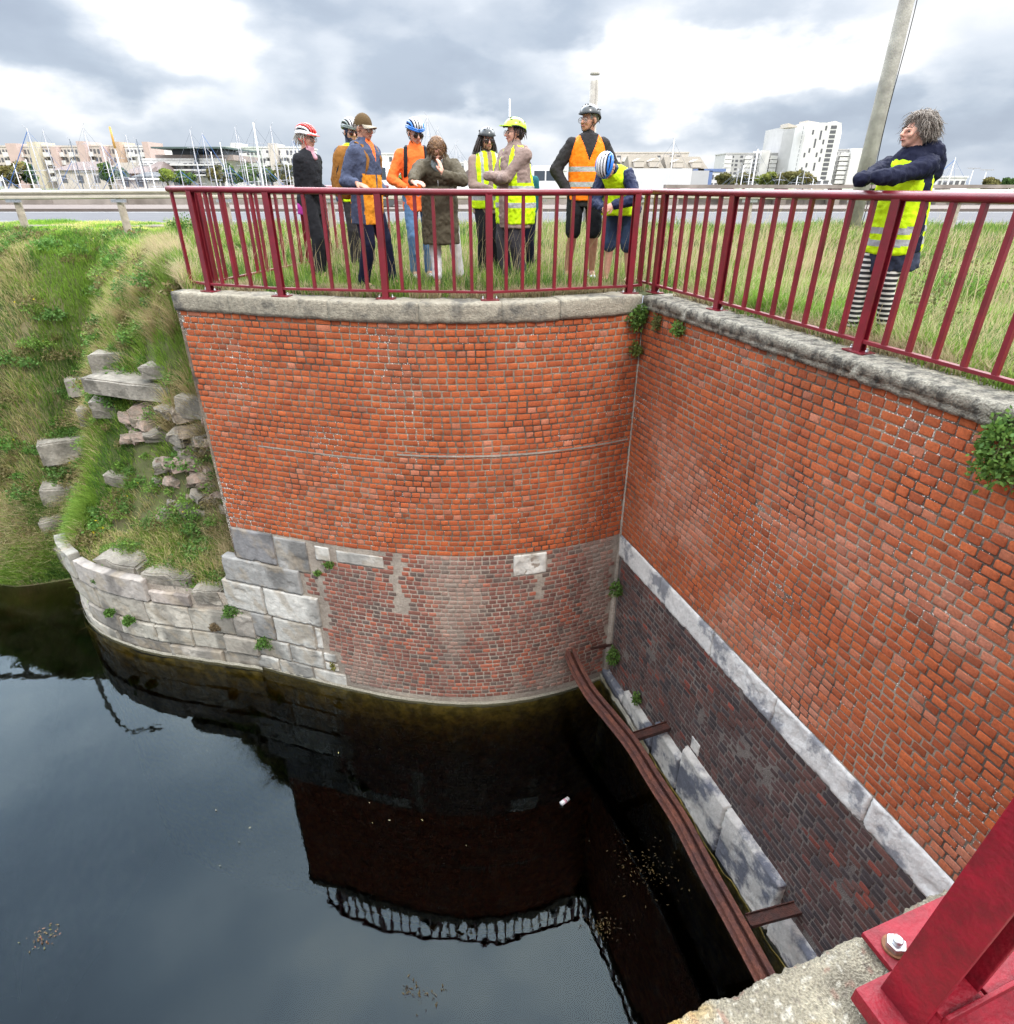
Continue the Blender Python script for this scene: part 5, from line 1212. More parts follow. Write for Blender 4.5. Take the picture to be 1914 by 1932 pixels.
rs = np.random.RandomState(5)
# bank
n = 240000; x = rs.uniform(-14.5, -3.6, n); tt = rs.uniform(.0, 9, n)**1.0; y = shore(x)+tt
ok = (x+3.93*y/7.8 < .35) & ((tt > .02)); ok &= ~((x > -7.6) & (tt < .18)); x, y, tt = x[ok], y[ok], tt[ok]
z = ground(x, y); f = fbm(x*1.2, y*1.2, 91)
bare = (tt > .8) & (tt < 2.5) & (fbm(x*1.6+5, y*1.6, 93)+.45*sm(-7.4, -5.2, x) > .78) & (rs.rand(len(x)) < .85); keep = ~bare; x, y, z, tt, f = x[keep], y[keep], z[keep], tt[keep], f[keep]
ln = (.09+.26*f**1.3)*rs.uniform(.6, 1.3, len(x))*np.where(tt > 4.5, .62, 1.)
col = gcol(x, y, len(x), rs, .42); col = col*np.array([1.25, 1.30, 1.12]); top_ = sm(3.6, 6., tt)[:, None]; col = col*(1-top_)+col*np.array([1.15, 1.2, .9])*top_
gx = (ground(x+.1, y)-z)/.1; gy = (ground(x, y+.1)-z)/.1
me = blades('grass', x, y, z, ln, rs.uniform(.0035, .0075, len(x)), col, .6, 2, (.12, -.15), nrm=(-np.clip(gx, -1.5, 1.5)*.25, -np.clip(gy, -1.5, 1.5)*.28))
tag(put('bank_grass', me, M['grass']), 'mixed green and straw coloured long grass covering the sloping bank', 'grass', kind='stuff')
rs = np.random.RandomState(15); n = 16000; y = rs.uniform(8.0, 13.5, n); x = -3.93*y/7.8+rs.normal(0, .16, n)-.02; z = ground(x, y)
tag(put('edge_grass', blades('grass', x, y, z, rs.uniform(.12, .38, n), rs.uniform(.0035, .0065, n), gcol(x, y, n, rs, .6), .7, 16, (-.1, -.1)), M['grass']), 'long grass along the upper edge of the bank beside the brick wall', 'grass', kind='stuff')
rs = np.random.RandomState(35); n = 70000; x = rs.uniform(-13, -7.3, n); t_ = rs.uniform(-.02, 1.0, n); y = shore(x)+t_; z = ground(x, y)
tag(put('shore_grass', blades('grass', x, y, z, rs.uniform(.14, .36, n), rs.uniform(.005, .010, n), gcol(x, y, n, rs, .45)*1.2, .8, 36, (0, -.30)), M['grass']), 'grass drooping over the waterline at the far left', 'grass', kind='stuff')
rs = np.random.RandomState(55); n = 15000; s_ = rs.uniform(.2, 5.6, n); d_ = .22+.24*rs.rand(n)**.6; kk = fbm(s_*3, s_*0+d_, 61); ok = rs.rand(n) < sm(.3, .6, kk); s_, d_ = s_[ok], d_[ok]; n = len(s_)
x = XC+RD[0]*s_-RD[1]*d_; y = YC+RD[1]*s_+RD[0]*d_
x2 = rs.uniform(-3.8, 1.5, 13000); ok = rs.rand(13000) < sm(.3, .6, fbm(x2*3, x2*0, 62)); x2 = x2[ok]; y2 = np.interp(x2, ax, ay)+.24+.22*rs.rand(len(x2))**.6; x = np.append(x, x2); y = np.append(y, y2); n = len(x)
tag(put('coping_grass', blades('grass', x, y, np.full(n, -.005), rs.uniform(.04, .17, n), rs.uniform(.003, .006, n), gcol(x, y, n, rs, .6)*.9, .9, 56, (0, 0)), M['grass']), 'short grass creeping over the back of the wall copings', 'grass', kind='stuff')
# strawy tussocks hanging on the bank
def tufts(name, centres, label, cat='grass tuft', group=None, nb=260, ln=(.25, .5), wd=.004, cols=((.40, .31, .16), (.50, .42, .22)), lean=.8, seed=3, r=.12, wind=(.1, -.35)):
    for i, (x, y) in enumerate(centres):
        rs = np.random.RandomState(seed+i); a = rs.uniform(0, 6.28, nb); d = r*np.sqrt(rs.rand(nb)); px = x+d*np.cos(a); py = y+d*np.sin(a)
        pz = ground(px, py); me = blades(name, px-x, py-y, pz-pz[0], rs.uniform(*ln, nb), np.full(nb, wd), mixc(*cols, rs.rand(nb))*rs.uniform(.8, 1.15, (nb, 1)), lean, seed+i, wind)
        me.materials.append(M['grass']); o = bpy.data.objects.new(name, me); o.location = (x, y, float(pz[0])); link(o)
        tag(o, label if isinstance(label, str) else label[i], cat, group)
# meadow
def meadow(n, y0, y1, seed, lmin, lmax, dens_fn=None):
    rs = np.random.RandomState(seed); y = y0+(y1-y0)*rs.rand(n)**1.25; w_ = y*.95+2; x = rs.uniform(-1, 1, n)*w_*1.05+0
    ok = (y > shore(np.clip(x, -3.9, XC))+.40+.10*rs.rand(n)) | (x > XC) | (x < -3.9)
    sR = (x-XC)*RD[0]+(y-YC)*RD[1]; dR = (x-XC)*(-RD[1])+(y-YC)*RD[0]       # distance behind the right wall's face
    ok &= ~((sR > -.1) & (dR < .42+.08*rs.rand(n))); ok &= (x+3.93*y/7.8 > .12) & (x < 30)
    ok &= ~((x < XC+.1) & (y < shore(np.clip(x, -3.9, XC))+.4))
    x, y = x[ok], y[ok]; z = ground(np.maximum(x, -3.), y); m = len(x); f = fbm(x*.9+7, y*.9, seed+3)
    ln = (lmin+(lmax-lmin)*f**1.4)*rs.uniform(.55, 1.35, m)
    col = gcol(x*.7, y*.7, m, rs, .26)
    return blades('grass', x, y, z, ln, rs.uniform(.003, .0065, m)*(1+sm(8, 16, y)*.9), col, .55, seed, (.05, 0))
tag(put('meadow_grass', meadow(150000, 6.9, 12.5, 21, .07, .30), M['grass']), 'tall yellowing meadow grass behind the railing', 'grass', kind='stuff')
tag(put('meadow_grass', meadow(90000, 12, 17.2, 22, .10, .38), M['grass']), 'tall meadow grass between the railing and the road', 'grass', kind='stuff')
rs = np.random.RandomState(77); n = 90000; s_ = rs.uniform(.1, 5.2, n); d_ = .42+rs.rand(n)**1.2*5
x = XC+RD[0]*s_-RD[1]*d_; y = YC+RD[1]*s_+RD[0]*d_; z = ground(x, y); f = fbm(x*1.3, y*1.3, 78); g_ = gcol(x, y, n, rs, .35)*np.array([1., 1.12, 1.])
tag(put('meadow_grass', blades('grass', x, y, z, (.09+.26*f**1.5)*rs.uniform(.6, 1.3, n), rs.uniform(.0035, .0065, n), g_, .6, 79, (0, 0)), M['grass']), 'lush green meadow grass behind the right hand railing', 'grass', kind='stuff')
# seed stalks
def stalks(name, n, seed, box, h=(.5, .95), label='', cat=''):
    rs = np.random.RandomState(seed); x = rs.uniform(box[0], box[1], n); y = rs.uniform(box[2], box[3], n)
    sR = (x-XC)*RD[0]+(y-YC)*RD[1]; dR = (x-XC)*(-RD[1])+(y-YC)*RD[0]; ok = ~((sR > -.1) & (dR < .5)) & ((x > XC) | (y > shore(np.clip(x, -3.9, XC))+.5)); x, y = x[ok], y[ok]; n = len(x); z = ground(np.maximum(x, -3.), y)
    ln = rs.uniform(*h, n); col = mixc((.42, .34, .19), (.52, .44, .26), rs.rand(n))
    return tag(put(name, blades(name, x, y, z, ln, np.full(n, .0028), col, .35, seed, (.12, 0)), M['grass']), label, cat, kind='stuff')
stalks('seed_stalks', 1700, 5, (-3.5, 5, 7.4, 13), (.4, .85), 'pale dry seed stalks standing in the meadow grass', 'grass')
stalks('seed_stalks', 1500, 6, (2.2, 9, 3, 10), (.4, 1.0), 'pale dry seed stalks on the right behind the railing', 'grass')

# leafy plants: clumps of small leaves on short stems
def leafy(name, label, cat, c, r, n, leaf=(.02, .045), cols=((.06, .14, .025), (.15, .26, .05)), seed=1, group=None, hang=0., stems=18, flowers=0, nrm=None, dome=True, base=None, into=None):
    rs = np.random.RandomState(seed); c = np.array(c, float); r = np.array(r, float)
    d = rs.normal(size=(n, 3)); d /= np.linalg.norm(d, axis=1)[:, None]; rad = rs.uniform(.35, 1, n)**.6*(.35+1.15*fbm(d[:, 0]*2.6+seed, d[:, 1]*2.6+d[:, 2]*2.1, seed)**1.3)
    if dome: d[:, 2] = np.abs(d[:, 2])
    P = d*rad[:, None]*r; P[:, 2] -= hang*np.hypot(P[:, 0], P[:, 1])
    u = rs.normal(size=(n, 3))*.8+d*.6+np.array([0, 0, .1]); u /= np.linalg.norm(u, axis=1)[:, None]; v = np.cross(u, rs.normal(size=(n, 3))); v /= np.linalg.norm(v, axis=1)[:, None]
    l = rs.uniform(*leaf, n)[:, None]; w = l*.36
    V = np.stack([P, P+u*l*.45+v*w, P+u*l, P+u*l*.45-v*w], 1)
    shade = (.75+.45*rad)[:, None]*rs.uniform(.75, 1.2, (n, 1)); col = mixc(*cols, rs.rand(n))*shade*0+mixc(*cols, rs.rand(n))*rs.uniform(.75, 1.25, (n, 1))
    col = np.repeat(col[:, None], 4, 1)
    Fq = np.arange(n*4).reshape(n, 4)
    if flowers:
        k = rs.choice(n, flowers, replace=False); col[k] = (.75, .62, .04)
    if into is not None: into.append((V.reshape(-1, 3)+c, col.reshape(-1, 3))); return
    t = thing(name, label, cat, tuple(c), group)
    me = np_mesh('foliage', V.reshape(-1, 3)+c, Fq, None, col.reshape(-1, 3)); put('foliage', me, M['leaf'], t)
    mb = MB()
    for i in range(stems):
        q = P[rs.randint(n)]; b = Vector(c)+Vector((rs.uniform(-.2, .2)*r[0], rs.uniform(-.2, .2)*r[1], -.03)); e_ = Vector(c)+Vector(q)
        mb.tube([b, b.lerp(e_, .5)+Vector((0, 0, .02)), e_], [.003, .0025, .001], 4)
    mb.build('stem', M['stem'], t)
    return t
def pool(name, lst, label, cat):
    V = np.concatenate([a for a, b in lst]); C_ = np.concatenate([b for a, b in lst])
    return tag(put(name, np_mesh(name, V, np.arange(len(V)).reshape(-1, 4), None, C_), M['leaf']), label, cat, kind='stuff')
M['stem'] = mat('plant_stem', (.13, .12, .05), .8, .1)
GR = dict(leaf_green=((.05, .13, .02), (.12, .24, .04)))
# plants on the walls
def onwall(fn, s, z, out=.05):
    x, y, nx, ny = [float(v) for v in fn(s)]; return (x+nx*out, y+ny*out, z)
leafy('wall_plant', 'bushy green plant hanging from the coping at the inner corner of the walls', 'plant', onwall(A, S1-.12, -.24, .06), (.14, .12, .17), 700, seed=3, dome=False)
leafy('wall_plant', 'small green plant in the wall corner below the coping', 'plant', onwall(A, S1-.10, -.62, .04), (.08, .07, .10), 220, seed=4, dome=False, cols=((.10, .16, .03), (.20, .25, .06)))
leafy('wall_plant', 'little green sprig in the right wall close to the corner', 'plant', onwall(RW, .38, -.26, .04), (.06, .09, .11), 180, seed=5, dome=False, cols=((.10, .14, .04), (.20, .20, .07)))
leafy('wall_plant', 'green tuft growing under the coping below the second right hand post', 'plant', onwall(RW, .85, -.24, .05), (.09, .10, .10), 260, seed=6, dome=False)
leafy('shrub', 'dense dark green shrub hanging over the right wall at the edge of the picture', 'shrub', onwall(RW, 4.42, -.20, .08), (.16, .24, .26), 1700, leaf=(.02, .042), seed=7, dome=False, hang=.25)
leafy('wall_plant', 'green plant low in the corner beside the dark brickwork, above the rusty beam', 'plant', onwall(RW, .16, -4.05, .07), (.12, .12, .13), 420, seed=8, dome=False)
leafy('wall_plant', 'green plant on the dark wall foot beside the first rusty bracket', 'plant', onwall(RW, .28, -5.22, .08), (.12, .12, .18), 520, seed=9, dome=False)
leafy('wall_plant', 'small green plant on the plinth between the two upper rusty brackets', 'plant', onwall(RW, 1.05, -5.35, .08), (.07, .09, .13), 240, seed=10, dome=False)
leafy('wall_plant', 'tiny green plant beside the white stone patch under the orange brick', 'plant', onwall(A, sx(-2.42), -3.55, .03), (.08, .05, .05), 160, seed=11, dome=False)
leafy('wall_plant', 'tiny moss cushion on the top of the grey quoin stone', 'plant', onwall(A, sx(-2.62), -3.72, .03), (.06, .05, .04), 120, seed=12, dome=False)
leafy('wall_plant', 'yellowish weed on the thin ledge at the foot of the pale quoins', 'plant', onwall(A, sx(-2.62), -5.45, .03), (.04, .04, .09), 90, seed=13, dome=False, cols=((.16, .16, .04), (.25, .24, .07)))
for i, (px, py, rr, lab, z_) in enumerate([(440, 1148, .19, 'round bushy green plant growing from the quay stones by the quoins', -4.75), (503, 1205, .20, 'spreading green plant growing from the lower quay stones', -5.25), (405, 1182, .09, 'brownish dry plant in a gap of the quay stones', -5.1),
        (243, 1170, .11, 'green plant on the left part of the quay wall near the water', -5.15), (205, 1155, .10, 'small yellow green plant at the far left of the quay wall', -5.1), (183, 1092, .09, 'bright green plant between the two left quay top stones', -4.6), (300, 1132, .07, 'small green plant in the middle of the quay wall', -4.85), (330, 1135, .05, 'tiny green sprig in the middle of the quay wall', -4.85)]):
    c_ = ((.05, .13, .02), (.13, .25, .05)) if i != 2 else ((.16, .12, .07), (.22, .17, .10))
    q = at(px, py, z_); leafy('wall_plant', lab, 'plant', tuple(q), (rr, rr*.8, rr*.8), int(2200*rr*4), seed=20+i, dome=False, hang=.3, cols=c_, leaf=(.018, .038))
# herbs on the bank and terrace
BW = 'weeds growing on the bank'
hb = []
r_ = random.Random(3)
spots = [(-5.0, 8.75), (-4.6, 8.55), (-5.6, 9.05), (-4.35, 8.9), (-5.3, 9.6), (-6.1, 9.0), (-6.5, 9.5), (-4.8, 9.1), (-5.9, 8.75), (-4.4, 8.35), (-5.2, 10.2), (-6.6, 10.4), (-4.9, 10.6)]
for i in range(420): x = r_.uniform(-13, -4.6) if i % 3 else r_.uniform(-11, -7.2); spots.append((x, float(shore(x))+r_.uniform(.3, 5.2)*(1 if x < -7.4 else 1)))
spots = [q for q in spots if q[0]+3.93*q[1]/7.8 < .1 and fbm(np.array([q[0]*.7]), np.array([q[1]*.7]), 44)[0] > .37]
CC = [((.07, .17, .03), (.15, .29, .06)), ((.11, .22, .04), (.22, .36, .07)), ((.07, .15, .035), (.13, .25, .06)), ((.14, .13, .05), (.22, .18, .08))]
for i, (x, y) in enumerate(spots):
    g = float(ground(x, y)); rr = r_.uniform(.16, .42) if i > 12 else r_.uniform(.18, .34)
    leafy('weed', 'leafy green weed among the grass of the bank', 'weed', (x, y, g-.02), (rr, rr, rr*.62), int(1300*rr), leaf=(.02, .05) if i % 2 else (.035, .075), cols=CC[i % 4 if r_.random() < .8 else 3], seed=100+i, into=hb, stems=6, flowers=(6 if i % 5 == 0 else 0))
for i in range(60):
    x = r_.uniform(-11.5, -7.7); y = float(shore(x))+r_.uniform(0, .9); rr = r_.uniform(.14, .32)
    leafy('weed', '', '', (x, y, float(ground(x, y))), (rr, rr, rr*.7), int(1300*rr), leaf=(.02, .05), cols=CC[i % 3], seed=900+i, into=hb, flowers=(4 if i % 4 == 0 else 0))
pool('bank_undergrowth', hb, 'leafy green undergrowth scattered through the grass of the bank', 'undergrowth'); hb = []
leafy('bush', 'round green bush with yellow flowers beside a timber barrier post', 'bush', (-7.0, 14.75, .1), (.42, .3, .50), 1500, leaf=(.03, .06), seed=300, flowers=10)
leafy('bush', 'dark green tussock alone on the upper grassy slope', 'bush', tuple(at(178, 478, -.2)), (.30, .25, .22), 800, leaf=(.03, .08), seed=301, cols=((.03, .09, .02), (.06, .15, .03)))
for i in range(16):
    x = -9.5-i*.35+r_.uniform(-.1, .1); leafy('weed', 'low weed with pale flowers along the road verge on the left', 'weed', (x, 14.7+r_.uniform(-.2, .3), .08), (.3, .25, .26), 420, leaf=(.03, .06), seed=330+i, into=hb, stems=3)
pool('verge_weeds', hb, 'low leafy weeds along the road verge on the left', 'weeds'); hb = []
tufts('straw_tuft', [(-5.15, 10.0), (-5.45, 9.75), (-4.95, 9.6), (-6.2, 11.2), (-6.7, 11.4), (-4.75, 9.4), (-7.6, 10.9), (-8.4, 11.5), (-5.7, 10.4)], 'pale straw tussock drooping on the bank', group='straw tussocks on the bank', nb=420, ln=(.25, .6), seed=400)
tufts('grass_tuft', [(-5.0, 8.5), (-5.5, 8.6), (-4.6, 8.8), (-6.0, 8.9), (-4.4, 9.0), (-5.3, 9.0)], 'bright green grass tuft on the terrace above the quay stones', group='grass tufts on the quay terrace', nb=380, ln=(.12, .32), cols=((.12, .20, .03), (.20, .28, .06)), seed=430, r=.25, wind=(0, -.2))
for i, (x, y) in enumerate([(4.6, 5.3), (5.2, 5.9), (5.0, 6.8), (6.0, 7.4), (4.3, 7.2), (3.75, 5.6), (6.6, 6.2), (5.6, 8.6)]):
    leafy('weed', 'tall scraggly brownish weed in the meadow on the right', 'weed', (x, y, float(ground(x, y))), (.30, .30, r_.uniform(.5, .95)), 420, leaf=(.015, .04), cols=((.10, .12, .04), (.19, .17, .07)), seed=450+i, into=hb, stems=34)
pool('meadow_weeds', hb, 'tall scraggly brownish weeds in the meadow on the right', 'weeds'); hb = []
leafy('weed', 'bright green leafy weed near the edge of the right coping', 'weed', (3.95, 4.25, -.02), (.25, .25, .28), 500, leaf=(.05, .12), cols=((.10, .22, .03), (.2, .36, .05)), seed=470, stems=4)
# ragwort-like yellow flowers in the meadow
for i in range(7):
    q = at(r_.uniform(880, 930), r_.uniform(400, 470), .1); leafy('weed', 'yellow flowered weed in the meadow behind the railing', 'weed', tuple(q), (.22, .22, .34), 200, leaf=(.015, .035), seed=480+i, into=hb, stems=12, flowers=26, cols=((.10, .16, .03), (.2, .26, .05)))
pool('flowering_weeds', hb, 'yellow flowered weeds in the meadow behind the railing', 'weeds')

# ------------------------------------------------------------------ loose stones on the bank
def stone(name, label, c, size, rot, seed, mt='ashlar_plain', flat=.5, group=None):
    bm = bmesh.new(); bmesh.ops.create_cube(bm, size=1); bmesh.ops.bevel(bm, geom=list(bm.edges), offset=.06, segments=2, affect='EDGES'); bmesh.ops.subdivide_edges(bm, edges=list(bm.edges), cuts=3, use_grid_fill=True)
    Rm = Euler([R(a) for a in rot]).to_matrix()
    for v in bm.verts:
        v.co = Vector((v.co.x*size[0], v.co.y*size[1], v.co.z*size[2])); k = .04*flat
        q = np.array([v.co.x*5+seed, v.co.y*5+v.co.z*4]); f_ = float(fbm(q[0:1], q[1:2], seed)[0])-.5; g_ = float(fbm(q[1:2]+9, q[0:1], seed+1)[0])-.5
        v.co += Vector((f_*k*2, g_*k*2, (f_+g_)*k)); v.co = Rm @ v.co+Vector(c)
    me = bpy.data.meshes.new(name); bm.to_mesh(me); bm.free()
    o = put(name, me, M[mt]); me.transform(Matrix.Translation(-Vector(c))); o.location = c
    return tag(o, label, 'stone', group)
M['ashlar_plain'] = mat('weathered_grey_stone', (.265, .245, .21), .9, .25, 9, .8, 25, col2=(.13, .12, .10), cscale=2.5, fac=(.45, .6))
M['rubble_a'] = mat('brownish_rubble', (.30, .25, .20), .95, .3, 12, .9, 30, col2=(.14, .12, .09), cscale=6, fac=(.4, .55)); M['rubble_b'] = mat('pinkish_rubble', (.40, .30, .25), .95, .3, 12, .9, 30, col2=(.20, .17, .14), cscale=6, fac=(.4, .55))
def sat(px, py):
    """first point of the bank seen at this place of the photograph"""
    r = ray(px, py); 
    for k in range(300, 1600):
        q = Vector((0, 0, EYE))+r*(k*.01/r.y*1.0) if False else Vector((0, 0, EYE))+r*(k*.01)
        if q.x < -3.95 and q.y > float(shore(q.x))-.05 and q.z < float(ground(q.x, q.y)): return q
    return Vector((0, 0, EYE))+r*9
for i, (px, py, sz, rt, lab) in enumerate([
        (278, 730, (1.95, .85, .28), (2, 2, -13), 'large flat pale slab jutting from the bank beside the brick wall'),
        (372, 770, (.52, .45, .36), (0, 4, -8), 'grey block next to the left edge of the brick wall under the slab'),
        (128, 850, (.95, .60, .48), (0, 0, 30), 'squared pale stone sticking out of the bank, third from the bottom'),
        (128, 932, (.85, .6, .42), (4, 6, 24), 'squared pale stone sticking out of the bank, second from the bottom'),
        (165, 730, (.75, .5, .34), (0, 0, 32), 'grey stone half covered by grass left of the large slab'),
        (172, 788, (.40, .35, .34), (0, 0, 20), 'small grey stone in the weeds below the large slab'),
        (212, 686, (.62, .45, .34), (0, 0, 12), 'pale stone above the large slab, highest on the bank'),
        (135, 1045, (1.0, .55, .42), (2, 0, -38), 'rounded grey stone at the left end of the quay wall')]):
    q = sat(px, py); stone('stone_block', lab, q+Vector((0, .05, .04)), sz, rt, 5+i)
for i, (px, py, z_, sz, rt, lab) in enumerate([
        (232, 1075, -4.42, (.95, .50, .34), (3, 0, -18), 'large chipped top block of the quay wall, second from its left end'), (322, 1098, -4.45, (.80, .48, .30), (-2, 3, -12), 'broken top block in the middle of the quay wall'),
        (395, 1125, -4.55, (.50, .42, .24), (4, -3, -6), 'small broken top block of the quay wall beside the quoins')]):
    q = at(px, py, z_); stone('stone_block', lab, q+Vector((0, .18, 0)), sz, rt, 41+i, flat=1.6)
for i, (px, py, sz, rt, lab) in enumerate([
        (205, 770, (.55, .45, .34), (0, 5, 18), 'squat stone under the left end of the large slab'), (112, 985, (.60, .50, .36), (5, 0, 24), 'sloping stone between the squared stones and the quay wall'),
        (225, 905, (.45, .35, .22), (0, 8, 10), 'flat pale stone lying alone in the middle of the weeds'), (300, 700, (.50, .40, .22), (4, 0, -6), 'grey stone behind the large slab near the brick wall')]):
    q = sat(px, py); stone('stone_block', lab, q+Vector((0, .06, .0)), sz, rt, 51+i, flat=1.6)
for i in range(84):
    px, py = r_.uniform(250, 436), r_.uniform(765, 975); 
    if px < 300 and py > 880: px += 110
    q = sat(px, py); s_ = r_.uniform(.10, .32)*(1.15 if py < 880 else .8); stone('rubble', ('brownish', 'pinkish', 'grey')[i % 3]+' piece of broken rubble '+('high up under the large slab' if py < 820 else 'midway down the ruined bank' if py < 890 else 'low on the ruined bank'), q+Vector((0, .05, -.02)), (s_*1.5, s_*1.1, s_*.55), (r_.uniform(-15, 15), r_.uniform(-15, 15), r_.uniform(0, 90)), 60+i, mt=('rubble_a', 'rubble_b', 'ashlar_plain')[i % 3], flat=2.2, group='rubble in the ruined bank')

rs = np.random.RandomState(9); hb = []
for i in range(40):     # growth hanging over the stones of the steps and the slab
    a_, b_ = r_.choice([(250, 690), (175, 700), (120, 815), (120, 895), (300, 700), (160, 760), (350, 735), (210, 660), (240, 1045), (330, 1070), (150, 1010), (400, 1105)])
    q = sat(a_+r_.uniform(-45, 45), b_+r_.uniform(-14, 14)); rr = r_.uniform(.10, .22)
    leafy('weed', '', '', (q.x, q.y, q.z+.05), (rr, rr, rr*.9), int(1500*rr), leaf=(.018, .045), cols=CC[i % 3], seed=1200+i, into=hb)
for i in range(46):
    q = sat(r_.uniform(225, 440), r_.uniform(770, 1010)); rr = r_.uniform(.10, .26)
    leafy('weed', '', '', (q.x, q.y, q.z-.02), (rr, rr, rr*.9), int(1500*rr), leaf=(.018, .05), cols=CC[(i*7) % 4], seed=700+i, into=hb, stems=3, flowers=(3 if i % 6 == 0 else 0))
pool('ruin_weeds', hb, 'weeds rooted between the rubble next to the brick wall', 'weeds')
# ------------------------------------------------------------------ things floating on the canal
can = thing('can', 'small white crushed can floating on the dark water', 'can', tuple(at(1066, 1512, WATER+.02)))
q = at(1066, 1512, WATER+.015); mb = MB(); mb.tube([q-Vector((.05, .04, 0)), q+Vector((.05, .04, .0))], [.030, .028], 12); mb.build('can_body', M['helm_white'], can)
mb = MB(); mb.tube([q-Vector((.012, .0096, 0)), q+Vector((.012, .0096, 0))], .0305, 12); mb.build('can_label', M['scarf_pink'], can)
def debris(label, px, py, r, n, seed, cols):
    rs = np.random.RandomState(seed); c = at(px, py, WATER+.008); P = rs.normal(size=(n, 2))*np.array(r)*.5; a = rs.uniform(0, 6.28, n); l = rs.uniform(.006, .020, n); w = l*.35
    V = np.zeros((n, 4, 3)); ux, uy = np.cos(a), np.sin(a)
    for k_, (p_, q_) in enumerate(((-1, 0), (0, 1), (1, 0), (0, -1))): V[:, k_, 0] = P[:, 0]+ux*l*p_-uy*w*q_; V[:, k_, 1] = P[:, 1]+uy*l*p_+ux*w*q_; V[:, k_, 2] = rs.uniform(0, .012, n)
    col = np.repeat((mixc(*cols, rs.rand(n)))[:, None], 4, 1)
    me = np_mesh('debris', V.reshape(-1, 3), np.arange(n*4).reshape(n, 4), None, col.reshape(-1, 3)); me.materials.append(M['leaf']); o = bpy.data.objects.new('floating_debris', me); o.location = c; link(o)
    return tag(o, label, 'debris', kind='stuff')
YL = ((.16, .11, .035), (.035, .028, .014))
debris('raft of dead leaves and twigs beside the rusty beam', 1215, 1640, (.42, .35), 150, 1, YL)
debris('small clump of brown weed beside the mirrored railing', 1140, 1748, (.2, .12), 80, 2, YL)
debris('reddish weed with a long thin stalk at the lower left', 85, 1768, (.16, .12), 60, 3, ((.3, .13, .07), (.15, .16, .06)))
debris('few scattered leaves near the bottom edge', 790, 1875, (.22, .15), 60, 4, YL)
debris('single leaves scattered over the open water', 700, 1500, (3.2, 2.2), 16, 5, ((.55, .5, .2), (.4, .4, .3)))
# ------------------------------------------------------------------ far shore of the marina
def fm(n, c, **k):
    g = sum(c)/3; c = tuple((v*.62+g*.38)*.86+.04 for v in c)  # mutes and lifts the far colours, so distance haze is painted in
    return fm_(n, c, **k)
def fm_(n, c, **k): M[n] = mat(n, c, .85, .06, .6, **k); return M[n]
fm('far_cream', (.62, .52, .42)); fm('far_pink', (.60, .38, .31)); fm('far_yellow', (.62, .52, .30)); fm('far_orange', (.62, .36, .18)); fm('far_white', (.72, .70, .67)); fm('far_green', (.55, .62, .52)); fm('far_tan', (.36, .25, .21)); fm('far_grey', (.48, .47, .46)); fm('far_roof', (.17, .10, .08)); fm('far_olive', (.17, .125, .06)); fm('far_brick', (.34, .14, .10)); fm('far_dark', (.05, .06, .07)); fm('far_teal', (.03, .10, .09)); fm('far_blue', (.03, .12, .38))
M['far_glass'] = mat('far_glass', (.05, .065, .085), .2, .1, .3); M['far_win'] = mat('far_window', (.12, .12, .13), .3, .2, .3); M['rail_far'] = mat('far_balcony_rail', (.35, .33, .31), .6, 0)
WG = {}
def wmesh(w, h):
    k = (round(w, 1), round(h, 1))
    if k not in WG:
        mb = MB(); mb.box(-w/2, w/2, -.06, .1, 0, h); me = mb.mesh('window'); me.materials.append(M['far_win']); WG[k] = me
    return WG[k]
def xz(px, py, Y): q = atd(px, py, Y); return q.x, q.z
def block(label, px0, px1, pyt, Y, wall, floors, cols, depth=12, base=.45, cat='apartment block', balc=None, win=(1.5, 1.3), seed=1, skip=.1, accents=(), name='apartment_building', roof=None, ww=None):
    x0, zt = xz(px0, pyt, Y); x1, _ = xz(px1, pyt, Y); t = thing(name, label, cat, ((x0+x1)/2, Y, base)); r_ = random.Random(seed)
    mb = MB(); mb.box(x0, x1, Y, Y+depth, base-1, zt); mb.build('wall', M[wall], t)
    mb = MB(); mb.box(x0-.2, x1+.2, Y-.15, Y+depth+.2, zt+.004, zt+.35); mb.build('roof', M[roof or wall], t)
    fh = (zt-base-.3)/floors; cw = (x1-x0)/cols; 
    for i in range(floors):
        for j in range(cols):
            if r_.random() < skip or floors*cols > 100 and (i*cols+j) >= 100: continue
            o = bpy.data.objects.new('window', wmesh(min(win[0], cw*.6), min(win[1], fh*.55))); link(o, t); o.location = (x0+cw*(j+.5)-t.location.x, 0, fh*(i+.3))
    if balc:
        for i in range(1, floors):
            for j in balc:
                a = x0+cw*j; mb = MB(); mb.box(a, a+cw*1.6, Y-1.3, Y-.01, base+fh*i-.1, base+fh*i+.08); mb.box(a, a+cw*1.6, Y-1.3, Y-1.22, base+fh*i+.08, base+fh*i+.95); mb.build('balcony', M[balc_mat.get(seed, 'far_white')], t)
    for (a, b, c_, m_) in accents:      # stair towers: px0, px1, pytop, material
        xa, zz = xz(a, c_, Y); xb, _ = xz(b, c_, Y); mb = MB(); mb.box(xa, xb, Y-2.2, Y+6, base-1, zz); mb.build('stair_tower', M[m_], t)
    return t
balc_mat = {}
block('long cream and pink apartment block at the far left edge', -20, 62, 277, 190, 'far_cream', 5, 12, balc=(0, 4, 8), seed=1, accents=((20, 40, 271, 'far_pink'),))
block('cream apartment block with a tall pale yellow stair tower', 62, 152, 277, 192, 'far_cream', 5, 13, balc=(3, 7, 10), seed=2, accents=((60, 76, 268, 'far_yellow'), (103, 114, 278, 'far_pink')))
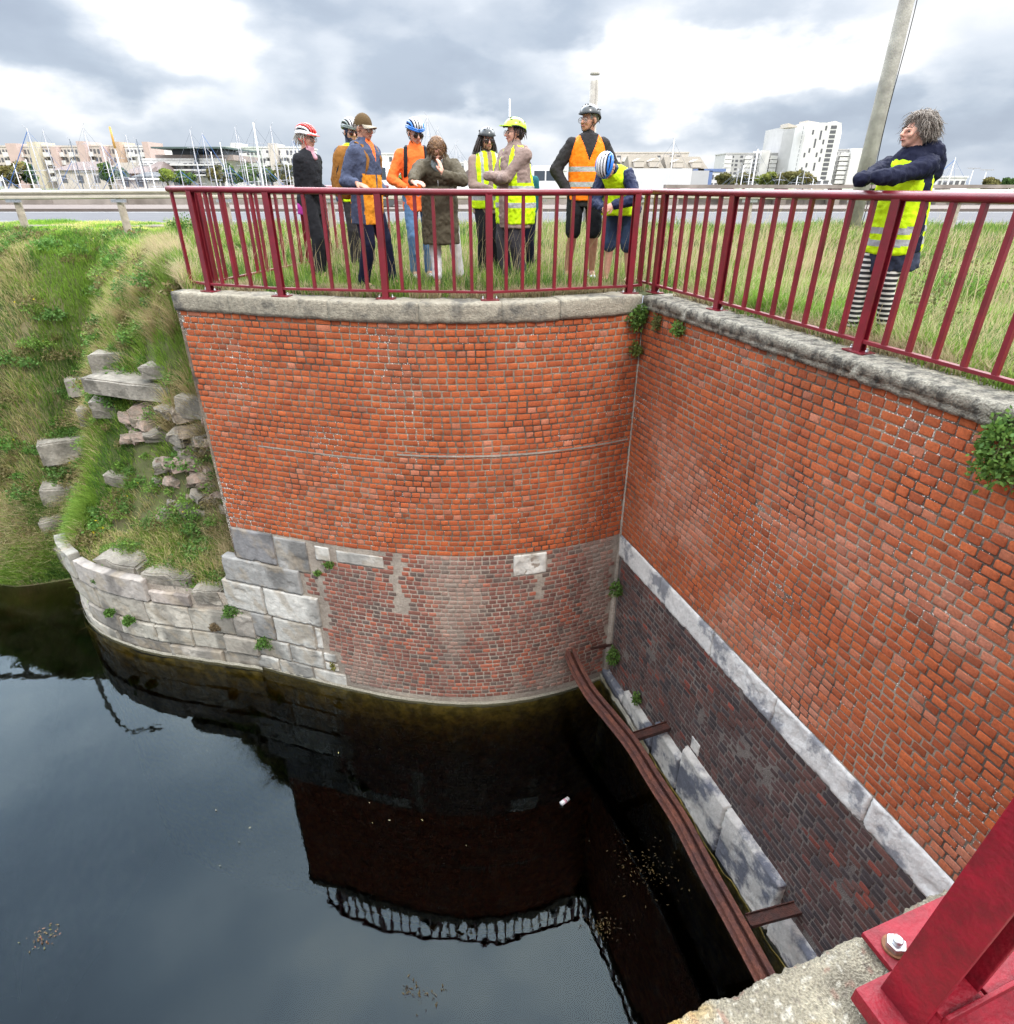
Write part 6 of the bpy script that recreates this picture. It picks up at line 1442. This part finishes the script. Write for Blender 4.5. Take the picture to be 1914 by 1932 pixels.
block('pinkish apartment block with a pink stair tower left of the modern building', 152, 222, 276, 191, 'far_cream', 5, 10, balc=(2, 6), seed=3, accents=((152, 166, 267, 'far_pink'), (195, 206, 277, 'far_pink')))
block('apartment block with an orange stair tower next to the modern building', 222, 286, 277, 190, 'far_white', 5, 9, balc=(3, 6), seed=4, accents=((220, 232, 268, 'far_orange'), (275, 286, 268, 'far_pink')))
block('pale green and white apartment block behind the thick cluster of masts', 412, 492, 279, 195, 'far_green', 5, 11, balc=(2, 6), seed=5, accents=((440, 452, 270, 'far_white'),))
block('white and cream apartment block behind the woman in the red helmet', 492, 575, 279, 192, 'far_white', 5, 11, balc=(1, 5, 8), seed=6, accents=((510, 524, 271, 'far_cream'),))
# modern building with glass top
t = block('modern white building with brown upper floor and dark glass penthouse', 268, 418, 302, 150, 'far_white', 3, 14, cat='office building', name='office_building', depth=18, seed=7, win=(2.2, 1.4))
def sub(t, name, px0, px1, py0, py1, Y, dep, m, off=0.):
    x0, z1 = xz(px0, py0, Y); x1, z0 = xz(px1, py1, Y); mb = MB(); mb.box(x0, x1, Y+off, Y+dep, z0, z1); return mb.build(name, M[m], t)
sub(t, 'upper_storey', 290, 440, 291.5, 302, 150, 16, 'far_tan', .5); sub(t, 'penthouse', 311, 412, 281, 291.3, 150, 12, 'far_glass', 3); sub(t, 'flat_roof', 293, 432, 277.5, 280.6, 150, 17, 'far_teal', -2)
sub(t, 'stair_tower', 368, 382, 285, 330, 150, 3, 'far_glass', -1.2)
for k in range(3): sub(t, 'balcony', 270, 418, 310+k*9.5, 312.5+k*9.5, 150, 0, 'far_white', -2)
def house(label, px0, px1, pye, pyr, Y, wall, roof, hip=False, name='house', cat='house', dep=9, dorm=0, base=.45, gable=False):
    x0, ze = xz(px0, pye, Y); x1, zr = xz(px1, pyr, Y); t = thing(name, label, cat, ((x0+x1)/2, Y, base))
    mb = MB(); mb.box(x0, x1, Y, Y+dep, base-1, ze); mb.build('wall', M[wall], t)
    h = (x1-x0)*.28 if hip else 0; ym = Y+dep/2; e = .5
    mb = MB()
    if gable: 
        xm = (x0+x1)/2; mb.add([(x0-e, Y-.3, ze), (x1+e, Y-.3, ze), (xm, Y-.3, zr), (x0-e, Y+dep, ze), (x1+e, Y+dep, ze), (xm, Y+dep, zr)], [(0, 1, 2), (5, 4, 3), (0, 2, 5, 3), (1, 4, 5, 2), (0, 3, 4, 1)])
    else: mb.add([(x0-e, Y-e, ze), (x1+e, Y-e, ze), (x1+e, Y+dep+e, ze), (x0-e, Y+dep+e, ze), (x0+h, ym, zr), (x1-h, ym, zr)], [(0, 1, 5, 4), (1, 2, 5), (2, 3, 4, 5), (3, 0, 4), (3, 2, 1, 0)])
    mb.build('roof', M[roof], t)
    n = max(2, int((x1-x0)/3.2)); 
    for i in range(n):
        o = bpy.data.objects.new('window', wmesh(1.1, 1.3)); link(o, t); o.location = (x0+(x1-x0)*(i+.5)/n-t.location.x, 0, (ze-base)*.35)
    for i in range(dorm):
        xd = x0+(x1-x0)*(i+.5)/dorm; zd = ze+(zr-ze)*.15; w = 1.0; hh = (zr-ze)*.4
        mb = MB(); mb.box(xd-w, xd+w, Y+.1, Y+3, zd, zd+hh); mb.add([(xd-w*1.2, Y, zd+hh), (xd+w*1.2, Y, zd+hh), (xd, Y, zd+hh*1.5), (xd-w*1.2, Y+4, zd+hh), (xd+w*1.2, Y+4, zd+hh), (xd, Y+4, zd+hh*1.5)], [(0, 1, 2), (5, 4, 3), (0, 2, 5, 3), (1, 4, 5, 2), (0, 3, 4, 1)]); mb.build('dormer', M['far_cream'], t)
    return t
house('pale house with a dark brown hipped roof near the left', 101, 190, 321, 303, 140, 'far_cream', 'far_roof', hip=True)
house('white gabled house with olive roof beside dark trees', 203, 250, 322, 305, 146, 'far_white', 'far_olive')
house('red brick house with a steep gable among the masts', 325-50, 345-50, 322, 303, 142, 'far_brick', 'far_roof', hip=True)
house('long low house with dark roof left of the modern building', 300-60, 300-28, 327, 312, 138, 'far_brick', 'far_roof')
house('dark grey boat shed with a low arched roof', 255, 300, 333, 323, 120, 'far_dark', 'far_dark', name='boat_shed', cat='shed')
house('flat cream harbour kiosk behind the barrier', 222, 275, 338, 335, 110, 'far_cream', 'far_white', name='kiosk', cat='kiosk')
# middle, seen between the people
block('white apartment block between the capped man and the orange hoodie', 695, 760, 291, 185, 'far_white', 4, 7, balc=(2,), seed=8)
block('white block with flat roof behind the woman in the olive parka', 868, 925, 308, 180, 'far_white', 3, 6, seed=9, accents=((876, 896, 303, 'far_white'),))
house('small red brick house right of the woman in the parka', 872, 905, 335, 316, 120, 'far_brick', 'far_roof', gable=True)
block('low white building between the lime vest and the tall man', 1000, 1070, 322, 150, 'far_white', 2, 7, cat='building', name='building', seed=10)
for i, px in enumerate((1003, 1013, 1022, 1030)):
    pass
block('long white apartment terrace with balconies behind the bent cyclist', 1150, 1300, 289, 210, 'far_cream', 5, 12, balc=(0, 2, 4, 6, 8, 10), seed=11, skip=.3)
house('steep olive roofed house with dormers left of the thin mast', 1192, 1252, 319, 291, 150, 'far_grey', 'far_olive', dorm=2, dep=12)
house('steep brown roofed house with dormers right of the thin mast', 1262, 1336, 320, 293, 152, 'far_grey', 'far_olive', dorm=2, dep=12)
t = thing('storage_hall', 'long white metal hall with a ribbed front behind the railing corner', 'hall', (20, 62, .3))
x0, z1 = xz(1150, 319, 60); x1, z0 = xz(1302, 352, 60); mb = MB(); mb.box(x0, x1, 60, 72, -2, z1); mb.build('wall', M['far_white'], t)
mb = MB()
for i in range(38): a = x0+(x1-x0)*i/38; mb.box(a, a+.18, 59.9, 60.02, -2, z1+.06)
mb.build('rib', M['far_white'], t)
mb = MB(); mb.box(x1, x1+1.5, 60, 72, -2, z1-.1); mb.build('end_wall', M['far_grey'], t)
t = thing('gantry', 'blue steel boat lift gantry right of the white hall', 'gantry', (26, 80, .3))
for a, b, c_, d_ in ((1314, 1325, 318, 350), (1318, 1370, 318, 323.5), (1334, 1342, 322, 350)): sub(t, 'steel_beam', a, b, c_, d_, 90, 1.5, 'far_blue')
block('small cream house block beside the blue gantry', 1342, 1366, 324, 130, 'far_white', 2, 3, seed=12, cat='building', name='building')
block('low white houses at the foot of the far trees', 1366, 1385, 333, 150, 'far_white', 1, 3, seed=13, cat='building', name='building')
# right: slab, tower, slab
block('long grey white apartment slab left of the white tower', 1371, 1474, 290, 240, 'far_grey', 8, 12, balc=(-.4, 4, 7, 9.5), seed=14, skip=.15, accents=((1434, 1450, 284, 'far_white'),))
t = thing('tower_block', 'tall white residential tower with slanted roof pieces, right of centre', 'tower block', (0, 230, .45))
Yt = 225
mb = MB(); x0, zt = xz(1524, 231, Yt); x1, _ = xz(1596, 232, Yt); t.location.x = (x0+x1)/2
mb.box(x0, x1-1.2, Yt, Yt+18, -1, zt); mb.add([(x1-1.2, Yt, -1), (x1+1.8, Yt+5, -1), (x1+1.8, Yt+5, zt-2.4), (x1-1.2, Yt, zt-.2), (x1-1.2, Yt+18, -1), (x1-1.2, Yt+18, zt-.2)], [(0, 1, 2, 3), (1, 4, 5, 2), (0, 3, 5, 4), (3, 2, 5)]); mb.build('wall', M['far_white'], t)
xa, za = xz(1480, 237, Yt+14); xb, zb = xz(1505, 232, Yt+8)
mb = MB(); mb.add([(x0, Yt, -1), (x0, Yt, zt-.4), (xb, Yt+8, zb-.3), (xb, Yt+8, -1), (xa, Yt+14, -1), (xa, Yt+14, za-.3), (xa, Yt+30, -1), (xa, Yt+30, za-.3), (x0, Yt+30, -1), (x0, Yt+30, zt-.4)], [(0, 1, 2, 3), (3, 2, 5, 4), (4, 5, 7, 6), (1, 9, 7, 5, 2), (6, 7, 9, 8)]); mb.build('side_wall', M['far_grey'], t)  # left faces of the white tower, their shade painted as grey
for (a, b, pt, pb) in ((1524, 1552, 227, 234), (1577, 1588, 228, 234), (1488, 1505, 232, 240)):
    q0, z1 = xz(a, pt, Yt+1); q1, z0 = xz(b, pb, Yt+1); mb = MB(); mb.add([(q0, Yt+1, z0), (q1, Yt+1, z0), (q1, Yt+1, z0+(z1-z0)*.3), (q0, Yt+1, z1), (q0, Yt+7, z0), (q1, Yt+7, z0), (q1, Yt+7, z0+(z1-z0)*.3), (q0, Yt+7, z1)], [(0, 1, 2, 3), (7, 6, 5, 4), (3, 2, 6, 7), (0, 4, 5, 1), (1, 5, 6, 2), (0, 3, 7, 4)]); mb.build('roof_block', M['far_cream'], t)
W_ = x1-1.2-x0; nfl = 13; r_ = random.Random(9); fh = (zt-2)/nfl
for i in range(nfl):
    zz = 1.2+fh*i-.45
    o = bpy.data.objects.new('window', wmesh(1.8, .9)); link(o, t); o.location = (x0+W_*.80-t.location.x, Yt-230, zz+.4)
    for u in r_.sample([.10, .22, .34, .46, .58], r_.choice([1, 2, 2])):
        o = bpy.data.objects.new('window', wmesh(.55, 1.25)); link(o, t); o.location = (x0+W_*u-t.location.x, Yt-230, zz+r_.uniform(0, .4))
for i in range(nfl):
    for u in (.25, .6):
        X_ = x0+(xb-x0)*u; Y_ = Yt+8*u; mb = MB(); mb.box(X_-.05, X_+.45, Y_-.06, Y_+.3, 1.6+fh*i, 2.5+fh*i); mb.build('side_window', M['far_win'], t)
block('grey apartment slab between the white tower and the concrete pole', 1574, 1640, 283, 238, 'far_grey', 8, 6, balc=(1, 4), seed=15, skip=.1, accents=((1604, 1622, 280, 'far_white'),))
x0, ze = xz(1500, 349, 140)
house('small pale pyramid roofed pavilion at the foot of the tower', 1536, 1568, 348, 334, 140, 'far_cream', 'far_grey', hip=True, name='pavilion', cat='pavilion')
block('low modern white building right of the grey haired woman', 1770, 1826, 335, 150, 'far_white', 1, 5, cat='building', name='building', seed=16)
# trees
M['far_leaf'] = mat('far_leaves', None, .9, 0, spec=.1, vcol=True, trans=.2)
def tree(label, px, py_top, py_bot, wpx, Y, seed=1, cols=((.06, .10, .03), (.14, .18, .05)), n=1500, base=.2, name='tree', group=None):
    x, zt = xz(px, py_top, Y); _, zb = xz(px, py_bot, Y); fw = Y*.884/1165; r = wpx/2*fw; zc = (zt+max(zb, base+.5))/2; rz = max(zt-zc, 1)
    t = thing(name, label, 'tree', (x, Y, base), group); rs = np.random.RandomState(seed)
    mb = MB(); mb.tube([(x, Y, base-.5), (x+.1, Y, zc)], [.25, .12], 7)
    for k in range(4): a = rs.uniform(0, 6.28); mb.tube([(x, Y, base+(zc-base)*.6), (x+math.cos(a)*r*.6, Y+math.sin(a)*r*.5, zc+rz*.4)], [.1, .03], 5)
    mb.build('trunk', M['stem'], t)
    cl = rs.normal(size=(14, 3)); cl /= np.linalg.norm(cl, axis=1)[:, None]; cl *= rs.uniform(.3, .75, (14, 1)); 
    k = rs.randint(14, size=n); d = rs.normal(size=(n, 3)); d /= np.linalg.norm(d, axis=1)[:, None]
    P = cl[k]+d*rs.uniform(.6, 1, (n, 1))*rs.uniform(.28, .46, 14)[k][:, None]; P = P*np.array([r, r*.8, rz])*1.05+np.array([x, Y, zc]); P[:, 2] = np.maximum(P[:, 2], base+.2)
    u = rs.normal(size=(n, 3)); u /= np.linalg.norm(u, axis=1)[:, None]; v = np.cross(u, d); v /= np.linalg.norm(v, axis=1)[:, None]+1e-6; l = rs.uniform(.25, .6, (n, 1))*max(.7, r/6)
    V = np.stack([P-u*l, P+v*l*.7, P+u*l, P-v*l*.7], 1); tone = rs.rand(14)[k]; col = mixc(*cols, tone)*rs.uniform(.75, 1.25, (n, 1))
    put('crown', np_mesh('crown', V.reshape(-1, 3), np.arange(n*4).reshape(n, 4), None, np.repeat(col[:, None], 4, 1).reshape(-1, 3)), M['far_leaf'], t)
OL = ((.10, .10, .035), (.20, .17, .06)); GRN = ((.05, .10, .03), (.13, .20, .05))
TR = [(14, 300, 348, 52, 118, OL, 'brownish tree at the left edge of the far quay'), (46, 308, 348, 40, 120, GRN, 'green tree next to the brownish tree on the far left'), (196, 306, 348, 26, 116, GRN, 'dark tree left of the white gabled house'), (222, 312, 345, 30, 112, ((.10, .14, .10), (.18, .22, .16)), 'grey green willow like tree in front of the white gabled house'),
      (310, 319, 348, 34, 110, ((.12, .18, .03), (.24, .30, .06)), 'light green round tree below the modern building'), (344, 324, 348, 44, 112, GRN, 'low green tree in front of the modern building'), (405, 312, 348, 34, 112, OL, 'olive tree at the right end of the modern building'), (430, 306, 348, 38, 116, GRN, 'tall green tree left of the mast cluster'),
      (462, 308, 348, 40, 115, GRN, 'green tree behind the mast cluster'), (497, 309, 348, 42, 117, ((.09, .13, .04), (.16, .20, .06)), 'mid green tree right of the brightest mast'), (535, 308, 348, 40, 116, OL, 'olive green tree left of the woman in the red helmet'),
      (1376, 327, 352, 46, 110, OL, 'brown green bush like tree right of the blue gantry'), (1408, 324, 352, 48, 112, OL, 'olive tree below the long grey slab, left of the brightest mast'), (1446, 323, 352, 50, 112, ((.11, .14, .03), (.22, .24, .06)), 'light olive tree right of the brightest mast'), (1486, 322, 352, 52, 110, OL, 'olive tree under the left side of the white tower'), (1520, 323, 352, 46, 108, OL, 'olive tree at the foot of the white tower'),
      (1655, 341, 352, 60, 112, GRN, 'low green tree behind the concrete pole'), (1872, 340, 352, 40, 120, OL, 'low tree near the right edge'), (1905, 342, 352, 30, 125, GRN, 'low green tree at the very right edge'), (945, 326, 350, 60, 125, GRN, 'dark tree behind the lime vests'), (780, 322, 350, 80, 125, GRN, 'green trees behind the orange hoodie')]
for i, (px, a, b, w, Y, c_, lab) in enumerate(TR): tree(lab, px, a, b, w, Y, 600+i, c_)
# boats
M['hull_w'] = mat('white_hull', (.75, .75, .75), .3, .05, 1); M['hull_b'] = mat('blue_hull', (.03, .08, .25), .3, .05, 1); M['hull_r'] = mat('red_hull', (.35, .04, .05), .3, .05, 1)
M['mast'] = mat('aluminium_mast', (.40, .40, .42), .5, .05, 1, metal=.1); M['mast_w'] = mat('white_mast', (.80, .80, .79), .4, .03, 1); M['mast_d'] = mat('dark_mast', (.08, .10, .13), .5, .05, 1); M['mast_o'] = mat('ochre_mast', (.62, .33, .07), .5, .05, 1); M['sail'] = mat('sail_cover', (.04, .12, .32), .8, .1, 2); M['sail2'] = mat('teal_sail_cover', (.03, .20, .22), .8, .1, 2)
def boat(label, px, pyt, Y, mt='mast', hull='hull_w', th=1., furl=False, stay=True, group='sailing boats in the marina', seed=0):
    r_ = random.Random(seed); x, zt = xz(px, pyt, Y); base = -2.0; t = thing('sailing_boat', label, 'sailing boat', (x, Y, base), group)
    Ln_ = 7+(zt-base)*.25; w = 1.3; mb = MB(); d = 1 if r_.random() < .5 else -1; zd = base+1.15
    # hull lofted bow to stern
    secs = [(-.5, .75), (-.3, .95), (0, 1), (.25, .85), (.42, .4), (.5, .02)]; V = []
    for u, k in secs: V += [(x+d*u*Ln_, Y-w*k, zd+.25*max(0, u)), (x+d*u*Ln_*.94, Y-w*k*.6, base-.1), (x+d*u*Ln_*.94, Y+w*k*.6, base-.1), (x+d*u*Ln_, Y+w*k, zd+.25*max(0, u))]
    fs = [(i*4+j, i*4+(j+1) % 4, (i+1)*4+(j+1) % 4, (i+1)*4+j) for i in range(5) for j in range(4)]+[(3, 2, 1, 0), (20, 21, 22, 23)]
    mb.add(V, fs); mb.build('hull', M[hull], t)
    mb = MB(); mb.box(x-Ln_*.18, x+Ln_*.16, Y-.7, Y+.7, zd, zd+.5); mb.box(x-Ln_*.18+.2, x+Ln_*.16-.2, Y-.72, Y-.69, zd+.15, zd+.35); mb.build('cabin', M['hull_w'], t)
    rad = .052*th*max(1, Y/80); mb = MB(); mb.tube([(x, Y, zd), (x, Y, zt)], [rad, rad*.75], 7); mb.build('mast', M[mt], t)
    mb = MB()
    for f in (.5, .78): z = zd+(zt-zd)*f; mb.tube([(x-.65, Y, z-.05), (x, Y, z), (x+.65, Y, z-.05)], .018, 4)
    mb.tube([(x, Y, zt-.1), (x+.3*d, Y, zt+.25)], .015, 4); mb.build('spreader', M['mast'], t)
    mb = MB(); mb.tube([(x, Y, zd+.9), (x-d*Ln_*.42, Y, zd+.95)], .06, 6); mb.build('boom', M[mt], t)
    mb = MB(); mb.tube([(x-d*.1, Y, zd+1.08), (x-d*Ln_*.36, Y, zd+1.05)], [.16, .08], 7); mb.build('sail_cover', M[r_.choice(['sail', 'sail2', 'hull_w'])], t)
    if stay:
        mb = MB(); mb.tube([(x, Y, zt-.2), (x+d*Ln_*.49, Y, zd+.3)], .012 if not furl else .035, 4); mb.tube([(x, Y, zt-.2), (x-d*Ln_*.49, Y, zd+.1)], .010, 4)
        for s_ in (-1, 1): mb.tube([(x, Y, zt-.3), (x+s_*.65, Y, zd+(zt-zd)*.5), (x+s_*.4, Y, zd)], .009, 4)
        mb.build('rigging', M['mast_d' if not furl else 'sail'], t)
    return t
spec = [(50, 241, 'mast'), (80, 244, 'mast'), (131, 262, 'mast_d'), (155, 235, 'mast'), (191, 271, 'mast_w'), (237, 254, 'mast'), (257, 262, 'mast_d'), (358, 244, 'mast'), (381, 250, 'mast'), (443, 239, 'mast'), (450, 256, 'mast'), (510, 236, 'mast'), (552, 262, 'mast'), (415, 268, 'mast_w'),
        (25, 308, 'mast_w'), (48, 300, 'mast_w'), (3, 330, 'mast_w'), (85, 301, 'mast'), (62, 312, 'mast'), (110, 318, 'mast'), (135, 300, 'mast'), (157, 306, 'mast_w'), (170, 310, 'mast'), (205, 296, 'mast'), (222, 304, 'mast'), (262, 298, 'mast_w'), (283, 312, 'mast_w'), (300, 318, 'mast'), (340, 320, 'mast'), (372, 306, 'mast'), (398, 286, 'mast_w'), (425, 300, 'mast'), (433, 312, 'mast'), (462, 300, 'mast_w'), (472, 290, 'mast'), (486, 304, 'mast'), (498, 312, 'mast_w'), (521, 300, 'mast'), (533, 284, 'mast'), (543, 306, 'mast_w'), (562, 296, 'mast')]
LB = [(50, 'sailing boat with the leftmost of the tall masts, ahead of the yellow stair tower'), (80, 'sailing boat with a tall mast just left of the pale yellow stair tower'), (131, 'sailing boat with a dark mast left of the pink stair tower'), (155, 'sailing boat whose mast stands in front of the pink stair tower'), (237, 'sailing boat with a tall mast right of the orange stair tower'), (257, 'sailing boat with a dark mast left of the modern building'),
      (358, 'sailing boat with the first tall mast before the modern building'), (381, 'sailing boat with the second tall mast before the modern building'), (443, 'sailing boat with a tall mast just left of the bright white mast'), (510, 'sailing boat with a tall mast just right of the bright white mast'), (552, 'sailing boat whose mast touches the black jacket of the leftmost woman'), (191, 'sailing boat with a white mast left of the ochre topped one')]
def blab(px, py, m_):
    c_ = {'mast': 'grey', 'mast_w': 'white', 'mast_d': 'dark'}[m_]; h_ = 'low' if py > 308 else 'middling'
    for lim, w_ in ((16, 'at the far left edge'), (40, 'in front of the brownish far left tree'), (58, 'beside the leftmost green tree'), (80, 'below the yellow stair tower'), (120, 'before the hipped brown roof, left side'), (145, 'before the hipped brown roof, right side'), (162, 'below the pink stair tower'), (186, 'just right of the pink stair tower'), (213, 'left of the white gabled house'), (240, 'right of the white gabled house'), (272, 'before the dark grey boat shed'), (292, 'just left of the light green round tree'), (320, 'before the light green round tree'), (350, 'under the glass penthouse, left part'), (385, 'under the glass stair tower'), (410, 'at the right end of the modern building'), (429, 'before the tall green tree'), (440, 'just right of the tall green tree'), (468, 'before the pale green apartment block'), (480, 'beside the bright white mast'), (492, 'right of the bright white mast'), (505, 'before the mid green tree'), (528, 'before the olive green tree, left side'), (538, 'before the olive green tree, right side'), (550, 'close left of the black jacketed woman'), (600, 'right behind the black jacketed woman')):
        if px <= lim: return 'sailing boat with a %s %s mast %s' % (h_, c_, w_)
for i, (px, py, m_) in enumerate(spec):
    Y = 62+((i*37) % 50)
    boat(blab(px, py, m_) if not any(abs(px-c_[0]) < 2 for c_ in LB) else [c_[1] for c_ in LB if abs(px-c_[0]) < 2][0], px, py, Y, m_, ['hull_w', 'hull_w', 'hull_b', 'hull_w', 'hull_r'][i % 5], seed=i, furl=(i % 4 == 0), group='sailing boats in the left marina')
boat('sailing boat with the thick bright white mast in the middle of the left cluster', 478, 231, 60, 'mast_w', th=1.6, seed=90)
boat('sailing boat whose white mast has an ochre top, left of the modern building', 214, 268, 62, 'mast_w', th=1.5, seed=91)
x, zt = xz(214, 262, 62); 
t = [o for o in bpy.data.objects if o.get('label', '').startswith('sailing boat whose white')][0]; _, z0 = xz(218, 280, 62); mb = MB(); mb.tube([(x, 61.9, z0), (x, 61.9, zt+.9)], [.10, .08], 8); mb.build('mast_top', M['mast_o'], t)
for px, py, m_, th, lab in [(806, 216, 'mast', 1.2, 'sailing boat with a tall mast right of the blue helmet'), (826, 239, 'mast', 1.1, 'sailing boat whose mast stands just right of the tallest one, with a slanting stay'), (860, 268, 'mast', .8, 'sailing boat with a thin mast right of the olive parka'), (868, 288, 'mast', 1., 'sailing boat with the lower mast right of the olive parka'), (1273, 262, 'mast_w', 1., 'sailing boat with a thin white mast between the two olive roofs'),
        (1431, 281, 'mast_w', 1.7, 'sailing boat with the thickest white mast below the grey slab'), (1394, 318, 'mast', .8, 'sailing boat with a short mast, first left of the thick white one'), (1404, 312, 'mast_w', 1.1, 'sailing boat with a white mast, second left of the thick white one'), (1420, 300, 'mast_w', 1., 'sailing boat with a white mast directly left of the thick white one'), (1474, 324, 'mast', .8, 'sailing boat with a low mast below the white tower'), (1520, 318, 'mast', .8, 'sailing boat with a thin mast in front of the white tower'), (1506, 332, 'mast_w', 1., 'sailing boat with a stubby white mast before the olive trees'), (1536, 337, 'mast_w', .9, 'sailing boat with the shortest white mast near the pavilion'),
        (1804, 297, 'mast_w', 1., 'sailing boat with a white mast and blue furled sail right of the woman'), (1778, 318, 'mast', .8, 'sailing boat with a short mast right of the woman')]:
    boat(lab, px, py, 70+(px % 23), m_, th=th, seed=px, furl='furled' in lab)
# flag pole and lamp posts on the quays
for px, pyt, Y, lab in ((962, 186, 70, 'very thin white pole above the lime green helmet'), (1838, 318, 130, 'street lamp with double head at the right'), (1863, 321, 135, 'street lamp nearest the right edge')):
    x, zt = xz(px, pyt, Y); t = thing('street_lamp' if Y > 100 else 'flag_pole', lab, 'pole', (x, Y, 0)); mb = MB(); mb.tube([(x, Y, -1), (x, Y, zt)], [.09, .06], 8); mb.build('shaft', M['mast_w'], t)
    if Y > 100: mb = MB(); mb.box(x-1.2, x+1.2, Y-.2, Y+.2, zt, zt+.15); mb.build('lamp_head', M['mast'], t)
# white van and motor boats close behind the road
def van(label, px0, px1, pyt, Y, z0=.3):
    x0, zt = xz(px0, pyt, Y); x1, _ = xz(px1, pyt, Y); t = thing('van', label, 'van', ((x0+x1)/2, Y, z0)); h = zt-z0
    mb = MB(); prof = [(0, .25), (0, h*.92), (.06, h), (.72, h), (.86, h*.62), (1, h*.50), (1.0, .25)]; n = len(prof); w = x1-x0
    vs = [(x0+u*w, Y, z0+z) for u, z in prof]+[(x0+u*w, Y+2, z0+z) for u, z in prof]; mb.add(vs, [tuple(range(n)), tuple(range(2*n-1, n-1, -1))]+[(i, n+i, n+(i+1) % n, (i+1) % n) for i in range(n)]); mb.build('body', M['hull_w'], t, bevel=.04)
    for a, b in ((.08, .36), (.40, .66), (.69, .80)): mb = MB(); mb.box(x0+a*w, x0+b*w, Y-.02, Y+.05, z0+h*.60, z0+h*.86); mb.build('window', M['far_glass'], t)
    for u in (.18, .80): mb = MB(); mb.tube([(x0+u*w, Y-.04, z0+.33), (x0+u*w, Y+.25, z0+.33)], .33, 18, smooth=False); mb.build('wheel', M['far_dark'], t)
    return t
van('white van parked across the road behind the capped man', 640, 748, 303, 30)
van('white van across the road between the beige coat and the orange vest', 1003, 1075, 312, 38)
def motorboat(label, px, py, Y, ln=6., col='hull_w'):
    x, z = xz(px, py, Y); t = thing('motorboat', label, 'motorboat', (x, Y, -1.8)); w = 1.2; secs = [(-.5, .9), (-.2, 1), (.15, .9), (.38, .5), (.5, .02)]; V = []
    for u, k in secs: V += [(x+u*ln, Y-w*k, z+.3*max(0, u)), (x+u*ln*.9, Y-w*k*.5, z-1.3), (x+u*ln*.9, Y+w*k*.5, z-1.3), (x+u*ln, Y+w*k, z+.3*max(0, u))]
    mb = MB(); mb.add(V, [(i*4+j, i*4+(j+1) % 4, (i+1)*4+(j+1) % 4, (i+1)*4+j) for i in range(4) for j in range(4)]+[(3, 2, 1, 0), (16, 17, 18, 19)]); mb.build('hull', M[col], t)
    mb = MB(); mb.add([(x-ln*.3, Y-.8, z), (x+ln*.15, Y-.8, z), (x+ln*.05, Y-.7, z+.5), (x-ln*.25, Y-.7, z+.5), (x-ln*.3, Y+.8, z), (x+ln*.15, Y+.8, z), (x+ln*.05, Y+.7, z+.5), (x-ln*.25, Y+.7, z+.5)], [(0, 1, 2, 3), (7, 6, 5, 4), (1, 5, 6, 2), (0, 3, 7, 4), (3, 2, 6, 7)]); mb.build('cabin', M['hull_w'], t)
for px, py, Y, lab in ((900, 362, 44, 'white motorboat right of the woman in the parka'), (1095, 366, 46, 'white motorboat behind the tall man'), (1225, 364, 48, 'white motorboat behind the railing corner'), (1450, 366, 50, 'white motorboat seen through the right railing'), (480, 366, 52, 'white motorboat behind the railing post on the left'), (560, 364, 50, 'white motorboat left of the woman in the red helmet'), (60, 366, 50, 'white motorboat low behind the barrier, far left'), (170, 367, 50, 'white motorboat low behind the barrier between the posts'), (300, 366, 50, 'white motorboat low behind the barrier near the railing end'), (1600, 366, 52, 'white motorboat left of the striped leggings woman'), (1800, 364, 52, 'white motorboat right of the grey haired woman')):
    motorboat(lab, px, py+5, Y)
# concrete block parapet on the right of the road
t = thing('parapet', 'concrete parapet with short pillars beyond the road on the right', 'parapet', (30, 33.4, .3))
for i in range(22):
    x = 8+i*2.6; mb = MB(); mb.box(x, x+.5, 33.5, 33.95, .30, 1.0); mb.build('pillar', M['lowwall'], t)
mb = MB(); mb.box(7.8, 66, 33.45, 33.98, 1.003, 1.16); mb.build('coping_beam', M['lowwall'], t)
